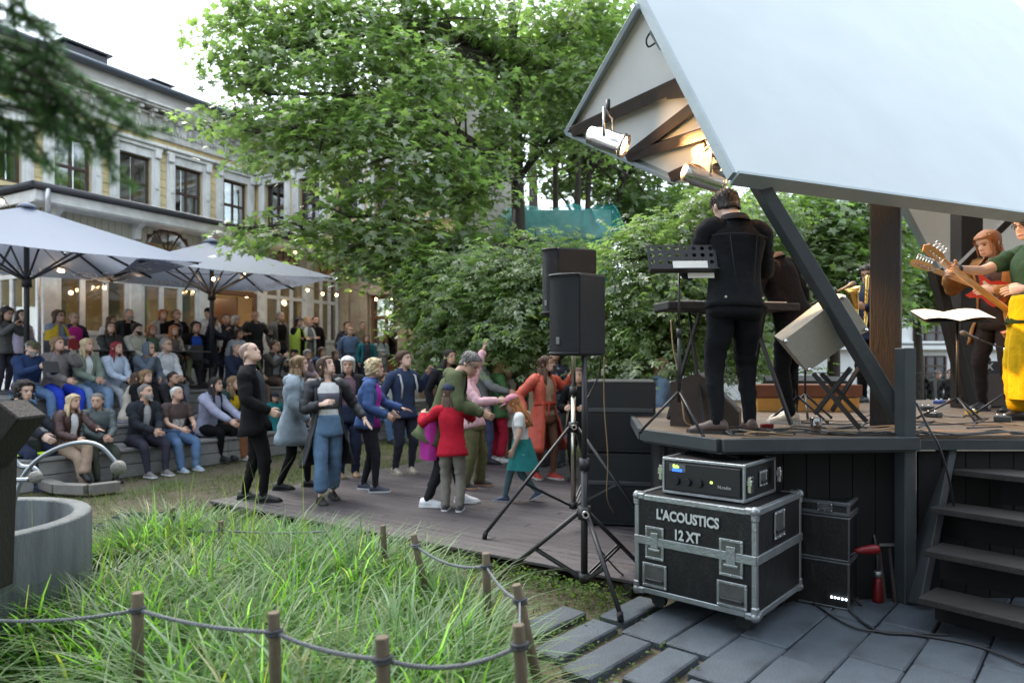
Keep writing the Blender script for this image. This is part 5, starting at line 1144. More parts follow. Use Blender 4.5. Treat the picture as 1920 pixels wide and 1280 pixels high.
for pts in twl:
    n = int(sum((q - p).length for p, q in zip(pts[:-1], pts[1:])) * 1500)
    for k in range(n):
        f = rd.uniform(0, 1) * (len(pts) - 1); i = min(int(f), len(pts) - 2); s = pts[i].lerp(pts[i + 1], f - i); ax = (pts[i + 1] - pts[i]).normalized()
        t_ = ax * .6 + Vector((rd.gauss(0, .6), rd.gauss(0, .6), rd.gauss(-.1, .6))); pos.append(s); tip.append(t_); nor.append(Vector((rd.gauss(0, 1), rd.gauss(0, 1), rd.gauss(0, 1)))); sz.append(rd.uniform(.014, .024)); g_ = rd.uniform(.6, 1.3) * (1 + .9 * max(0, f / (len(pts) - 1) - .6)); bri.append((g_, g_, g_ * .9))
LS['needle'] = (np.array([(-.05, 0, 0), (.05, 0, 0), (.03, 1, 0), (-.03, 1, 0)], float), np.array([(0, 1, 2, 3)]))
V, Fq, T = leaves(np.array(pos), np.array(nor), np.array(tip), np.array(sz), 'needle', np.array(bri))
o = link_obj('needles', raw_mesh('needles', V - np.array(ORG[sp.name])[None], Fq, M_need, T), ORG[sp.name], sp); o['kind'] = 'stuff'

# ------------------------------------------------------------------ grass
def blades(base, length, lean, dirang, width, tint, nseg=3):
    """curved tapering strips; arrays of n"""
    n = len(base); d = np.stack([np.cos(dirang), np.sin(dirang), np.zeros(n)], 1); sd = np.stack([-np.sin(dirang), np.cos(dirang), np.zeros(n)], 1); V = []
    for i in range(nseg + 1):
        f = i / nseg; out = lean * length * f ** 1.8; up = length * (f - .42 * lean * f ** 2.4); c = base + d * out[:, None] + np.array([0, 0, 1.0]) * up[:, None]; w = width * (1 - f ** 1.6 * .92)
        V += [c - sd * w[:, None], c + sd * w[:, None]]
    V = np.stack(V, 1); k = 2 * (nseg + 1); Fq = np.array([(2 * i, 2 * i + 1, 2 * i + 3, 2 * i + 2) for i in range(nseg)])
    return V.reshape(-1, 3), (np.arange(n)[:, None, None] * k + Fq[None]).reshape(-1, 4), np.repeat(tint[:, None, :], k, 1).reshape(-1, 3)
M_grass = leaf_mat('variegated_grass', (0.092, 0.168, 0.040), (0.10, 0.17, 0.055), .4, .5, .45)
M_lawn = leaf_mat('lawn_grass', (0.052, 0.088, 0.024), (0.06, 0.09, 0.03), .25, .6, .35)
rng = np.random.default_rng(12)
# the bed: tufts of long arching pale-edged grass
BEDP = [(-5, 1.2), (-.22, 1.2), (-.17, 2.3), (-.10, 3.1), (-.12, 4.0), (-.5, 4.6), (-1.4, 5.5), (-2.6, 6.2), (-3.2, 6.2), (-3.7, 5.4), (-4.6, 4.4)]
def inpoly(x, y, poly):
    r = np.zeros(len(x), bool); j = len(poly) - 1
    for i in range(len(poly)):
        xi, yi = poly[i]; xj, yj = poly[j]; c = ((yi > y) != (yj > y)) & (x < (xj - xi) * (y - yi) / (yj - yi + 1e-12) + xi); r ^= c; j = i
    return r
x = rng.uniform(-5, .3, 6000); y = rng.uniform(1.2, 6.3, 6000); ok = inpoly(x, y, BEDP) & ((x + 2.95) ** 2 + (y - 4.7) ** 2 > .75 ** 2)
x, y = x[ok], y[ok]
dens = np.array([mnoise.noise(Vector((a * .9, b * .9, 3))) for a, b in zip(x, y)])
front = (y < 2.75) | ((x < -1.55) & (y < 3.5))
keep = (rng.uniform(0, 1, len(x)) < np.where(front, .09, .27) * (1 + dens * .9)); x, y, dens = x[keep], y[keep], dens[keep]; front = front[keep]
nb = 34; n = len(x) * nb; idx = np.repeat(np.arange(len(x)), nb)
hgt = np.clip(.48 + .26 * dens + rng.normal(0, .08, len(x)), .25, .78) * np.where(y > 5.0, .75, 1.0)
jx = rng.normal(0, .05, n); jy = rng.normal(0, .05, n); base = np.stack([x[idx] + jx, y[idx] + jy, np.full(n, -.05)], 1); dr_ = np.arctan2(jy, jx) + rng.normal(0, .5, n)
L = hgt[idx] * rng.uniform(.65, 1.3, n); lean = np.clip(rng.normal(.78, .26, n), .1, 1.25); tv = rng.uniform(.65, 1.25, len(x))[idx] * rng.uniform(.75, 1.25, n); pale = (rng.uniform(0, 1, n) < .24).astype(float)
dry = (rng.uniform(0, 1, n) < .07).astype(float)
tint = tv[:, None] * np.stack([1 + pale * .65 + dry * 1.2, 1 + pale * .45 + dry * .25, 1 + pale * 1.6 + dry * .6], 1)
V, Fq, T = blades(base, L, lean, dr_, rng.uniform(.006, .0135, n), tint, 4)
tag(link_obj('ornamental_grass', raw_mesh('ornamental_grass', V, Fq, M_grass, T, smooth=True), (0, 0, 0)), 'long pale edged ornamental grass filling the roped bed', 'grass', kind='stuff')
print('bed blades', n)
# darker broad tufts at the bottom left and lush ones at the right of the bed
def tufts(cs, nb, h, w, col, label, seed):
    rng = np.random.default_rng(seed); c = np.array(cs); idx = np.repeat(np.arange(len(c)), nb); n = len(idx); base = np.stack([c[idx, 0] + rng.normal(0, .05, n), c[idx, 1] + rng.normal(0, .05, n), np.full(n, -.05)], 1)
    tv = rng.uniform(.6, 1.3, n)[:, None] * np.array(col)[None]; V, Fq, T = blades(base, h * rng.uniform(.55, 1.25, n), np.clip(rng.normal(.75, .25, n), .15, 1.2), rng.uniform(0, 6.28, n), w * rng.uniform(.6, 1.3, n), tv, 4)
    return tag(link_obj('grass_tufts', raw_mesh('grass_tufts', V, Fq, M_grass, T, smooth=True), (0, 0, 0)), label, 'grass', kind='stuff')
tufts([(Gd(u, v, 0).x, Gd(u, v, 0).y) for u, v in ((60, 1180), (130, 1200), (190, 1215), (30, 1240), (260, 1190), (330, 1210), (100, 1270), (400, 1180))], 40, .36, .007, (.50, .62, .75), 'dark bluish grass tufts at the bottom left behind the rope', 31)
tufts([(Gd(u, v, 0).x, Gd(u, v, 0).y) for u, v in ((590, 1080), (640, 1090), (560, 1120), (620, 1060), (680, 1110), (600, 1130))], 60, .5, .008, (.55, .95, .45), 'lush dark green tuft in the middle of the bed', 32)
tufts([(Gd(u, v, 0).x, Gd(u, v, 0).y) for u, v in ((690, 1290), (760, 1270), (850, 1290), (900, 1260), (800, 1330), (940, 1300), (910, 1200), (880, 1220), (640, 1260), (560, 1270))], 45, .42, .0065, (.85, .95, 1.0), 'grey green arching grass along the rope in front', 33)
# tall seed stalks by the planter
rng = np.random.default_rng(8); n = 60; bx = rng.normal(-2.2, .28, n); by = rng.normal(4.6, .35, n)
V, Fq, T = blades(np.stack([bx, by, np.full(n, -.05)], 1), rng.uniform(.7, 1.15, n), np.clip(rng.normal(.3, .15, n), .05, .6), rng.uniform(0, 6.28, n), rng.uniform(.003, .006, n), np.repeat([[1.25, .85, 1.1]], n, 0) * rng.uniform(.6, 1.1, n)[:, None], 5)
tag(link_obj('tall_grass', raw_mesh('tall_grass', V, Fq, M_grass, T, smooth=True), (0, 0, 0)), 'tall straw coloured stalks beside the concrete planter', 'grass', kind='stuff')
# small ground cover leaves under the bed, weeds along the deck and between the stones
rng = np.random.default_rng(14)
def cover(xy, z0, z1, size, m, label, name, hue, seed):
    rng = np.random.default_rng(seed); n = len(xy); pos = np.stack([xy[:, 0], xy[:, 1], rng.uniform(z0, z1, n)], 1); b = rng.uniform(.6, 1.4, n)[:, None] * np.array(hue)[None]
    V, Fq, T = leaves(pos, np.array([0, 0, 1.0]) + rng.normal(0, .5, (n, 3)), rng.normal(0, 1, (n, 3)), size * rng.uniform(.5, 1.3, n), 'simple', b); tag(link_obj(name, raw_mesh(name, V, Fq, m, T), (0, 0, 0)), label, 'ground cover', kind='stuff')
x = rng.uniform(-4.5, .1, 26000); y = rng.uniform(1.7, 4.2, 26000); ok = inpoly(x, y, BEDP) & ((y < 2.95) | (rng.uniform(0, 1, 26000) < .25)); cover(np.stack([x[ok], y[ok]], 1), -.04, .10, .035, M_lawn, 'low leafy ground cover under the rope fence', 'ground_cover', (1, 1.25, .9), 15)
k = rng.uniform(0, 5.1, 5200); e_ = np.abs(rng.normal(0, .16, 5200)); pts_ = np.array(DK0)[None] + np.array(DP)[None] * k[:, None] - np.array(DQ)[None] * (.04 + e_)[:, None]; cover(pts_[:, :2], -.04, .05, .03, M_lawn, 'weeds and small leaves along the front edge of the deck', 'weeds', (1.15, 1.2, .8), 16)
pq = []
for _ in range(5200):
    c = KO + KA * random.uniform(-.4, 4) + KB * (random.randint(-3, 3) * .285 + .155 + random.gauss(0, .028)); 
    if c.x < 1.0 and c.x > .0 and random.random() < 1.1 - c.x: pq.append((c.x, c.y))
cover(np.array(pq), -.04, .012, .026, M_lawn, 'weeds growing in the gaps between the stepping stones', 'weeds', (1.2, 1.15, .8), 17)
rng = np.random.default_rng(44); n = 70; t_ = rng.uniform(0, 4.9, n); bs = np.array(DK0)[None] + np.array(DP)[None] * t_[:, None] - np.array(DQ)[None] * rng.uniform(.05, .4, n)[:, None]
# lawn between the deck, the steps and the bed
rng = np.random.default_rng(18); N_ = 240000; t_ = rng.uniform(-1, 14, N_); s_ = rng.uniform(-2, 9.68, N_); xy = np.array(D1)[None] * t_[:, None] + np.array(NB)[None] * s_[:, None]
e1 = (xy[:, :2] - np.array(DK0)[None, :2]) @ np.array(DQ)[:2]; e0 = (xy[:, :2] - np.array(DK0)[None, :2]) @ np.array(DP)[:2]
ok = ~((e1 > -.02) & (e1 < 5.5) & (e0 > -.02)) & ~inpoly(xy[:, 0], xy[:, 1], BEDP) & (xy[:, 1] > 4.3) & (xy[:, 0] < 1.0 + .2 * xy[:, 1]); xy = xy[ok]
dn_l = np.array([mnoise.noise(Vector((a * .7, b * .7, 9))) + .5 * mnoise.noise(Vector((a * 2.3, b * 2.3, 2))) for a, b in xy[:, :2]]); ok = rng.uniform(0, 1, len(xy)) < np.clip(.45 + 1.2 * dn_l, .03, 1); xy = xy[ok]; n = len(xy)
dry = rng.uniform(0, 1, n) ** 2
V, Fq, T = blades(np.stack([xy[:, 0], xy[:, 1], np.full(n, -.055)], 1), rng.uniform(.025, .075, n), np.clip(rng.normal(.6, .3, n), 0, 1.2), rng.uniform(0, 6.28, n), rng.uniform(.003, .007, n), np.stack([1 + dry * .9, 1 + dry * .2, 1 + dry * .5], 1) * rng.uniform(.7, 1.3, n)[:, None], 1)
tag(link_obj('lawn', raw_mesh('lawn', V, Fq, M_lawn, T), (0, 0, 0)), 'patchy worn lawn between the deck and the sitting steps', 'grass', kind='stuff'); print('lawn', n)

# unseen rest of the spruce above its hanging twigs, added to shade the foreground
V, Fq, T = crown([((-2.6 + dx, -1.2 + dy, z), (1.9 - .16 * (z - 3), 1.6 - .14 * (z - 3), .5), 1) for z in (3.6, 4.5, 5.4, 6.4, 7.4) for dx, dy in ((-1.2, -.6), (1.0, -.9), (0.2, .9))], 520, 20, .16, 'simple', np.random.default_rng(9), srad=.5)
o = link_obj('shade_boughs', raw_mesh('shade_boughs', V - np.array(ORG[sp.name])[None], Fq, M_need, T), ORG[sp.name], sp); o['kind'] = 'stuff'
mb = MB(); mb.tube([(-3.0, -1.3, -.05), (-2.95, -1.25, 4), (-2.9, -1.2, 9.5)], [.22, .16, .05], 10); part('trunk', mb, M_bark, sp)
# ------------------------------------------------------------------ rope fence round the bed
M_pole = mat('fence_post_wood', (0.135, 0.105, 0.072), 0.8, 0.25, 8, 0.5, 60, rnd=.12, stretch=(2, 2, .4))
M_rope = mat('grey_rope', (0.20, 0.21, 0.225), 0.9, 0.2, 60, 0.8, 220)
def fpost(top, tilt, h, r, label):
    top = Vector(top); ax = Vector((tilt[0], tilt[1], 1)).normalized(); b = top - ax * h; th = thing('fence_post', label, 'post', b, 'posts of the rope fence'); mb = MB(); mb.tube([b, top - ax * .006, top], [r * 1.05, r, r * .9], 12); part('post', mb, M_pole, th); return top - ax * .075, r
FP = {}
for k, (u, v, d, tl, r, lb) in {'a': (258, 1110, 2.95, (0, 0), .024, 'wooden rope post at the bottom left of the bed'), 'b': (513, 1147, 2.55, (-.03, 0), .022, 'wooden rope post second from the left along the front rope'), 'c': (716, 1193, 2.28, (-.04, 0), .024, 'short wooden rope post in the middle of the front rope'),
        'd': (972, 1170, 2.42, (-.05, 0), .022, 'wooden rope post at the right end of the front rope'), 'e': (968, 1095, 3.05, (-.22, 0), .022, 'leaning wooden post behind the right end of the front rope'), 'f': (911, 1036, 3.75, (-.03, 0), .022, 'wooden rope post near the left foot of the speaker stand'),
        'g': (775, 1001, 4.35, (-.22, 0), .021, 'leaning wooden post at the near edge of the deck'), 'h': (718, 984, 4.75, (-.05, 0), .020, 'small wooden post close to the deck edge'), 'i': (414, 976, 5.6, (0, 0), .022, 'wooden post at the back of the bed nearer the deck corner'), 'j': (323, 951, 5.9, (0, 0), .022, 'wooden post at the back left of the bed by the water channel')}.items():
    top = P(u, v, d); FP[k] = fpost(top, tl, top.z + .08, r, lb)
def rope(a, b, sag, label):
    pa, pb = (FP[a][0] if isinstance(a, str) else a), (FP[b][0] if isinstance(b, str) else b); th = thing('fence_rope', label, 'rope', pa, 'ropes of the bed fence'); pts = []
    for k in range(15): f = k / 14; p = pa.lerp(pb, f) - Z * sag * 4 * f * (1 - f); pts.append(p)
    mb = MB(); o2_ = []; n = 90
    for st in range(3):
        q = []
        for k in range(n + 1): f = k / n * 14; i = min(int(f), 13); p = pts[i].lerp(pts[i + 1], f - i); a_ = k * .9 + st * 2.094; q.append(p + Vector((0, math.sin(a_), math.cos(a_))) * .0042)
        mb.tube(q, .0050, 5, True)
    part('rope', mb, M_rope, th)
    for e_ in (a, b):
        if isinstance(e_, str): c, r = FP[e_]; mb = MB(); mb.tube([c + Vector((math.cos(t_) * (r + .006), math.sin(t_) * (r + .006), -.012 + .024 * t_ / 12.6)) for t_ in np.linspace(0, 12.6, 26)], .0065, 5); part('knot', mb, M_rope, th)
rope(P(-60, 1158, 3.2), 'a', .03, 'grey rope from the left photo edge to the first wooden post'); rope('a', 'b', .02, 'grey rope between the first and second front posts'); rope('b', 'c', .02, 'grey rope between the second front post and the short post'); rope('c', 'd', .05, 'grey rope sagging between the short post and the right front post')
rope('e', 'f', .03, 'grey rope going back from the leaning post on the right'); rope('f', 'g', .05, 'grey rope near the edge of the deck'); rope('i', 'j', .06, 'grey rope across the back of the bed'); rope(P(620, 995, 5.3), 'i', .02, 'grey rope running to the right of the back post'); rope('d', 'e', .01, 'short grey rope joining the two right posts')

# ------------------------------------------------------------------ round concrete planter with the steel sculpture
M_conc = mat('wet_concrete', (0.075, 0.086, 0.088), 0.6, 0.4, 2.5, 0.5, 30, stretch=(3.5, 3.5, .5), stain=(0.016, 0.022, 0.022), stain_scale=1.6, dirt=.85)
pc = Vector((-3.22, 3.9, -.05)); th = thing('concrete_planter', 'round grey concrete basin with streaked sides at the left edge', 'planter', pc)
RP = .70; ztop = .72 + .05
mb = MB(); mb.lathe(pc, [(RP * .97, 0), (RP, .1), (RP, ztop - .01), (RP - .01, ztop), (RP - .09, ztop), (RP - .10, ztop - .01), (RP - .10, .45), (0.001, .44)], 48); part('basin', mb, M_conc, th)
mb = MB(); mb.lathe(pc, [(RP - .101, .5), (.001, .505)], 40, cap=False); part('water', mb, mat('dark_water', (.012, .014, .012), .06, .1, 3, spec=.6), th)
M_steel = mat('steel_tube', (0.28, 0.30, 0.32), 0.4, 0.12, 14, metal=.9)
M_ball = mat('stone_ball', (0.20, 0.19, 0.17), 0.9, 0.3, 12, 0.6, 60)
def arc_pt(l): return [P(u, v, d) for u, v, d in l]
sc = thing('arched_sculpture', 'steel tube arch with a hanging grey stone ball rising from the concrete basin', 'sculpture', P(20, 975, 4.05))
part('tube', cable(arc_pt([(18, 985, 4.05), (28, 935, 4.05), (45, 890, 4.05), (75, 858, 4.05), (118, 836, 4.02), (160, 829, 4.0), (190, 838, 4.0), (212, 860, 4.0), (218, 868, 4.0)]), .0125, 10), M_steel, sc)
c = P(222, 876, 4.0); mb = MB(); mb.ball(c, .042, 16, 12); part('stone_ball', mb, M_ball, sc)
sc2 = thing('bent_sculpture', 'short bent steel tube with a pale stone ball in front of the arch', 'sculpture', P(-10, 895, 3.9))
part('tube', cable(arc_pt([(-70, 880, 3.9), (-20, 892, 3.9), (20, 899, 3.9), (55, 899, 3.9)]), .014, 10), M_steel, sc2); c = P(67, 894, 3.9); mb = MB(); mb.ball(c, .036, 16, 12); part('stone_ball', mb, M_ball, sc2)
sc3 = thing('looped_sculpture', 'small steel hook curling behind the pale stone ball', 'sculpture', P(30, 865, 4.1)); part('tube', cable(arc_pt([(28, 862, 4.15), (40, 874, 4.15), (60, 876, 4.15), (72, 886, 4.15), (74, 900, 4.15)]), .015, 10), M_steel, sc3)
# dark timber of the fountain, out of focus at the left edge
M_tim = mat('dark_timber', (0.016, 0.013, 0.010), 0.8, 0.3, 6, 0.5, 40, stretch=(2, 2, .5))
tb = thing('timber_spout', 'dark slanting timber beam at the left edge above the basin', 'timber', P(0, 870, 3.4))
mb = MB(); mb.bar(P(-60, 900, 3.35), P(42, 765, 3.35), .14, .20, up=(0, -1, 0), bev=.008); part('beam', mb, M_tim, tb)
mb = MB(); mb.bar(P(-15, 1100, 3.45), P(-5, 800, 3.45), .13, .13, up=(0, -1, 0), bev=.008); part('post', mb, M_tim, tb)
# low curved timber edge on the lawn behind the planter and a small water channel
mb = MB(); q = [Gd(u, v, 0) for u, v in ((60, 905), (110, 922), (165, 924), (222, 917))]
for a, b in zip(q[:-1], q[1:]): mb.bar(a + Z * .05, b + Z * .05, .16, .11)
solo('log_edge', mb, mat('old_log', (.16, .15, .135), .9, .2, 6, .4, 50), 'low curved timber edging on the lawn behind the basin', 'edging')
pd = Gd(268, 972, 0); mb = MB(); mb.boxf(pd - Z * .02, Vector((.34, .05, 0)), Vector((-.04, .3, 0)), Z * .025); solo('pond', mb, mat('pond_water', (.02, .03, .04), .05, .1, 3, spec=.6), kind='structure')
# bits left among the sitters
def item(name, label, cat, parts_, loc, group=None):
    th = thing(name, label, cat, loc, group)
    for nm, mb, m in parts_: part(nm, mb, m, th)
    return th
p = USP(455, 10.0, .38); mb = MB()
rd = random.Random(3)
mb.ball(p + Z * .05, (.17, .11, .07), 12, 8); mb.ball(p + Vector((.12, -.03, .06)), (.10, .08, .06), 10, 7); mb2 = MB(); mb2.ball(p + Vector((-.04, -.06, .07)), (.08, .05, .05), 8, 6); mb3 = cable([p + Vector((.02, -.1, .05)), p + Vector((.03, -.2, -.02)), p + Vector((.05, -.2, -.12))], .006)
item('crumpled_jacket', 'crumpled purple and green jacket lying on the lowest step', 'jacket', [('folds', mb, mat('purple_nylon', (.09, .07, .42), .5, .3, 12)), ('lining', mb2, mat('teal_nylon', (.02, .22, .16), .5, .2, 12)), ('strap', mb3, mat('purple_nylon', (.1, .1, .4)))], p)
p = USP(55, 9.95, .42); mb = MB(); mb.boxf(p + Z * .11, Vector((.12, .07, 0)), Vector((-.04, .07, 0)), Z * .11, .03); mb2 = MB(); mb2.boxf(p + Vector((.05, -.12, .015)), Vector((.22, .12, 0)), Vector((-.03, .06, 0)), Z * .012); item('bag_with_vest', 'black bag on a neon yellow vest on the lowest step at the left', 'bag', [('bag', mb, M_spk), ('vest', mb2, mat('neon_yellow', (.55, .85, .02), .6, .1, 10))], p)
p = USP(374, 10.1, .38); mb = MB(); mb.boxf(p + Z * .12, Vector((.13, .07, 0)), Vector((-.03, .05, 0)), Z * .12, .03); mb2 = MB(); mb2.tube([p + Vector((-.08, -.03, .24)), p + Vector((-.04, -.02, .34)), p + Vector((.05, 0, .34)), p + Vector((.08, .03, .24))], .008, 6); item('handbag', 'navy handbag beside the man in the brown shirt', 'handbag', [('bag', mb, mat('navy_leather', (.02, .03, .06), .4, .1)), ('strap', mb2, M_blk)], p)
M_gls = glass_mat('drinking_glass', (.9, .92, .92), .3)
for u, s, z, lb in ((196, 10.9, .66, 'drinking glass on the step behind the man in the grey leather jacket'), (432, 13.2, 1.86, 'left of two glasses on the small terrace table'), (440, 13.3, 1.86, 'right of two glasses on the small terrace table')):
    p = USP(u, s, z); mb = MB(); mb.lathe(p, [(.032, 0), (.04, .14), (.037, .14), (.03, .008)], 14); solo('drinking_glass', mb, M_gls, lb, 'glass', 'drinking glasses')
def table(u, s, label, w=.75):
    p = USP(u, s, 1.10); th = thing('cafe_table', label, 'table', p, 'dark tables on the terrace'); mb = MB(); mb.box(p + Z * .735, (w, .62, .03), .008, rz=YD); part('top', mb, M_gut, th); mb = MB(); mb.cyl(p + Z * .02, p + Z * .72, .035, 10); part('leg', mb, M_blk, th); mb = MB(); mb.box(p + Z * .012, (.42, .42, .02), .005, rz=YD); part('foot', mb, M_blk, th); return p + Z * .75
tA = table(345, 12.1, 'dark cafe table with glasses beside the right parasol pole'); tB = table(190, 12.5, 'dark cafe table behind the woman with red hair', .9)
for k, (o_, lb) in enumerate((((.1, 0), 'tumbler at the right end of the table by the parasol pole'), ((-.1, .05), 'tumbler at the left end of the table by the parasol pole'))):
    p = tA + Vector((o_[0], o_[1], 0)); mb = MB(); mb.lathe(p, [(.03, 0), (.036, .1), (.033, .1), (.028, .006)], 12); solo('tumbler', mb, M_gls, lb, 'glass', 'drinking glasses')
for u, s, lb in ((95, 12.15, 'dark chair back behind the woman with the red tablet'), (245, 12.6, 'dark folding chair by the table behind the hooded man'), (436, 12.6, 'dark chair back behind the man in the navy hoodie'), (352, 12.6, 'dark chair draped with a coat beside the tables')):
    p = USP(u, s, 1.10); th = thing('cafe_chair', lb, 'chair', p, 'dark chairs on the terrace'); mb = MB(); mb.box(p + Z * .45, (.42, .42, .03), .008, rz=YD); part('seat', mb, M_gut, th); mb = MB(); c = p - NB * .2 * -1; mb.boxf(p + NB * -.2 + Z * .72, D1 * .21, NB * .012, Z * .16, .008); part('backrest', mb, M_gut, th)
    for i in (-1, 1):
        for j in (-1, 1): mb = MB(); mb.cyl(p + D1 * i * .19 + NB * j * .19, p + D1 * i * .19 + NB * j * .19 + Z * (.44 if j > 0 else .85), .013, 6); part('leg', mb, M_blk, th)

# ------------------------------------------------------------------ teal netting on a porch of the wing, white house beyond the stage
pp = P(1045, 560, 16.3); th = thing('netted_porch', 'grey porch of the wing with its cornice wrapped in teal netting', 'porch', Vector((pp.x, pp.y, 0)))
xa, xb, zc = P(935, 0, 16.3).x, P(1160, 0, 16.3).x, E + (VH - 395) / F * 16.3; zl = E + (VH - 490) / F * 16.3; dm = 3.0
mb = MB(); mb.box(((xa + xb) / 2, 16.3 + dm / 2, zl / 2), (xb - xa - .7, dm, zl)); part('wall', mb, M_plast, th)
mb = MB()
for k, (o_, z0, z1) in enumerate(((.0, zl, zl + .35), (.12, zl + .35, zl + .5), (.28, zl + .5, zl + .62), (.1, zl + .62, zc))): mb.box(((xa + xb) / 2, 16.3 + dm / 2, (z0 + z1) / 2), (xb - xa - .6 + 2 * o_, dm + 2 * o_, z1 - z0), .02)
part('cornice', mb, M_frz, th)
M_net = bpy.data.materials.new('teal_netting'); M_net.use_nodes = True; _n = M_net.node_tree.nodes; _l = M_net.node_tree.links; _n['Principled BSDF'].inputs['Base Color'].default_value = (.03, .38, .36, 1); _n['Principled BSDF'].inputs['Roughness'].default_value = .7
_t = _n.new('ShaderNodeBsdfTransparent'); _ms = _n.new('ShaderNodeMixShader'); _ms.inputs[0].default_value = .5; _l.new(_t.outputs[0], _ms.inputs[1]); _l.new(_n['Principled BSDF'].outputs[0], _ms.inputs[2]); _l.new(_ms.outputs[0], _n['Material Output'].inputs[0])
mb = MB(); rr = []; rd = random.Random(5)
prof = [(-.05, zl - .55), (.0, zl - .2), (.05, zl + .3), (.35, zl + .55), (.36, zl + .75), (.2, zc + .05), (-.3, zc + .1)]
cols = 40
for o_, z in prof:
    r_ = []; xs0, xs1, yf = xa + .3 - o_, xb - .3 + o_, 16.3 - o_
    for k in range(cols + 1):
        f = k / cols; w_ = rd.gauss(0, .035)
        if f < .12: q = Vector((xs0, yf + (1 - f / .12) * 2.2, z))
        elif f > .88: q = Vector((xs1, yf + ((f - .88) / .12) * 2.2, z))
        else: q = Vector((xs0 + (xs1 - xs0) * (f - .12) / .76, yf, z))
        r_.append(q + Vector((w_, -abs(w_) * 1.5, -.08 * math.sin(f * 19) - .05 * rd.random())))
    rr.append(r_)
mb.loft(rr, False, True, False); part('netting', mb, M_net, th)
wh = thing('white_house', 'white rendered house with dark windows seen beyond the stage', 'house', P(1740, 700, 20))
M_ren = mat('white_render', (0.62, 0.63, 0.62), .85, .08, 2, .2, 30, stain=(.5, .5, .48), stain_scale=1)
w0, w1 = P(1180, 0, 24).x, P(1990, 0, 24).x
mb = MB(); mb.box(((w0 + w1) / 2, 25.1, 2.2), (w1 - w0, 2, 4.6)); part('wall', mb, M_ren, wh)
for u, v0, v1, hw in ((1745, 590, 640, 32), (1745, 668, 722, 26), (1630, 600, 640, 28), (1520, 600, 640, 28), (1860, 590, 640, 30), (1420, 610, 660, 26)):
    a, b = P(u - hw, v0, 24.1), P(u + hw, v1, 24.1); fr = MB(); cx, cz, ww, hh = (a.x + b.x) / 2, (a.z + b.z) / 2, b.x - a.x, a.z - b.z
    for i in range(4): fr.box((a.x + ww * i / 3, 24.06, cz), (.07, .08, hh), .006)
    for i in range(4): fr.box((cx, 24.055, b.z + hh * i / 3), (ww, .07, .06), .006)
    w_ = part('window', fr, M_brn, wh); g_ = MB(); g_.box((cx, 24.075, cz), (ww, .01, hh)); part('pane', g_, mat('dark_pane', (.03, .035, .04), .08, 0, spec=.6), w_)
mb = MB(); mb.box(((w0 + w1) / 2, 23.95, E + (VH - 652) / F * 24), (w1 - w0 + .2, .35, .14), .01); mb.box(((w0 + w1) / 2, 23.99, E + (VH - 645) / F * 24 + .06), (w1 - w0 + .1, .25, .08), .01); part('string_course', mb, M_ren, wh)
fe = thing('mesh_fence', 'wire mesh fence in the yard beyond the stage', 'fence', Vector((6, 15, 0))); y_ = 15.0
for x_ in np.arange(4.2, 14.5, 1.7): mb = MB(); mb.cyl((x_, y_, -.05), (x_, y_, 1.42), .025, 8); part('post', mb, M_gut, fe)
mb = MB(); mb.cyl((4.2, y_, 1.4), (14.4, y_, 1.4), .012, 6); mb.cyl((4.2, y_, .08), (14.4, y_, .08), .012, 6); part('rail', mb, M_gut, fe)
mb = MB()
for k in range(64):
    x_ = 4.2 + k * .16; a, b = (x_, y_, .08), (min(x_ + 1.32, 14.4), y_, .08 + min(1.32, 14.4 - x_)); mb.tube([a, b], .004, 3, False); a2 = (x_ + 1.32, y_, .08); b2_ = (x_, y_, 1.4); mb.tube([a2, b2_], .004, 3, False)
part('wire_mesh', mb, M_gut, fe)

# unseen wall behind the camera, added to block light and darken the stage side
M_sw = mat('shade_wall_plaster', (0.16, 0.14, 0.12), .9, .2, 2, .3, 20)
mb = MB(); mb.box((6.5, -3.2, 4.4), (16, .4, 9.0)); solo('added_shade_wall', mb, M_sw, kind='structure')
# ------------------------------------------------------------------ people
def cloth(c, rough=.85, bump=.4, bs=22):
    if isinstance(c, bpy.types.Material): return c
    return mat('cloth_%02x%02x%02x_%d' % (*[int(max(0, min(255, x * 255))) for x in c], int(rough * 100)), c, rough, .22, 11, bump, bs, spec=.14 if rough > .6 else .4, sheen=.0)
SKIN = [mat('skin_%d' % k, c, .5, .10, 14, .15, 120, spec=.35) for k, c in enumerate(((.56, .35, .26), (.62, .42, .33), (.46, .28, .20)))]
HAIRC = dict(stubble=(.30, .21, .17), brown=(.07, .038, .02), dark=(.018, .013, .011), black=(.009, .008, .009), blond=(.40, .27, .13), lblond=(.55, .43, .26), grey=(.26, .25, .24), white=(.58, .57, .54), ginger=(.36, .14, .045), red=(.22, .012, .025), dblond=(.20, .125, .06), sgrey=(.15, .14, .135), ash=(.62, .60, .56))
HM = {k: mat('hair_' + k, c, .5, .35, 30, .9, 90, stretch=(1, 1, .25), spec=.35) for k, c in HAIRC.items()}
M_eye = mat('eye_dark', (.015, .012, .012), .3, 0); M_lip = mat('lips', (.36, .14, .12), .5, 0)
HZ = [0, .05, .12, .2, .28, .36, .45, .52, .6, .7, .8, .88, .95, .99, 1.0]
HW = [.10, .19, .25, .285, .31, .33, .345, .35, .36, .365, .35, .30, .21, .09, .01]
HF = [.34, .41, .43, .425, .42, .42, .42, .405, .425, .425, .39, .32, .20, .06, -.04]
HBk = [.08, -.02, -.12, -.24, -.34, -.42, -.46, -.475, -.48, -.47, -.44, -.37, -.26, -.14, -.06]
def headr(z):
    return np.interp(z, HZ, HW), np.interp(z, HZ, HF), np.interp(z, HZ, HBk)
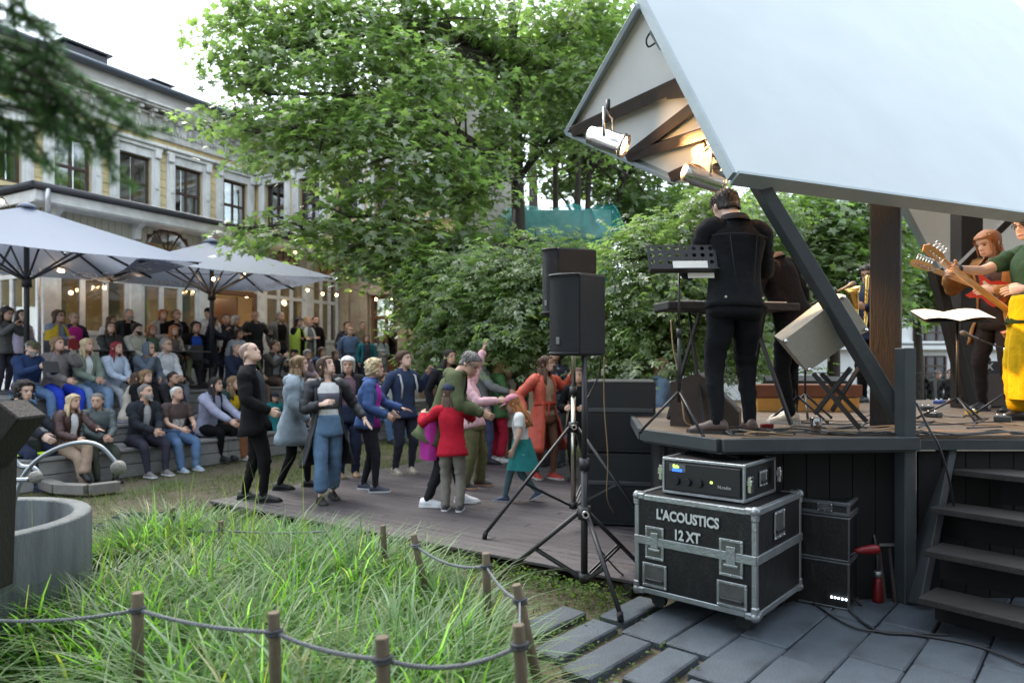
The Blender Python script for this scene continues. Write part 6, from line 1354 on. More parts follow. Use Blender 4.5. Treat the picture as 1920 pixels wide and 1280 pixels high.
def head_point(th, z):
    w, f, b = headr(z); c = (f + b) / 2; ry = (f - b) / 2; x = w * math.sin(th); y = c + ry * math.cos(th)
    if abs(x) < .5 and math.cos(th) > .3:
        nx = x / .075; nose = math.exp(-nx * nx) * (.115 * max(0, 1 - abs(z - .37) / .05) if z < .37 else .115 * max(0, 1 - (z - .37) / .2)); y += nose
        for s_ in (-1, 1): y -= .045 * math.exp(-((x - s_ * .155) / .08) ** 2 - ((z - .52) / .055) ** 2)
        y += .015 * math.exp(-(x / .11) ** 2 - ((z - .19) / .03) ** 2)
    return x, y
PENDING = []
def ik(a, t, l1, l2, pole):
    d = t - a; L = d.length; mx = (l1 + l2) * .995
    if L > mx: t = a + d * (mx / L); d = t - a; L = mx
    x = d.normalized(); p = pole - x * pole.dot(x)
    if p.length < 1e-4: p = Vector((0, 0, -1))
    p.normalize(); q = max(-1, min(1, (l1 * l1 + L * L - l2 * l2) / (2 * l1 * L))); return a + x * (l1 * q) + p * (l1 * math.sqrt(1 - q * q)), t
def chain(ctrl, n=12, sm=2):
    """resample (point, radius) controls and round the joints"""
    P_ = [Vector(c[0]) for c in ctrl]; rr = [c[1] for c in ctrl]; L = [0]
    for a, b in zip(P_[:-1], P_[1:]): L.append(L[-1] + (b - a).length)
    ts = np.linspace(0, L[-1], n); X = np.stack([np.interp(ts, L, [p[i] for p in P_]) for i in range(3)], 1); Rr = np.interp(ts, L, rr)
    for _ in range(sm): X[1:-1] = (X[:-2] + 2 * X[1:-1] + X[2:]) / 4; Rr[1:-1] = (Rr[:-2] + 2 * Rr[1:-1] + Rr[2:]) / 4
    return X, Rr
def tubew(mb, ctrl, n=12, seg=10, wr=0.0, rng=None, sm=2, capr=True):
    X, Rr = chain(ctrl, n, sm); pts = [Vector(p) for p in X]; t0 = (pts[1] - pts[0]).normalized(); ref = Vector((0, 1, 0)) if abs(t0.y) < .8 else Vector((1, 0, 0)); x = ref.cross(t0).normalized(); rings = []
    W = None
    if wr > 0:
        W = rng.normal(0, 1, (n, seg)); W = (W + np.roll(W, 1, 1) + np.roll(W, -1, 1) + np.roll(W, 2, 1)) / 2; W[0] = 0
    for i, p in enumerate(pts):
        t = (pts[min(i + 1, n - 1)] - pts[max(i - 1, 0)]).normalized(); x = (x - t * x.dot(t)).normalized(); y = t.cross(x)
        rings.append([p + (x * math.cos(2 * math.pi * k / seg) + y * math.sin(2 * math.pi * k / seg)) * (Rr[i] * (1 + (wr * W[i, k] if W is not None else 0))) for k in range(seg)])
    if capr:
        a, b = pts[0], pts[-1]; ta = (pts[0] - pts[1]).normalized(); tb = (pts[-1] - pts[-2]).normalized()
        rings = [[a + (q - a) * .55 + ta * Rr[0] * .4 for q in rings[0]]] + rings + [[b + (q - b) * .55 + tb * Rr[-1] * .35 for q in rings[-1]]]
    mb.loft(rings); return mb
def hand_mesh(pose):
    mb = MB(); sec = []
    for y, w, t in ((-.012, .028, .022), (.015, .034, .018), (.05, .042, .016), (.085, .042, .014), (.10, .036, .010)): sec.append([Vector((w * math.cos(a), y, t * math.sin(a))) for a in np.linspace(0, 2 * math.pi, 10, endpoint=False)])
    mb.loft(sec)
    cu = {'relax': .55, 'open': .08, 'grip': 1.25, 'point': 1.1}[pose]
    for k, (x, L, r) in enumerate(((-.031, .072, .0085), (-.011, .082, .009), (.010, .076, .0085), (.030, .060, .0075))):
        c = cu * (1 + .12 * k) if not (pose == 'point' and k == 0) else .1; p = Vector((x, .092, 0)); a = c * .35 + (.0 if pose != 'open' else 0); sp_ = x * (3.2 if pose == 'open' else 1.0); pts = [p]
        for s_, f in ((.45, .35), (.32, .75), (.23, 1.0)): a += c * .55 * f; p = p + Vector((sp_ * s_ * .5 * L / .07, math.cos(a), -math.sin(a))).normalized() * L * s_; pts.append(p)
        mb.tube(pts, [r, r * .95, r * .88, r * .6], 6)
    th = [Vector((-.030, .02, -.004)), Vector((-.052, .045, -.012)), Vector((-.060, .072, -.02 - .01 * cu)), Vector((-.056, .095, -.026 - .012 * cu))]; mb.tube(th, [.0145, .0115, .0095, .006], 6)
    return mb
HANDS = {k: hand_mesh(k) for k in ('relax', 'open', 'grip', 'point')}
ARM = dict(down=(.045, .02, -.30), hip=(.07, .10, -.24), lap=(-.085, .20, -.20), knee=(-.02, .27, -.19), chin=(-.10, .13, .03), phone=(-.075, .20, .0), up=(.06, .06, .29), out=(.10, .26, -.13), belly=(-.09, .15, -.15), bent=(-.01, .15, -.15), back=(.04, -.07, -.27), cross=(-.15, .12, -.13), chest=(-.05, .15, -.09), pocket=(.07, .03, -.235))
def person(label, base, H, hd, sit=None, female=False, lean=0, side=0, tw=0, head=(0, 0, 0), arms=('down', 'down'), hands=('relax', 'relax'), feet=None, footdir=(0, 0), knee=None, crossed=False,
           top=('jacket', (.1, .1, .1)), inner=None, gap=34, hem=None, sleeve=1.0, hood=None, bottom=('slim', (.03, .03, .04)), bl=1.0, shoes=((.03, .03, .03), (.03, .03, .03)), hair=('short', 'brown'), beard=None, cap=None, skin=0, build=1.0, glasses=False, shawl=None, belt=None, group=None, seed=None, near=False, extras=(), headonly=False, lapels=False):
    seed = seed if seed is not None else abs(hash(label)) % 10000 if False else sum(ord(c) * (i + 1) for i, c in enumerate(label)) % 99991
    rng = np.random.default_rng(seed); base = Vector(base); hr = R(hd); f = Vector((math.sin(hr), math.cos(hr), 0)); r = Vector((math.cos(hr), -math.sin(hr), 0))
    th = thing('person', label, 'person', base, group); sx = .97 if female else 1.0; B = build
    if sit is None: Pc = base + Z * (.515 * H)
    else: Pc = base + Z * (.062 * H)
    if feet is None:
        if sit is None: feet = ((-.062, .0, 0), (.062, .02, 0))
        else: feet = ((-.075, .27, 0), (.075, .26, 0))
    zf = 0 if sit is None else sit                                       # height of the feet relative to the base
    ank = [base + r * (x * H) + f * (y * H) + Z * (zf + z * H + .045 * H) for x, y, z in feet]
    if sit is None:
        cx = (feet[0][0] + feet[1][0]) / 2; cy = (feet[0][1] + feet[1][1]) / 2; Pc = base + r * cx * H + f * (cy * H - math.sin(R(lean)) * .10 * H) + Z * .515 * H
        far = max((ank[k] - Pc).length for k in (0, 1)); drop = 0
        while far > .482 * H and drop < .2 * H: drop += .01 * H; Pc.z -= .01 * H; far = max((ank[k] - (Pc + r * (.05 * H * (-1 if k == 0 else 1)))).length for k in (0, 1))
    la, sa, ta = R(lean), R(side), R(tw); tf0 = f * math.cos(ta) + r * math.sin(ta); tr0 = r * math.cos(ta) - f * math.sin(ta)
    tu = (Z * math.cos(la) + f * math.sin(la)); tu = (tu * math.cos(sa) + r * math.sin(sa)).normalized(); tf = (tf0 - tu * tf0.dot(tu)).normalized(); tr = tf.cross(tu).normalized()
    pf = (f - tu * f.dot(tu) * .5).normalized()
    def T(x, y, z): return Pc + tr * (x * H) + tf * (y * H) + tu * (z * H)
    prof = ([(-.05, .088, .062), (0, .102, .074), (.05, .096, .068), (.10, .078, .058), (.15, .080, .060), (.205, .090, .072), (.25, .092, .066), (.285, .090, .052), (.31, .062, .044), (.332, .036, .038)] if female else
            [(-.05, .085, .062), (0, .098, .072), (.05, .095, .068), (.10, .088, .062), (.15, .092, .064), (.205, .102, .070), (.25, .108, .068), (.285, .104, .056), (.31, .072, .046), (.332, .040, .040)])
    pz = [p[0] for p in prof]; pa = [p[1] * (B if p[0] < .28 else 1) for p in prof]; pb = [p[2] * (B if p[0] < .28 else 1) for p in prof]
    def tring(z, ease=0., seg=16, sc=1., th0=None, cxs=0):
        a = (np.interp(z, pz, pa) * sc) * H + ease; b = (np.interp(z, pz, pb) * sc) * H + ease
        if z < -.0: a = .104 * B * sc * H + ease + -z * H * .10; b = .076 * B * sc * H + ease + -z * H * .10
        angs = th0 if th0 is not None else np.linspace(0, 2 * math.pi, seg, endpoint=False)
        return [T(0, 0, z) + tr * a * math.copysign(abs(math.sin(q)) ** .85, math.sin(q)) + tf * (b * math.copysign(abs(math.cos(q)) ** .9, math.cos(q)) + (.006 * H if z > .05 else 0)) for q in angs]
    S = [T(-.108 * sx * (1 + (B - 1) * .5), 0, .287), T(.108 * sx * (1 + (B - 1) * .5), 0, .287)]
    wr, el = [], []
    for k in (0, 1):
        a = arms[k]; o = ARM[a] if isinstance(a, str) else a; sg = -1 if k == 0 else 1
        tg = S[k] + tr * (sg * o[0] * H) + tf0 * (o[1] * H) + Z * (o[2] * H); tg += tf0 * 0; pole = Z * -.8 + tr * sg * (.65 if o[2] < .15 else 1.0) - tf * .35
        e_, w_ = ik(S[k], tg, .172 * H, .150 * H, pole); el.append(e_); wr.append(w_)
    hips = [Pc + r * (-.05 * H), Pc + r * (.05 * H)]; kn = []
    for k in (0, 1):
        pole = f + Z * .15 + r * ((-1 if k == 0 else 1) * (.12 if sit is None else .25)) if sit is None else Z + f * .5 + r * ((-1 if k == 0 else 1) * .25)
        q, a = ik(hips[k], ank[k], .248 * H, .232 * H, pole); kn.append(q); ank[k] = a
    # head axes
    yaw, pit, rol = [R(v) for v in head]; nb = T(0, .005, .325)
    hy0 = f * math.cos(yaw) + r * math.sin(yaw); hx0 = r * math.cos(yaw) - f * math.sin(yaw); hy = hy0 * math.cos(pit) + Z * math.sin(pit); hz = Z * math.cos(pit) - hy0 * math.sin(pit)
    hx = hx0 * math.cos(rol) + hz * math.sin(rol); hz = hz * math.cos(rol) - hx0 * math.sin(rol); hh = .133 * H * (1.0 if H > 1.45 else 1.18)
    nk = (tu * .6 + hz * .4).normalized(); HO = nb + nk * .03 * H + tf * .012 * H + hy * .02 * H
    if H <= 1.45: HO = HO - Z * .005
    def Hd(x, y, z): return HO + hx * (x * hh) + hy * (y * hh) + hz * (z * hh)
    # ---- body: one closed union, made a single surface below
    bd = MB(); N = 26; rings = []
    for z in list(np.linspace(0.0, .96, 22)) + [.99, 1.0]:
        rings.append([Hd(*head_point(2 * math.pi * k / N, z), z) for k in range(N)])
    bd.loft(rings)
    for s_ in (-1, 1): bd.ball(Hd(s_ * .365, -.06, .44), (.018 * H / 1.75,) * 2 + (.030 * H / 1.75,), 8, 6)
    bd.tube([nb - tu * .05 * H, nb + nk * .01 * H, Hd(0, -.10, .30)], [.042 * H, .034 * H, .035 * H], 12)
    bd.loft([tring(z, -.012, 14) for z in (-.01, .02, .05, .10, .15, .205, .25, .285, .31, .332)])
    for k in (0, 1):
        bd.tube(*[list(x) for x in (lambda X, Q: ([Vector(p) for p in X], list(Q)))(*chain([(T((-1 if k == 0 else 1) * .06, 0, .285), .038 * H), (S[k], .036 * H), (S[k].lerp(el[k], .5), .029 * H), (el[k], .024 * H), (el[k].lerp(wr[k], .4), .0235 * H), (wr[k], .0165 * H)], 14, 1))], 9)
        bd.tube(*[list(x) for x in (lambda X, Q: ([Vector(p) for p in X], list(Q)))(*chain([(hips[k], .046 * H), (hips[k].lerp(kn[k], .5), .040 * H), (kn[k], .029 * H), (kn[k].lerp(ank[k], .35), .027 * H), (ank[k], .017 * H), (ank[k] - Z * .025 * H, .018 * H)], 16, 1))], 9)
    hv, hf = [], []
    for k in (0, 1):
        hm = HANDS[hands[k]]; d = (wr[k] - el[k]).normalized(); sg = -1 if k == 0 else 1
        o = ARM[arms[k]] if isinstance(arms[k], str) else arms[k]
        pn = -tr * sg if d.z < -.75 else ((Z * -1 + tr * -sg * .35 if hands[k] == 'open' else Z * -.35 + tr * -sg) if d.z < .55 else tf * 1.0)
        if hands[k] == 'grip': pn = (-tr * sg + tf * -.2)
        pn = (pn - d * pn.dot(d)).normalized(); xx = d.cross(-pn)             # right hand: thumb (-x) points inward with the palm down
        o_ = len(hv); sc = H / 1.78 * 1.02
        for v in hm.v: hv.append(wr[k] + xx * (v[0] * sc * (1 if k == 1 else -1)) + d * (v[1] * sc) + -pn * (v[2] * sc))
        hf += [tuple(i + o_ for i in (q if k == 1 else q[::-1])) for q in hm.f]
    bo = part('body', bd, SKIN[skin], th); PENDING.append((bo, .0105 if near else .0155, hv, hf, ORG[th.name], SKIN[skin]))
    # ---- face
    for s_ in (-1, 1):
        mb = MB(); xe, ye = .148 * s_, .385; mb.ball(Hd(xe, ye, .525), (.028 * hh * 1.9, .028 * hh * 1.9, .026 * hh), 8, 6); part('eye', mb, M_eye, th)
    mb = MB()
    for s_ in (-1, 1): mb.tube([Hd(.06 * s_, .437, .605), Hd(.15 * s_, .425, .625), Hd(.245 * s_, .36, .605)], [.010 * hh, .017 * hh, .008 * hh], 5)
    part('eyebrow', mb, HM[hair[1]] if hair[1] not in ('white', 'ash', 'lblond', 'red') else HM['dblond'], th)
    mb = MB(); mb.tube([Hd(-.115, .405, .187), Hd(-.04, .447, .197), Hd(0, .451, .193), Hd(.04, .447, .197), Hd(.115, .405, .187)], [.010 * hh, .024 * hh, .027 * hh, .024 * hh, .010 * hh], 6); part('mouth', mb, M_lip, th)
    if glasses:
        mb = MB()
        for s_ in (-1, 1): mb.tube([Hd(.15 * s_ + .10 * math.cos(a), .45 - .03 * abs(math.cos(a)), .525 + .075 * math.sin(a)) for a in np.linspace(0, 6.283, 13)], .010 * hh, 4); mb.tube([Hd(.25 * s_, .42, .54), Hd(.38 * s_, -.05, .52)], .010 * hh, 4)
        mb.tube([Hd(-.05, .45, .54), Hd(.05, .45, .54)], .010 * hh, 4); part('glasses', mb, M_blk, th)
    # ---- hair
    st, hc = hair; hm_ = HM[hc]
    def hairshell(front, sidez, back, thick, low, wob=.05, nz=11, flare=0., part_='hair', m=None, vol=0.):
        mb = MB(); NT = 28; out = []; inn = []
        for k in range(NT):
            a = 2 * math.pi * k / NT; ca = math.cos(a); g_ = np.interp(abs(((a + math.pi) % (2 * math.pi)) - math.pi), [0, .7, 1.15, 1.45, 1.8, 2.3, math.pi], [front, front - .02, front * .72 + sidez * .28, sidez, (sidez + back) / 2 if low is None else back, back, back])
            lo = g_ if g_ > .05 or low is None else low; co, ci = [], []
            for i in range(nz):
                z = lo + (1.0 - lo) * (i / (nz - 1)) ** .8; ze = max(z, .30) if lo < .2 else z
                w, ff, bb = headr(min(ze, .999)); c = (ff + bb) / 2; ry = (ff - bb) / 2; t_ = thick * (1 + rng.normal(0, wob)) + vol * max(0, 1 - abs(ze - .7) / .4) + flare * max(0, .3 - z) * .12; t_ *= min(1., .35 + (z - lo) * 4) if low is None else 1
                if z < .3: w = .33; ry = .40; c = -.06; 
                co.append(Hd((w + t_) * math.sin(a), c + (ry + t_) * ca, z + (t_ * .8 if i == nz - 1 else t_ * max(0, z - .6)))); ci.append(Hd((w - .02) * math.sin(a), c + (ry - .02) * ca, z - (.02 if i == nz - 1 else 0)))
            out.append(co); inn.append(ci)
        vs = [p for c in out for p in c] + [p for c in inn for p in c]; o2 = NT * nz; fs = []
        for k in range(NT):
            k2 = (k + 1) % NT
            for i in range(nz - 1): fs.append((k * nz + i, k2 * nz + i, k2 * nz + i + 1, k * nz + i + 1)); 
            fs.append((o2 + k * nz, o2 + k2 * nz, k2 * nz, k * nz))
        o3 = len(vs); vs.append(Hd(0, -.05, 1.0 + thick * .9)); fs += [(k * nz + nz - 1, ((k + 1) % NT) * nz + nz - 1, o3) for k in range(NT)]
        mb.add(vs, fs, True); part(part_, mb, m or hm_, th)
    if st == 'short': hairshell(.86, .50, .14, .045, None, .22, vol=.01)
    elif st == 'full': hairshell(.80, .42, .10, .085, None, .22, vol=.05)
    elif st == 'buzz': hairshell(.90, .55, .18, .009, None, .1)
    elif st == 'fringe' or st == 'balding':
        hairshell(.93, .50, .12, .018, None, .1)
    elif st == 'bob': hairshell(.80, .12, -.02, .055, -.05, .2, vol=.03)
    elif st == 'long': hairshell(.81, -.2, -.55, .045, -.75, .22, flare=.4)
    elif st == 'vlong': hairshell(.81, -.2, -.55, .048, -1.15, .22, flare=.4)
    elif st == 'curly':
        hairshell(.84, .25, .05, .10, None, .3, vol=.04); mb = MB()
        for k in range(95):
            a = rng.uniform(0, 6.283); z = rng.uniform(.12, 1.0)
            if abs(((a + math.pi) % (2 * math.pi)) - math.pi) < .8 and z < .86: continue
            w, ff, bb = headr(min(z, .99)); c = (ff + bb) / 2; ry = (ff - bb) / 2; q = Hd((w + .09) * math.sin(a), c + (ry + .09) * math.cos(a), z + .06 * max(0, z - .5)); mb.ball(q, .085 * hh * rng.uniform(.7, 1.2), 6, 5)
        part('curls', mb, hm_, th)
    elif st == 'bun': hairshell(.86, .45, .12, .045, None, .1); mb = MB(); mb.ball(Hd(0, -.5, .72), .16 * hh, 10, 8); part('hair_bun', mb, hm_, th)
    if near and st not in ('buzz', 'curly') and not cap:
        mb = MB(); dn_ = {'long': -.5, 'vlong': -.9, 'bob': .0}.get(st, .35)
        for k in range(70):
            a = rng.uniform(.9, 5.38); z0 = rng.uniform(.62, 1.0); z1 = max(dn_, z0 - rng.uniform(.25, .8)) if dn_ < .3 else z0 - rng.uniform(.1, .28); pts = []
            for f_ in (0, .5, 1):
                z = z0 + (z1 - z0) * f_; w, ff, bb = headr(min(max(z, .3), .99)); c = (ff + bb) / 2; ry = (ff - bb) / 2; e_ = .045 + .03 * f_ + rng.uniform(-.01, .03); aa = a + rng.normal(0, .08) * f_; pts.append(Hd((w + e_) * math.sin(aa), c + (ry + e_) * math.cos(aa), z))
            mb.tube(pts, [.010 * hh, .020 * hh, .004 * hh], 4, False)
        part('hair_lock', mb, hm_, th)
    if st in ('long', 'vlong') and hc != 'x':
        mb = MB()
        for k in range(16):
            a = rng.uniform(1.2, 5.08); l_ = (.75 if st == 'long' else 1.15) * rng.uniform(.9, 1.12); p0 = Hd(.36 * math.sin(a), -.06 + .42 * math.cos(a), .3); p1 = Hd(.44 * math.sin(a), -.06 + .48 * math.cos(a), -l_ * .5); p2 = Hd(.40 * math.sin(a) + rng.normal(0, .05), -.08 + .46 * math.cos(a), -l_); mb.tube([p0, p1, p2], [.09 * hh, .075 * hh, .02 * hh], 5)
        part('hair_strand', mb, hm_, th)
    if beard:
        mb = MB(); rg = []
        for z in (-.06, .02, .12, .22, .30): rg.append([Hd((max(.16, headr(max(z, 0.03))[0]) + .022) * math.sin(a), ((headr(max(z, .03))[1] + headr(max(z, .03))[2]) / 2 + (headr(max(z, .03))[1] - headr(max(z, .03))[2]) / 2 * math.cos(a)) + .035 * math.cos(a) * (1 if abs(a) > .35 or z < .14 else .2), z) for a in np.linspace(-1.5, 1.5, 13)])
        mb.loft(rg, False, True, False); part('beard', mb, HM[beard], th)
    if cap:
        cc = cloth(cap[1], .8) if not isinstance(cap[1], str) else cap[1]; mb = MB(); NT = 24; rg = []
        for z, e_ in ((.66, .05), (.75, .055), (.86, .06), (.95, .06), (1.02, .05)):
            w, ff, bb = headr(min(z, .985)); c = (ff + bb) / 2; ry = (ff - bb) / 2; s_ = e_ if cap[0] != 'beanie' else e_ + .03; rg.append([Hd((w + s_) * math.sin(2 * math.pi * k / NT), c + (ry + s_) * math.cos(2 * math.pi * k / NT), z + s_ * .5) for k in range(NT)])
        mb.loft(rg); cp = part('cap', mb, cc, th)
        if cap[0] == 'cap':
            mb = MB(); up = []; lo = []
            for a in np.linspace(-1.05, 1.05, 11):
                w, ff, bb = headr(.68); x = (w + .05) * math.sin(a); y = .47 * math.cos(a) - .02
                up.append((x, y)); lo.append((x * .92, y + .34 * math.cos(a * .95)))
            mb.add([Hd(x, y, .70) for x, y in up] + [Hd(x, y, .655 + .0 - .12 * x * x) for x, y in lo] + [Hd(x, y, .67) for x, y in up] + [Hd(x, y, .63 - .12 * x * x) for x, y in lo], [(i, i + 1, 12 + i, 11 + i) for i in range(10)] + [(22 + i, 33 + i, 34 + i, 23 + i) for i in range(10)] + [(11 + i, 12 + i, 34 + i, 33 + i) for i in range(10)], True); part('visor', mb, cc if len(cap) < 3 else cloth(cap[2], .8), cp)
        elif cap[0] == 'party': mb = MB(); mb.lathe(Hd(0, 0, 1.0), [(.05, 0), (.004, .20)], 10, hz); part('party_hat', mb, M_let, cp)
    # ---- clothes
    kind, tcol = top[:2]; tm_ = cloth(tcol, top[2] if len(top) > 2 else .85); hem_ = hem if hem is not None else {'tee': -.05, 'shirt': -.06, 'jacket': -.05, 'hoodie': -.03, 'coat': -.22, 'sweater': -.04, 'dress': -.25, 'blazer': -.10, 'parka': -.17}[kind]
    if sit is not None: hem_ = max(hem_, -.035)
    ease = {'tee': .010, 'shirt': .013, 'jacket': .022, 'hoodie': .024, 'coat': .024, 'sweater': .018, 'dress': .012, 'blazer': .020, 'parka': .030}[kind] * (H / 1.75)
    zs = [z for z in (-.30, -.24, -.18, -.12, -.08, -.04, 0, .04, .08, .12, .16, .205, .25, .285, .31, .328) if z > hem_ + .012]; zs = [hem_] + zs
    openf = inner is not None and kind in ('jacket', 'coat', 'parka', 'blazer', 'hoodie', 'shirt'); mb = MB(); Wn = rng.normal(0, 1, (len(zs), 20)); Wn = (Wn + np.roll(Wn, 1, 1) + np.roll(Wn, -1, 1)) / 1.7
    if openf:
        g0 = R(gap); out = []
        for i, z in enumerate(zs):
            gg = g0 * (1.0 if z > .05 else 1.0 + .35 * (.05 - z) / .2) * (1.0 if z < .30 else .9); an = np.linspace(gg, 2 * math.pi - gg, 18); ex = ease + .004 * np.abs(Wn[i, :18]); fl = 0 if z > 0 else -z * .16 * H
            o_ = [p for p in tring(z, ease + fl + (.002 * H if z < .28 else .004), th0=an)]; c = T(0, 0, z); o_ = [c + (p - c) * (1 + .028 * Wn[i, j]) for j, p in enumerate(o_)]; i_ = [c + (p - c) * .93 for p in o_]; out.append(o_ + i_[::-1])
        mb.loft(out)
    else:
        out = []
        for i, z in enumerate(zs):
            fl = 0 if z > 0 else -z * (.22 if kind in ('coat', 'dress') else .12) * H
            if belt is not None and .07 < z < .13: fl = -.008
            c = T(0, 0, z); out.append([c + (p - c) * (1 + .028 * Wn[i, j]) for j, p in enumerate(tring(z, ease + fl, 20))])
        mb.loft(out)
    for k in (0, 1):
        sg = -1 if k == 0 else 1; es = ease * .75; wl_ = wr[k]; fr = sleeve
        path = [(T(sg * .055, 0, .288), .046 * H + es * .5), (S[k] + tu * .004 * H, .044 * H + es * .8), (S[k].lerp(el[k], .45), .033 * H + es), (el[k], .028 * H + es)]
        if fr >= .75: path += [(el[k].lerp(wr[k], .5), .026 * H + es), (el[k].lerp(wr[k], min(1, .98 * fr)), .021 * H + es * .9)]
        else: path = path[:2] + [(S[k].lerp(el[k], fr), .035 * H + es)]
        tubew(mb, path, 24 if fr > .7 else 9, 12, .075, rng, 1)
    if kind in ('jacket', 'coat', 'blazer', 'shirt', 'parka'):                # collar
        for sg in (-1, 1):
            an = np.linspace(sg * .55, sg * math.pi, 8); lo = [T(.048 * math.sin(a), .046 * math.cos(a) + .004, .318) for a in an]; hi = [T(.050 * math.sin(a), .050 * math.cos(a), .352) for a in an]; ho = [T(.066 * math.sin(a), .064 * math.cos(a), .325) for a in an]
            mb.add(lo + hi + ho, [(i, i + 1, 9 + i, 8 + i) for i in range(7)] + [(8 + i, 9 + i, 17 + i, 16 + i) for i in range(7)], True)
    tp = part({'tee': 't_shirt', 'shirt': 'shirt', 'jacket': 'jacket', 'hoodie': 'hoodie', 'coat': 'coat', 'sweater': 'sweater', 'dress': 'dress', 'blazer': 'blazer', 'parka': 'parka'}[kind], mb, tm_, th)
    if hood is None: hood = kind in ('hoodie', 'parka')
    if hood == 'up':
        mb = MB(); NT = 20; rg = []
        for z, e_ in ((-.15, .16), (.1, .14), (.35, .13), (.6, .12), (.8, .11), (.95, .09), (1.04, .03)):
            w, ff, bb = headr(min(max(z, .3), .985)); c = (ff + bb) / 2; ry = (ff - bb) / 2; rg.append([Hd((w + e_) * math.sin(a), min(c + (ry + e_) * math.cos(a), .30), z + e_ * .4) for a in np.linspace(.75, 2 * math.pi - .75, NT)])
        mb.loft(rg, False, True, False); part('hood', mb, tm_, tp)
    elif hood:
        mb = MB(); rg = []
        for a in np.linspace(-2.4, 2.4, 15): c = T(.062 * math.sin(a), -.052 * math.cos(a) + .0, .318 - .02 * math.cos(a)); rr = (.020 + .018 * max(0, math.cos(a))) * H; ax = Vector(tr * math.sin(a) - tf * math.cos(a)); rg.append([c + ax * rr * math.cos(q) + tu * rr * 1.15 * math.sin(q) for q in np.linspace(0, 2 * math.pi, 8, endpoint=False)])
        mb.loft(rg); part('hood', mb, tm_, tp)
    if openf:
        mb = MB(); zz = [z for z in (-.06 if gap > 48 else 0, -.02 if gap > 48 else .01, .04, .08, .12, .16, .205, .25, .285, .31) if z > max(hem_, -.06) - .01]; mb.loft([tring(z, .008, 16) for z in zz]); it = part('inner_shirt', mb, cloth(inner), th)
        if len(extras) and extras[0] == 'band':
            mb = MB(); mb.loft([tring(z, .011, 16) for z in (.125, .16, .205, .235)]); part('band', mb, cloth((.10, .105, .125)), it)
            mb = MB(); mb.loft([tring(z, .011, 16) for z in (-.03, .0, .02)]); part('band', mb, cloth((.30, .25, .20)), it)
    if 'print' in extras:
        mb = MB(); an = np.linspace(-.5, .5, 7); mb.loft([tring(z, ease + .004, th0=an) for z in (.08, .115, .15, .185)], False, True, False); part('print', mb, mat('shirt_print', (.45, .45, .42), .8, .8, 22), tp)
    if 'sweaterband' in extras:
        for za, zb, c_ in ((.06, .085, (.5, .52, .5)), (.12, .14, (.5, .52, .5)), (.19, .23, (.5, .52, .5))): mb = MB(); mb.loft([tring(z, ease + .004, 18) for z in (za, (za + zb) / 2, zb)]); part('band', mb, cloth(c_), tp)
    if belt is not None:
        mb = MB(); mb.loft([tring(z, ease + .004, 18) for z in (.085, .10, .115)]); part('belt', mb, cloth(belt), tp); mb = MB(); mb.tube([T(.02, .085, .10), T(.035, .09, .03), T(.05, .085, -.04)], [.012, .010, .008], 6); part('belt_end', mb, cloth(belt), tp)
    if shawl is not None:
        mb = MB(); out = []
        for i, z in enumerate((-.14, -.08, -.02, .06, .14, .20, .25, .285, .308, .325)):
            a_ = np.interp(z, [-.14, .2, .27, .325], [.15, .15, .135, .055]) * H; b_ = np.interp(z, [-.14, .2, .27, .325], [.10, .10, .085, .052]) * H; gg = np.interp(z, [-.14, .325], [.55, .35]); an = np.linspace(gg, 2 * math.pi - gg, 20); c = T(0, .01, z)
            o_ = [c + (tr * a_ * math.sin(q) + tf * b_ * math.cos(q)) * (1 + rng.normal(0, .035)) for q in an]; i_ = [c + (p - c) * .94 for p in o_]; out.append(o_ + i_[::-1])
        mb.loft(out); part('shawl', mb, cloth(shawl, .9), th)
    # ---- trousers / leggings
    bk, bc = bottom[:2]; bm_ = cloth(bc, .85); eb = {'slim': .006, 'leg': .001, 'jeans': .011, 'wide': .013, 'skirt': .01}[bk] * (H / 1.75); mb = MB(); mb2 = None
    pr = [tring(z, eb + .004, 18, .82 if z < -.05 else 1.) for z in (-.068, -.045, -.02, 0, .03, .06, .085)]; mb.loft(pr)
    for k in (0, 1):
        e_ = kn[k].lerp(ank[k], bl) - (Z * .012 * H if bl > .98 else Z * 0); wd = {'slim': .0215, 'leg': .020, 'jeans': .030, 'wide': .042, 'skirt': .03}[bk] * H
        path = [(hips[k] + Z * .012 * H, .060 * H + eb), (hips[k].lerp(kn[k], .45), .050 * H * (1 + (B - 1) * .6) + eb), (kn[k], .037 * H + eb * 1.2), (kn[k].lerp(ank[k], .4), (.031 if bk in ('slim', 'leg') else max(.036, wd / H)) * H + eb), (e_, wd + eb * .6)]
        tubew(mb, path, 26, 12, .03 if bk == 'leg' else .04 if bk == 'wide' else .065, rng, 2)
    part({'slim': 'trousers', 'leg': 'leggings', 'jeans': 'jeans', 'wide': 'wide_trousers', 'skirt': 'leggings'}[bk], mb, bm_, th)
    if bk == 'skirt' or 'wrap' in extras:
        c_ = bottom[2] if len(bottom) > 2 else bc; mb = MB(); out = []
        for i, z in enumerate((.085, .04, 0, -.05, -.10, -.16)):
            c = Pc + Z * z * H; a_ = (.098 + .03 * (.085 - z) / .2) * H; b_ = (.075 + .045 * (.085 - z) / .2) * H; out.append([c + (r * a_ * math.sin(q) + f * b_ * math.cos(q)) * (1 + .05 * math.sin(q * 5 + i * .4) * (i / 5) + rng.normal(0, .015)) for q in np.linspace(0, 2 * math.pi, 22, endpoint=False)])
        mb.loft(out, False); part('tied_jacket' if 'wrap' in extras else 'skirt', mb, cloth(c_), th)
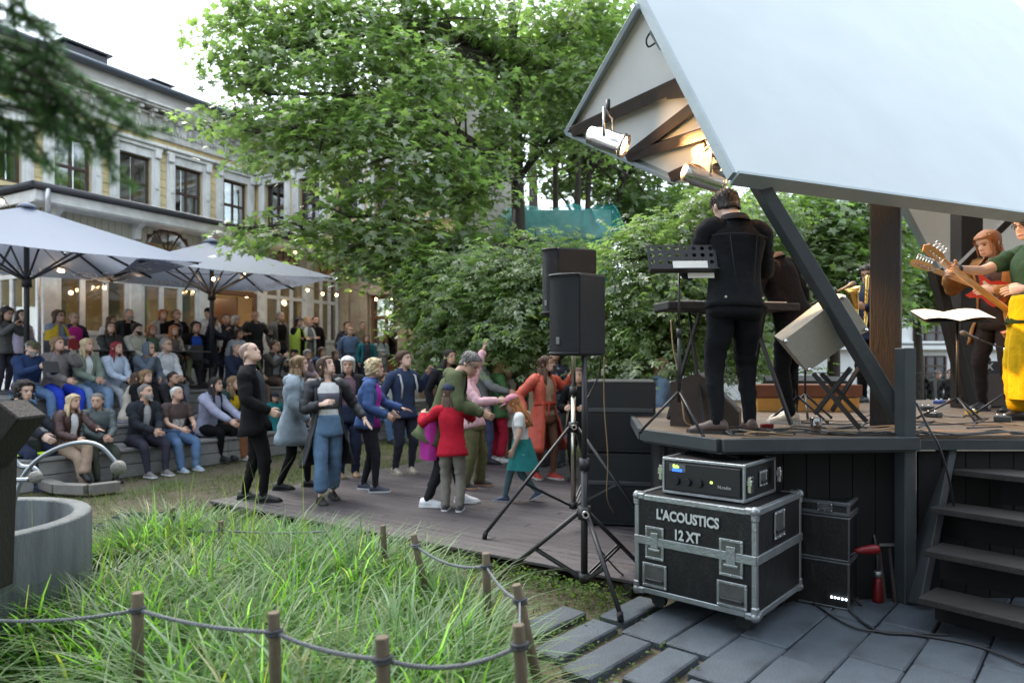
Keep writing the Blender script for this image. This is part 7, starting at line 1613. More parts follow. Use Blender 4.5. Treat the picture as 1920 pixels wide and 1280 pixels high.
    # ---- shoes
    for k in (0, 1):
        fr = f * math.cos(R(footdir[k])) + r * math.sin(R(footdir[k])); rr_ = r * math.cos(R(footdir[k])) - f * math.sin(R(footdir[k])); sh = (kn[k] - ank[k]).normalized()
        pitch = 0.
        if feet[k][2] > .02: fr = (fr - Z * .55).normalized()
        up = rr_.cross(fr).normalized() if sit is None or True else Z; up = up if up.z > 0 else -up; g0 = ank[k] - up * .045 * H + fr * .0; mb = MB(); secs = []
        for y, w, h_ in ((-.042, .016, .030), (-.036, .024, .046), (-.01, .027, .052), (.02, .026, .050), (.05, .028, .036), (.08, .030, .027), (.10, .024, .020), (.112, .010, .010)):
            secs.append([g0 + fr * (y * H) + rr_ * (w * H * math.cos(a)) + up * (.007 * H + h_ * H * max(0, math.sin(a)) + (.0 if math.sin(a) >= 0 else .002)) for a in np.linspace(0, 2 * math.pi, 12, endpoint=False)])
        mb.loft(secs); so = part('shoe', mb, cloth(shoes[0], .5, .2), th)
        mb = MB(); ol = [(.0, -.048), (.020, -.042), (.030, -.02), (.027, .02), (.033, .07), (.028, .10), (.0, .119), (-.028, .10), (-.033, .07), (-.027, .02), (-.030, -.02), (-.020, -.042)]; mb.prism([g0 + rr_ * (x * H) + fr * (y * H) + up * .0015 for x, y in ol], up * (.013 * H)); part('sole', mb, mat('sole_%02x' % int(shoes[1][0] * 255), shoes[1], .7, .05), so)
    th_info = dict(T=T, Hd=Hd, wr=wr, el=el, S=S, tr=tr, tf=tf, tu=tu, H=H, th=th, f=f, r=r, kn=kn, ank=ank, HO=HO, hx=hx, hy=hy, hz=hz, hh=hh)
    return th_info
def finish_people():
    bpy.context.view_layer.update()
    for bo, vox, hv, hf, org, m in PENDING:
        md = bo.modifiers.new('u', 'REMESH'); md.mode = 'VOXEL'; md.voxel_size = vox; md.use_smooth_shade = True; ms = bo.modifiers.new('s', 'SMOOTH'); ms.factor = .5; ms.iterations = 2
    dg = bpy.context.evaluated_depsgraph_get(); dg.update()
    for bo, vox, hv, hf, org, m in PENDING:
        me = bpy.data.meshes.new_from_object(bo.evaluated_get(dg)); n0 = len(me.vertices); co = np.empty(n0 * 3, np.float32); me.vertices.foreach_get('co', co); nf = len(me.polygons); li = np.empty(len(me.loops), np.int32); me.loops.foreach_get('vertex_index', li); ls = np.empty(nf, np.int32); me.polygons.foreach_get('loop_start', ls)
        V = np.concatenate([co.reshape(-1, 3), np.array([tuple(v - org) for v in hv], np.float32)]); lens = np.append(ls[1:], len(li)) - ls; hl = [len(q) for q in hf]; li2 = np.concatenate([li, np.array([i + n0 for q in hf for i in q], np.int32)]); ln = np.concatenate([lens, np.array(hl, np.int32)]); st = np.concatenate([[0], np.cumsum(ln)[:-1]]).astype(np.int32)
        m2 = bpy.data.meshes.new('body'); m2.vertices.add(len(V)); m2.vertices.foreach_set('co', V.ravel()); m2.loops.add(len(li2)); m2.loops.foreach_set('vertex_index', li2); m2.polygons.add(len(st)); m2.polygons.foreach_set('loop_start', st); m2.polygons.foreach_set('use_smooth', np.ones(len(st), bool)); m2.materials.append(m); m2.update(calc_edges=True)
        old = bo.data; bo.modifiers.clear(); bo.data = m2; bpy.data.meshes.remove(old); bpy.data.meshes.remove(me)
# ------------------------------------------------------------------ who is there
GA, GD_, GV, GM = 'audience seated on the steps', 'people dancing on the deck', 'people standing by the veranda', 'musicians on the stage'
def dance(label, u, vf, vt, hd, zf=ZD, grp=GD_, **kw):
    d = (E - zf) * F / (vf - VH); H = (VH - vt) / F * d + E - zf; H *= kw.pop('hs', 1.0); return person(label, (((u - 960) / F) * d, d, zf), H, hd, group=grp, **kw)
def stand(label, u, vt, hd, s=13.6, zf=1.10, grp=GV, **kw):
    d = DS(u, s); H = max(1.45, min(1.92, (VH - vt) / F * d + E - zf)); return person(label, ((u - 960) / F * d, d, zf), H, hd, group=grp, **kw)
TR = {1: (9.88, .38, -.42), 2: (10.75, .66, -.27), 3: (11.75, 1.10, -.43), 4: (12.75, 1.55, -.45)}
def sit(label, u, vt, tier, hd=118, grp=GA, **kw):
    s, z, fz = TR[tier]; s += kw.pop('ds', 0); d = DS(u, s); zt = E + (VH - vt) / F * d; H = max(1.5, min(1.86, (zt - z) / .535)); H = kw.pop('H', H); return person(label, ((u - 960) / F * d, d, z), H, hd, sit=fz, group=grp, **kw)
BK = (.007, .007, .008); DK = (.022, .023, .027); NV = (.022, .03, .06); JN = (.10, .17, .30); WT = (.62, .63, .64); GY = (.17, .18, .19); LGY = (.36, .37, .38); BG = (.36, .32, .26); OL = (.11, .115, .06); TAN = (.26, .18, .11)
BWP = mat('bold_print', (.55, .55, .55), .8, .05, 9, stain=(.008, .008, .009), stain_scale=9, dirt=1.0); FLO = mat('floral_print', (.012, .012, .02), .8, .2, 9, stain=(.36, .36, .4), stain_scale=17, dirt=.8)
# --- dancers
dance('bald man in black cardigan and black jeans leaning back at the left of the dancers', 482, 938, 652, 82, female=False, lean=-7, head=(8, 22, 0), arms=((.05, .02, -.28), (.05, .15, -.22)), hands=('relax', 'grip'), feet=((-.05, -.09, 0), (.06, .05, 0)), top=('jacket', BK), inner=(.035, .042, .05), gap=42, hem=-.09, bottom=('slim', BK), shoes=(BK, BK), hair=('buzz', 'stubble'), skin=1, near=True, hs=1.03)
dance('smiling woman with light brown hair in a grey hooded parka', 545, 915, 670, 78, female=True, lean=3, head=(5, 5, 0), arms=('down', (.02, .10, -.27)), feet=((-.05, .12, 0), (.05, -.08, 0)), top=('parka', (.24, .29, .33)), bottom=('leg', BK), shoes=(BK, BK), hair=('long', 'dblond'), skin=1, near=True, hs=1.02)
dance('woman with closed eyes in a long black coat over a striped top and cropped jeans', 612, 938, 670, 150, female=True, lean=-3, head=(-35, 22, 5), arms=((.15, .07, -.24), (-.04, .13, -.12)), hands=('open', 'relax'), feet=((-.06, -.06, 0), (.06, .08, 0)), top=('coat', (.02, .022, .026), .5), inner=WT, gap=48, hem=-.27, sleeve=.85, extras=('band',), bottom=('wide', (.10, .17, .27)), bl=.80, shoes=((.02, .018, .016), (.03, .03, .03)), hair=('bob', 'brown'), near=True, skin=1)
dance('pale blond woman in a dark jacket half hidden behind the woman in the long coat', 652, 893, 668, 160, female=True, head=(10, -8, 0), top=('jacket', (.02, .02, .024)), inner=(.16, .10, .12), bottom=('jeans', NV), shoes=((.30, .20, .11), (.25, .17, .1)), hair=('bob', 'ash'), near=True, arms=('bent', 'down'))
dance('woman with curly blond hair in a blue denim jacket over a magenta top', 688, 920, 674, 86, female=True, build=1.14, lean=3, head=(0, 2, 0), arms=((.02, .22, -.18), (.0, .13, -.22)), hands=('open', 'relax'), feet=((-.07, -.04, 0), (.07, .07, 0)), footdir=(25, -5), top=('jacket', (.055, .10, .24)), inner=(.36, .03, .33), gap=52, hem=-.03, extras=(), bottom=('leg', (.022, .022, .028)), shoes=((.03, .035, .06), WT), hair=('curly', 'lblond'), near=True)
_q = dance('young man with brown hair and pale backpack straps in navy shirt and trousers', 752, 886, 660, 135, lean=-2, head=(-20, 10, 0), arms=((.13, .02, .01), (.04, .06, -.27)), feet=((-.08, .03, 0), (.06, .0, 0)), footdir=(20, 10), top=('shirt', (.03, .045, .09)), bottom=('slim', (.03, .032, .045)), shoes=((.30, .26, .21), (.35, .31, .25)), hair=('full', 'brown'), near=True, skin=1)
for sg in (-1, 1): mb = MB(); mb.tube([_q['T'](sg * .075, .085, .10), _q['T'](sg * .075, .10, .20), _q['T'](sg * .075, .07, .29), _q['T'](sg * .07, -.02, .315), _q['T'](sg * .06, -.10, .25)], [.014] * 5, 6); part('backpack_strap', mb, cloth((.4, .4, .4)), _q['th'])
_m = dance('grey haired man in a green hooded jacket bending over the girl in red', 815, 946, 668, 92, lean=22, head=(25, -38, 0), arms=((-.02, .13, -.20), (.03, .17, -.20)), hands=('relax', 'relax'), feet=((-.06, .16, 0), (.06, -.04, 0)), top=('hoodie', (.085, .10, .05)), inner=DK, gap=30, hem=-.12, bottom=('slim', DK), shoes=((.68, .69, .72), (.75, .75, .76)), hair=('short', 'sgrey'), near=True, hs=1.10)
mb = MB(); mb.loft([[_m['T'](0, 0, 0) + Z * z * 1.8 + _m['r'] * (.24 + .05 * math.sin(4 * a)) * math.sin(a) + _m['f'] * .20 * math.cos(a) for a in np.linspace(1.5, 4.2, 10)] for z in (.02, -.06, -.14, -.21 )], False, True, False); part('tied_sweater', mb, cloth((.33, .03, .22)), _m['th'])
dance('little girl in a red hoodie and dark cap seen from behind', 850, 958, 724, 5, female=True, lean=4, side=-3, head=(-35, 2, 0), arms=((.16, .17, -.03), (-.04, .22, .02)), hands=('open', 'relax'), hood=False, feet=((-.07, .02, 0), (.05, 0, 0)), top=('hoodie', (.38, .012, .028)), hem=-.07, bottom=('jeans', (.20, .185, .16)), shoes=((.03, .03, .032), WT), hair=('vlong', 'brown'), cap=('cap', NV), near=True)
dance('woman in a pink cap and pink hoodie raising one arm high', 886, 913, 678, 96, female=True, lean=-10, head=(20, 12, 0), arms=((.10, .10, .30), (.04, .26, -.10)), hands=('open', 'relax'), feet=((-.08, .04, 0), (.08, -.06, 0)), top=('hoodie', (.62, .38, .41)), bottom=('wide', (.13, .125, .06)), shoes=(DK, (.5, .3, .2)), hair=('bob', 'blond'), cap=('cap', (.60, .25, .36)), near=True)
dance('bearded man in a grey blazer behind the woman in the pink cap', 905, 868, 657, 98, head=(15, -3, 0), lean=-4, arms=('down', (.02, .26, -.16)), feet=((-.05, -.05, 0), (.06, .06, 0)), top=('blazer', (.20, .21, .22)), inner=(.36, .40, .46), bottom=('slim', (.06, .07, .13)), shoes=(BK, BK), hair=('short', 'dark'), beard='dark', near=True)
dance('dark haired woman whose face shows behind the man in green', 838, 872, 655, 150, female=True, head=(-15, 0, 0), top=('jacket', DK), bottom=('slim', DK), hair=('long', 'dark'))
dance('woman with long wavy blond hair in a green hoodie over a red dress', 928, 866, 672, 62, female=True, head=(10, -6, 0), arms=('down', 'bent'), top=('hoodie', (.09, .20, .085)), hem=-.08, bottom=('wide', (.42, .02, .05)), bl=.86, shoes=(WT, WT), hair=('vlong', 'blond'), extras=())
dance('woman in a black and white patterned dress looking down', 955, 862, 680, 185, female=True, head=(10, -25, 0), arms=('bent', 'down'), top=('jacket', (.07, .10, .06)), inner=BWP, gap=46, bottom=('skirt', (.30, .24, .2), BWP), shoes=(WT, WT), hair=('bun', 'blond'), skin=1)
_g = dance('small girl in pink cap and white shirt walking with a teal jacket round her waist', 974, 940, 737, 282, female=True, lean=3, head=(-5, -26, 0), arms=((.05, .04, -.29), (.05, .05, -.27)), feet=((-.03, .13, 0), (.04, -.17, .05)), top=('tee', (.66, .68, .68)), sleeve=.55, bottom=('leg', (.085, .14, .16)), extras=('wrap',), shoes=((.03, .05, .10), (.4, .4, .42)), hair=('vlong', 'ginger'), cap=('cap', (.50, .22, .28)), near=True)
mb = MB(); out = []
for z in (.09, .05, 0, -.06, -.13, -.19): c = _g['T'](0, 0, z); a_ = (.10 + .06 * (.09 - z) / .28) * _g['H']; b_ = (.085 + .08 * (.09 - z) / .28) * _g['H']; out.append([c + _g['r'] * a_ * math.sin(q) + _g['f'] * b_ * math.cos(q) * (1 + .06 * math.sin(6 * q)) for q in np.linspace(.5, 5.9, 18)])
mb.loft(out, False, True, False); part('teal_jacket', mb, cloth((.025, .19, .19)), _g['th'])
dance('woman with long brown hair in a belted coral red coat and red sneakers', 1020, 896, 668, 142, female=True, lean=-3, head=(-28, 6, 0), arms=((.11, .10, .04), (.11, .02, -.24)), hands=('open', 'relax'), feet=((-.04, .06, 0), (.05, -.04, 0)), footdir=(-10, 20), top=('coat', (.50, .085, .05), .5), inner=(.38, .27, .19), gap=26, hem=-.29, belt=(.42, .06, .035), bottom=('leg', (.17, .09, .06)), shoes=((.42, .04, .03), (.6, .55, .5)), hair=('vlong', 'brown'), near=True)
dance('woman with a tilted head in a black floral blouse', 1040, 872, 650, 205, female=True, head=(5, 18, 18), arms=('bent', 'down'), top=('shirt', FLO), bottom=('jeans', (.06, .065, .075)), shoes=(BK, BK), hair=('bob', 'dark'), extras=())
dance('person in dark clothes partly hidden behind the chrome speaker pole', 1088, 900, 690, 200, female=True, top=('jacket', BK), bottom=('slim', BK), shoes=(BK, BK), hair=('long', 'brown'), arms=('bent', 'bent'))
dance('grey haired man in a white shirt behind the subwoofers', 1108, 850, 668, 110, zf=0, head=(-5, 10, 0), top=('blazer', LGY), inner=WT, hair=('short', 'grey'))
dance('woman with long auburn hair turned away behind the subwoofers', 1138, 868, 678, 25, zf=0, female=True, top=('jacket', (.16, .2, .27)), hair=('vlong', 'brown'))
dance('blond woman in a denim jacket looking up beside the wedge monitor', 1236, 905, 672, 96, zf=0, female=True, head=(0, 16, 0), top=('jacket', (.13, .19, .28)), hair=('long', 'dblond'), near=True)
dance('child in a dark cap and teal coat between the bald man and the parka', 513, 850, 738, 140, zf=-.05, female=True, top=('parka', (.02, .16, .17)), bottom=('leg', DK), hair=('bob', 'dark'), cap=('cap', NV), hs=1.0)
# --- front row
sit('young man with dark curly hair in a dark jacket at the left edge', 18, 702, 1, hd=95, ds=.35, head=(15, -8, 0), lean=12, arms=('knee', 'knee'), top=('jacket', (.025, .028, .035)), inner=LGY, bottom=('slim', NV), shoes=(NV, NV), hair=('curly', 'dark'), skin=1)
sit('blond woman in a brown leather jacket and beige trousers with crossed legs', 125, 750, 1, hd=112, female=True, lean=8, head=(-10, 0, 0), arms=((-.02, .27, -.12), (-.03, .2, -.2)), hands=('open', 'relax'), feet=((.05, .30, .10), (.02, .27, 0)), top=('jacket', (.05, .022, .02), .45), inner=WT, gap=18, bottom=('wide', (.30, .22, .16)), shoes=(BK, BK), hair=('long', 'lblond'))
sit('man in a grey green leather jacket looking at the camera', 178, 738, 1, hd=128, lean=10, head=(38, -6, 0), arms=('lap', 'lap'), top=('jacket', (.065, .085, .09), .45), bottom=('slim', (.05, .055, .045)), shoes=(BK, BK), hair=('short', 'sgrey'), build=1.08)
sit('grey bearded man in a black zipped jacket with clasped hands', 262, 722, 1, hd=122, lean=11, head=(-22, 8, 0), arms=('lap', 'lap'), top=('jacket', (.022, .025, .032)), inner=LGY, gap=14, bottom=('slim', (.035, .035, .05)), shoes=((.16, .15, .15), WT), hair=('short', 'sgrey'), beard='grey')
sit('white haired man in a brown printed t-shirt and blue jeans', 324, 727, 1, hd=122, lean=8, head=(-15, 8, 0), arms=((-.03, .19, -.19), (-.05, .2, -.2)), top=('tee', (.085, .058, .055)), sleeve=.6, extras=('print',), bottom=('jeans', JN), shoes=((.26, .33, .42), WT), hair=('short', 'white'), build=1.12)
sit('woman with long black hair in a pale lilac shirt hugging her knees', 384, 706, 1, hd=105, ds=.25, female=True, lean=14, head=(-10, 5, 0), arms=('knee', 'knee'), feet=((-.05, .2, 0.02), (.05, .2, .02)), top=('jacket', (.30, .31, .42)), bottom=('leg', BK), shoes=(BK, BK), hair=('vlong', 'black'))
_rp = sit('woman in a dark green jacket over a yellow top holding up a red phone', 424, 702, 1, hd=108, ds=.35, female=True, lean=10, head=(-8, 5, 0), arms=((-.05, .18, -.05), 'lap'), hands=('grip', 'relax'), top=('jacket', (.02, .055, .05)), inner=(.60, .40, .02), gap=40, bottom=('wide', (.20, .085, .04)), shoes=((.4, .3, .25), WT), hair=('long', 'dblond'))
sit('dark haired girl peeping out between the parka and the long coat', 577, 712, 1, hd=120, ds=.2, female=True, top=('jacket', DK), hair=('long', 'brown'))
# --- second row
sit('girl with brown hair in a beige vest turned away on the second step', 238, 690, 2, hd=60, female=True, lean=10, H=1.5, arms=('knee', 'knee'), top=('sweater', (.40, .36, .30)), bottom=('leg', (.35, .34, .42)), shoes=(WT, WT), hair=('long', 'brown'))
sit('woman with blond bob in a black jacket behind the bearded man', 258, 700, 2, hd=112, ds=-.1, female=True, lean=14, head=(-10, 2, 0), arms=('lap', 'lap'), top=('jacket', BK), bottom=('slim', BK), shoes=(BK, BK), hair=('bob', 'dblond'), H=1.58)
sit('short haired man in a black hoodie behind the man in the brown shirt', 310, 697, 2, hd=115, ds=-.05, lean=15, head=(-15, 0, 0), arms=('lap', 'lap'), top=('hoodie', (.02, .02, .022)), bottom=('slim', BK), shoes=(BK, BK), hair=('short', 'dark'), skin=2)
# --- row on the terrace edge
_t1 = sit('man in an olive cap and navy jacket filming with a tablet', 47, 640, 3, hd=112, lean=10, head=(0, -8, 0), arms=((-.02, .24, -.06), (-.06, .24, -.06)), hands=('grip', 'grip'), top=('jacket', (.018, .035, .09)), bottom=('jeans', JN), shoes=(BK, BK), hair=('short', 'grey'), cap=('cap', (.07, .07, .04)), beard='grey', glasses=True, build=1.1)
_t2 = sit('woman in a taupe jacket and bright blue trousers raising a red tablet', 102, 635, 3, hd=115, female=True, lean=4, head=(-10, 8, 0), arms=((-.08, .2, .06), 'lap'), hands=('grip', 'relax'), top=('jacket', (.20, .18, .18)), bottom=('slim', (.02, .05, .42)), bl=.72, shoes=((.3, .32, .4), (.4, .4, .42)), hair=('bob', 'dblond'), build=1.1)
sit('woman with long blond hair in a sage green jacket and pale jeans', 156, 637, 3, hd=115, female=True, lean=4, head=(-12, 5, 0), arms=('lap', 'lap'), top=('jacket', (.17, .21, .17)), inner=WT, gap=16, bottom=('jeans', (.17, .25, .38)), shoes=(BK, BK), hair=('long', 'lblond'), build=1.06)
sit('woman with bright red hair in a pale blue puffer jacket', 211, 643, 3, hd=110, female=True, lean=5, head=(-10, 6, 0), arms=('lap', 'lap'), top=('jacket', (.40, .47, .58)), bottom=('slim', (.28, .30, .33)), shoes=((.4, .4, .42), WT), hair=('long', 'red'))
sit('man in a grey blue hoodie with the hood up and chin on his hand', 266, 642, 3, hd=115, ds=.05, lean=14, head=(-8, 2, 0), arms=('lap', 'chin'), hands=('relax', 'grip'), top=('hoodie', (.10, .125, .16)), hood='up', bottom=('slim', DK), shoes=(DK, DK), hair=('short', 'grey'), glasses=True)
sit('grey haired man with glasses in a white hoodie', 302, 637, 3, hd=112, ds=.1, lean=8, head=(-10, 8, 0), arms=('lap', 'lap'), top=('hoodie', (.58, .60, .64)), bottom=('slim', (.13, .14, .18)), shoes=(DK, DK), hair=('short', 'grey'), glasses=True, build=1.06)
sit('grey haired man in a navy hoodie seated right of the parasol pole', 436, 645, 3, hd=115, lean=8, head=(-5, 3, 0), arms=('lap', 'lap'), top=('hoodie', NV), bottom=('slim', (.07, .06, .06)), shoes=(DK, DK), hair=('buzz', 'grey'))
sit('young woman in an olive jacket beside the man in navy', 466, 652, 3, hd=112, ds=.1, female=True, lean=6, arms=('lap', 'lap'), head=(-5, 5, 0), top=('jacket', (.10, .11, .06)), inner=BG, bottom=('slim', (.16, .11, .08)), hair=('long', 'dblond'))
_cm = sit('man in a dark leather jacket and pale shirt holding a camera', 509, 632, 3, hd=112, ds=.5, lean=5, head=(-8, 4, 0), arms=((-.07, .17, -.10), 'phone'), hands=('grip', 'grip'), top=('jacket', (.055, .05, .048), .5), inner=(.38, .42, .5), gap=34, bottom=('slim', (.12, .09, .07)), hair=('short', 'brown'))
sit('boy in a black cap and pale shirt behind the lime shawl', 547, 655, 3, hd=125, ds=.35, lean=5, top=('tee', LGY), bottom=('slim', DK), hair=('short', 'dark'), cap=('cap', BK), H=1.52)
sit('elderly grey haired woman in a mauve jacket near the right parasol tip', 568, 662, 3, hd=110, female=True, lean=8, arms=('lap', 'lap'), top=('jacket', (.27, .20, .23)), bottom=('slim', (.08, .11, .16)), hair=('bob', 'grey'))
sit('woman with auburn bob in a navy jacket right of the elderly woman', 594, 652, 3, hd=112, ds=.2, female=True, lean=10, arms=('lap', 'knee'), top=('jacket', (.025, .06, .14)), inner=(.45, .4, .38), gap=24, bottom=('slim', (.45, .26, .05)), hair=('bob', 'brown'))
sit('person whose head shows above the pale blond woman behind the long coat', 626, 664, 3, hd=118, ds=.1, female=True, top=('jacket', DK), hair=('bob', 'brown'))
sit('person in a white top seated behind the young man with the backpack', 722, 698, 1, hd=140, ds=-.4, female=True, top=('tee', WT), bottom=('jeans', JN), hair=('short', 'brown'))
# --- seated at the tables on the terrace
TR[5] = (12.45, 1.53, -.43)
sit('woman with long curly brown hair in a black leather jacket at the table', 205, 610, 5, hd=120, female=True, head=(10, 5, 0), top=('jacket', BK, .5), hair=('vlong', 'brown'), arms=('lap', 'lap'))
sit('young man with a dark beard and a pale green shirt', 252, 618, 5, hd=112, head=(-15, -4, 0), top=('shirt', (.40, .40, .34)), hair=('full', 'dark'), beard='dark', arms=('lap', 'lap'), skin=1)
sit('ginger haired woman in a green top between the dark haired men', 280, 617, 5, hd=112, female=True, top=('sweater', (.10, .16, .11)), hair=('long', 'ginger'), arms=('lap', 'lap'), ds=.2)
sit('ginger haired woman in a beige cardigan at the table by the parasol pole', 322, 617, 5, hd=115, female=True, top=('jacket', (.28, .25, .20)), inner=(.12, .1, .09), hair=('long', 'ginger'), arms=('lap', 'lap'), bottom=('slim', OL), feet=((-.02, .30, .12), (.05, .26, 0)))
sit('woman with short brown hair in a pale blue scarf beyond the parasol pole', 445, 620, 5, hd=115, female=True, top=('sweater', (.38, .44, .52)), hair=('bob', 'brown'), shawl=(.40, .46, .54), ds=.2)
sit('girl with dark bob and bright blue top beside the parasol pole', 364, 605, 5, hd=125, female=True, top=('jacket', BK), inner=(.02, .08, .45), gap=40, hair=('bob', 'black'), ds=.3)
# --- standing along the veranda
_p1 = stand('woman with dark hair in a grey coat looking at her phone at the far left', 3, 595, 100, 13.2, female=True, head=(0, -15, 0), arms=('phone', 'phone'), top=('jacket', (.11, .11, .11)), hair=('vlong', 'dark'))
stand('woman in a pale lilac top standing behind the left parasol pole', 36, 596, 110, 13.9, female=True, head=(10, 0, 0), top=('sweater', (.46, .43, .56)), bottom=('slim', NV), hair=('long', 'dark'))
stand('woman wrapped in a yellow shawl', 105, 597, 105, 13.4, female=True, head=(-5, 4, 0), arms=('cross', 'cross'), top=('sweater', (.20, .26, .36)), shawl=(.62, .43, .04), hair=('bob', 'brown'), glasses=True)
stand('grey haired man in a magenta polo shirt and dark jacket', 137, 588, 125, 13.9, head=(-10, 6, 0), top=('blazer', (.03, .032, .05)), inner=(.45, .03, .26), gap=62, hair=('short', 'grey'), glasses=True)
stand('long haired woman in a white top standing sideways by the window', 203, 592, 95, 13.9, female=True, top=('sweater', WT), hair=('vlong', 'brown'))
stand('grey haired man in an open black hooded jacket', 237, 580, 118, 13.7, head=(-15, 4, 0), top=('hoodie', (.025, .027, .03)), inner=BK, gap=40, hair=('short', 'grey'), beard='grey')
stand('woman with a ginger bob in a long grey cardigan', 303, 581, 130, 13.8, female=True, head=(-10, 8, 0), arms=('belly', 'belly'), top=('coat', (.33, .32, .31)), inner=BK, gap=30, hair=('bob', 'ginger'))
stand('man with glasses in a dark jacket over a floral shirt', 328, 581, 130, 13.7, head=(-15, 5, 0), top=('blazer', BK), inner=FLO, gap=40, hair=('short', 'dblond'), glasses=True)
stand('young man in a pale hoodie and black cap in the doorway', 389, 578, 130, 14.2, head=(10, 0, 0), top=('hoodie', (.55, .54, .52)), hair=('short', 'dark'), cap=('cap', BK))
stand('woman with dark hair in a long navy coat beside the parasol pole', 394, 594, 60, 12.7, female=True, arms=('phone', 'phone'), top=('coat', (.018, .02, .035)), bottom=('leg', BK), shoes=(BK, BK), hair=('long', 'dark'))
stand('man looking out of the lit doorway', 423, 590, 150, 14.3, top=('jacket', DK), hair=('short', 'dark'))
stand('woman with a white bob and a patterned scarf', 437, 592, 110, 13.2, female=True, head=(-8, 0, 0), arms=('chest', 'chest'), top=('jacket', (.028, .028, .036)), inner=(.2, .2, .24), hair=('bob', 'white'))
stand('bald man in a shiny black leather jacket with open hands', 477, 583, 140, 13.5, head=(25, -10, 0), arms=((.06, .15, -.12), (.06, .15, -.13)), hands=('open', 'open'), top=('jacket', (.016, .016, .017), .35), inner=(.022, .024, .028), gap=50, hair=('buzz', 'dblond'))
stand('tall grey haired man in a grey jacket over black', 522, 585, 120, 13.7, head=(-10, 6, 0), top=('jacket', (.15, .15, .145)), inner=BK, gap=40, hair=('short', 'grey'))
stand('woman with dark hair wrapped in a lime green shawl', 556, 596, 105, 13.2, female=True, head=(10, 0, 0), arms=('cross', 'cross'), top=('sweater', BK), shawl=(.45, .62, .10), bottom=('slim', BK), hair=('bob', 'dark'))
stand('woman wrapped in a pale blue blanket next to the lime shawl', 574, 594, 125, 13.6, female=True, arms=('cross', 'cross'), top=('sweater', GY), shawl=(.44, .50, .55), bottom=('slim', BG), hair=('bun', 'blond'), head=(-20, 8, 0))
stand('bald bearded man in a long black jacket at the end of the veranda', 588, 594, 130, 13.8, top=('coat', BK), bottom=('slim', BK), hair=('buzz', 'brown'), beard='brown')
stand('bald man in a blue denim shirt with a brown sling bag', 655, 613, 150, 12.6, zf=.9, arms=('down', 'down'), head=(-15, 8, 0), top=('shirt', (.10, .16, .28)), bottom=('slim', (.045, .055, .09)), hair=('buzz', 'dblond'), glasses=True)
stand('man in a dark checked shirt behind the man in the denim shirt', 648, 604, 130, 13.7, zf=1.0, top=('shirt', FLO), hair=('short', 'dark'))
stand('man with folded arms in an olive shirt near the side door', 680, 604, 160, 13.8, zf=1.0, arms=('cross', 'cross'), top=('shirt', (.18, .15, .10)), hair=('short', 'brown'))
stand('woman with long red brown hair in a teal cardigan', 686, 628, 150, 12.3, zf=.9, female=True, top=('jacket', (.03, .17, .20)), inner=(.05, .05, .08), gap=40, bottom=('slim', NV), hair=('vlong', 'brown'))
stand('woman in a striped grey sweater wearing a little white party hat', 713, 628, 150, 12.2, zf=.85, female=True, head=(0, 12, 0), arms=('belly', 'down'), top=('sweater', (.22, .27, .27)), extras=('sweaterband',), bottom=('jeans', (.16, .18, .2)), hair=('long', 'dark'), cap=('party', WT))
_ph = stand('woman with a black bag photographing beside the brick wall', 737, 608, 190, 13.2, zf=1.0, female=True, arms=('phone', 'phone'), hands=('grip', 'grip'), top=('coat', (.25, .20, .14)), inner=BK, gap=40, hair=('bun', 'brown'))
# --- beyond the stage
for u, vt, d, lb, c_ in ((1722, 692, 17, 'passer-by in black beyond the wire fence, left of the other two', BK), (1757, 696, 17.5, 'passer-by with dark hair in the middle beyond the wire fence', (.05, .06, .05)), (1783, 694, 16.5, 'passer-by in a dark jacket at the right beyond the wire fence', DK)):
    H = (VH - vt) / F * d + E; person(lb, ((u - 960) / F * d, d, 0), H, 200, group='passers-by beyond the stage', top=('jacket', c_), hair=('short', 'brown' if u < 1750 else 'dark'), female=u == 1757)
# --- musicians
GMk = dict(group=GM)
_js = person('man in a black denim jacket and black jeans playing keyboard with his back turned', (1.60, 4.88, ZS), 1.80, -6, head=(-6, -30, 0), lean=4, side=1.5, arms=((-.01, .20, -.13), (-.02, .20, -.13)), feet=((-.085, -.02, 0), (.075, .03, 0)), footdir=(-62, 12), top=('jacket', (.010, .011, .013)), hem=-.022, bottom=('slim', (.008, .009, .011)), shoes=((.060, .035, .028), (.03, .02, .015)), hair=('short', 'dark'), near=True, build=1.0, hood=False, group=GM, skin=1)
T_ = _js['T']
for z0, nm in ((.255, 'yoke_seam'), ):
    mb = MB(); mb.tube([T_(.125 * math.sin(a), .082 * math.cos(a) - .012, z0) for a in np.linspace(2.0, 4.28, 13)], .004, 5); part(nm, mb, cloth((.03, .03, .033)), _js['th'])
H_ = _js['H']; rg = []
for z in (): rg.append([T_(0, 0, z) + _js['tr'] * ((.098 * 1.0) * H_ + .027 + (.003 if z < .02 else 0)) * math.sin(a) + _js['tf'] * ((.072 * 1.0) * H_ + .027) * math.cos(a) for a in np.linspace(0, 6.283, 24, endpoint=False)])
for sg in (-1, 1):
    mb = MB(); mb.tube([T_(sg * .055, -.083, .255), T_(sg * .045, -.088, .15), T_(sg * .03, -.096, .03)], .003, 4); part('back_seam', mb, cloth((.03, .03, .033)), _js['th']); c = T_(sg * .075, -.085, .008); mb = MB(); mb.lathe(c, [(.009, 0), (.009, .006)], 10, -_js['tf']); part('button', mb, M_chr, _js['th'])
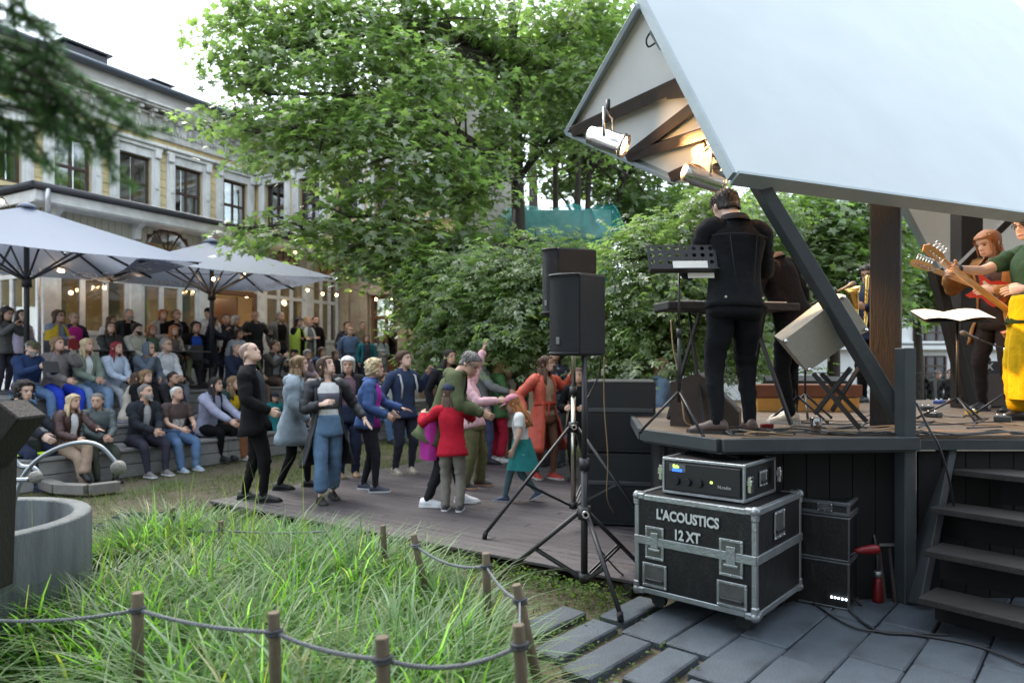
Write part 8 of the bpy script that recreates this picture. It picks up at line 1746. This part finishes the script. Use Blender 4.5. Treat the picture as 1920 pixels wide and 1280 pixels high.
person('musician in a dark suit and pale shoes hidden behind the man in black denim', (2.36, 5.75, ZS), 1.66, -35, head=(0, -45, 0), lean=16, side=-9, arms=((.02, .15, -.22), (.05, .0, -.30)), feet=((-.09, -.05, 0), (.05, .05, 0)), footdir=(-40, 0), top=('blazer', (.008, .007, .009)), hem=-.13, bottom=('slim', (.008, .008, .009)), shoes=((.50, .45, .38), WT), hair=('short', 'brown'), near=True, group=GM)
_sx = person('saxophone player in a dark shirt half hidden by the big post', (4.53, 8.55, ZS), 1.72, 235, head=(0, -15, 0), arms=((-.06, .2, -.12), (-.04, .2, -.22)), hands=('grip', 'grip'), top=('shirt', (.02, .03, .06)), bottom=('slim', BK), hair=('full', 'dark'), glasses=True, group=GM)
_gt = person('guitarist with a ginger bowl haircut in a brown suit jacket', (P(1876, 0, 7.0).x, 7.0, ZS), 1.86, 248, head=(6, -22, 0), lean=3, arms=((-.02, .16, -.15), (.03, .20, -.06)), hands=('relax', 'grip'), feet=((-.07, 0, 0), (.07, .04, 0)), top=('blazer', (.30, .155, .06)), inner=(.07, .05, .045), hem=-.14, bottom=('slim', (.022, .018, .018)), shoes=(BK, BK), hair=('bob', 'ginger'), near=True, group=GM, skin=1)
_bs = person('bass player with glasses in a green t-shirt and bright yellow wide trousers', (P(1955, 0, 5.85).x, 5.85, ZS), 1.80, 262, female=True, head=(-4, -12, 0), arms=((-.04, .14, -.18), (.02, .30, -.065)), hands=('relax', 'grip'), feet=((-.07, 0, 0), (.07, .06, 0)), top=('tee', (.025, .06, .035)), sleeve=.62, bottom=('wide', (.62, .38, .006)), bl=.93, shoes=((.04, .035, .03), BK), hair=('bun', 'brown'), glasses=True, near=True, group=GM, build=1.15, skin=1)
mb = MB(); out = []
for z in (.12, .08, .03, -.02, -.08, -.16, -.24, -.33, -.41): c = _bs['T'](0, 0, 0) + Z * z * 1.8; a_ = (.085 + .03 * min(1, (.12 - z) / .15)) * 1.8; b_ = (.068 + .055 * min(1, (.12 - z) / .3)) * 1.8; out.append([c + _bs['r'] * a_ * math.sin(q) + _bs['f'] * b_ * math.cos(q) * (1 + .05 * math.sin(9 * q + z * 4)) for q in np.linspace(0, 6.283, 30, endpoint=False)])
mb.loft(out, False); part('pleated_front', mb, cloth((.62, .38, .006)), _bs['th'])
mb = MB(); w_ = _bs['wr'][1]; dw = (_bs['wr'][1] - _bs['el'][1]).normalized(); mb.lathe(w_ - dw * .02, [(.032, 0), (.034, .015), (.032, .03)], 12, dw, cap=False); part('wristband', mb, M_blk, _bs['th'])
# --- instruments
def guitar(label, nm, hand, body, cat, colr, sc=1.0, face=None, group='electric guitars'):
    """neck from body centre to beyond the fretting hand; face = outward normal of the front"""
    n = (hand - body).normalized(); fc = (face - n * face.dot(n)).normalized(); s_ = n.cross(fc); th = thing(nm, label, cat, body, group); mb = MB()
    ol = [(-.22, .0), (-.20, .11), (-.12, .165), (-.03, .15), (.03, .115), (.10, .125), (.17, .155), (.20, .13), (.16, .085), (.13, .05), (.13, -.05), (.17, -.09), (.21, -.15), (.15, -.165), (.08, -.125), (.02, -.115), (-.05, -.15), (-.13, -.165), (-.20, -.11)]
    P0 = [body + n * (x * sc) + s_ * (y * sc) - fc * .02 for x, y in ol]; mb.prism(P0, fc * .042); part('body', mb, mat('guitar_' + nm, colr, .25, .1, 5, coat=.5), th)
    mb = MB(); mb.prism([body + n * (x * sc * .6) + s_ * (y * sc * .6) + fc * .0225 for x, y in ol], fc * .003); part('pickguard', mb, mat('pickguard', (.5, .47, .4), .4, .05), th)
    L = (hand - body).length + .13; M_nk = mat('maple_neck', (.55, .30, .11), .35, .12, 9); mb = MB(); mb.bar(body + n * .10 + fc * .03, body + n * L + fc * .03, .052, .022, up=fc, bev=.006); part('neck', mb, M_nk, th)
    h0 = body + n * L + fc * .026; mb = MB(); mb.prism([h0 + s_ * .028, h0 + n * .05 + s_ * .05, h0 + n * .20 + s_ * .045, h0 + n * .235 + s_ * .01, h0 + n * .21 - s_ * .035, h0 + n * .03 - s_ * .03], fc * .014); hd = part('headstock', mb, M_nk, th)
    for k in range(4 if 'bass' in nm else 6): q = h0 + n * (.045 + .038 * k * (1 if 'bass' in nm else .75)); mb = MB(); mb.cyl(q, q + fc * .03, .008, 8); mb.cyl(q + fc * .007, q + s_ * .085 + fc * .007, .006, 6); mb.boxf(q + s_ * .09 + fc * .007, s_ * .010, n * .013, fc * .004, .003); part('tuner', mb, M_chr, hd)
    for a in (.03, -.06): mb = MB(); mb.boxf(body + n * a + fc * .028, n * .016, s_ * .038, fc * .006, .003); part('pickup', mb, M_blk, th)
    mb = MB()
    for k in range(4 if 'bass' in nm else 6): o_ = s_ * (-.018 + .036 * k / 5); mb.tube([body - n * .12 + o_ + fc * .046, body + n * (L + .12) + o_ * .8 + fc * .046], .0011, 3, False)
    part('strings', mb, M_chr, th); return th
hb = _bs['wr'][1] + (_bs['wr'][1] - _bs['el'][1]).normalized() * .08
guitar('bass guitar with a maple neck pointing up to the left', 'bass_guitar', hb, hb + (P(1990, 600, 5.75) - P(1822, 470, 5.55)), 'bass guitar', (.35, .12, .03), 1.15, Vector((-.6, -.75, .1)))
hg = _gt['wr'][1]
guitar('red electric guitar with a maple neck held by the ginger guitarist', 'electric_guitar', hg + (_gt['wr'][1] - _gt['el'][1]).normalized() * .06 , P(1855, 545, 6.85), 'guitar', (.40, .03, .015), .8, Vector((-.8, -.55, .1)))
sxp = P(1612, 545, 8.2); th = thing('saxophone', 'shiny brass saxophone in front of the player behind the post', 'saxophone', sxp); mb = cable([sxp + Vector((.28, .25, .22)), sxp + Vector((.2, .2, .2)), sxp + Vector((.16, .15, .05)), sxp + Vector((.12, .1, -.35)), sxp + Vector((.06, .05, -.5)), sxp + Vector((-.02, 0, -.42)), sxp + Vector((-.04, 0, -.2))], .022, 10); part('tube', mb, M_gold, th)
mb = MB(); mb.lathe(sxp + Vector((-.04, 0, -.22)), [(.03, 0), (.045, .1), (.06, .18), (.10, .26), (.095, .26), (.05, .17)], 16, Vector((-.25, -.1, 1)), cap=False); part('bell', mb, M_gold, th)
for k in range(7): mb = MB(); q = sxp + Vector((.135 - .004 * k, .10, .02 - .055 * k)); mb.lathe(q, [(.018, 0), (.016, .012)], 8, Vector((-.6, -.7, 0))); part('key', mb, M_gold, th)
# --- things in hands
q = (_t1['wr'][0] + _t1['wr'][1]) / 2 + _t1['tf'] * .09 + Z * .02; mb = MB(); mb.boxf(q, _t1['tr'] * .125, (Z * .9 + _t1['f'] * -.3).normalized() * .09, _t1['f'] * .006, .004); solo('tablet', mb, M_blk, 'dark tablet held up by the man in the olive cap', 'tablet')
q = _t2['wr'][0] + _t2['tf'] * .03 + Z * .12; mb = MB(); mb.boxf(q, (_t2['r'] * .9 + _t2['f'] * .2).normalized() * .10, Z * .075, _t2['f'] * .006, .004); solo('tablet', mb, M_red, 'red cased tablet held up by the woman in the taupe jacket', 'tablet')
for _w, lb, m_, k_ in ((_rp, 'red phone held up by the woman in the dark green jacket', M_red, 0), (_p1, 'phone in the hands of the woman at the far left', M_blk, 0), (_ph, 'phone of the woman photographing beside the brick wall', M_blk, 1)):
    q = _w['wr'][k_] + (_w['wr'][k_] - _w['el'][k_]).normalized() * .09 + Z * .03; mb = MB(); mb.boxf(q, _w['r'] * .037, (Z * .85 - _w['f'] * .4).normalized() * .073, (_w['f'] * .85 + Z * .4).normalized() * .004, .003); solo('phone', mb, m_, lb, 'phone', 'phones held by the audience')
q = (_cm['wr'][0] + _cm['wr'][1]) / 2 + _cm['tf'] * .06; th = thing('camera', 'small silver camera held by the man in the dark leather jacket', 'camera', q); mb = MB(); mb.boxf(q, _cm['tr'] * .06, Z * .038, _cm['f'] * .02, .006); part('case', mb, M_chr, th); mb = MB(); mb.cyl(q + _cm['f'] * .02, q + _cm['f'] * .06, .026, 12); part('lens', mb, M_blk, th)
finish_people()
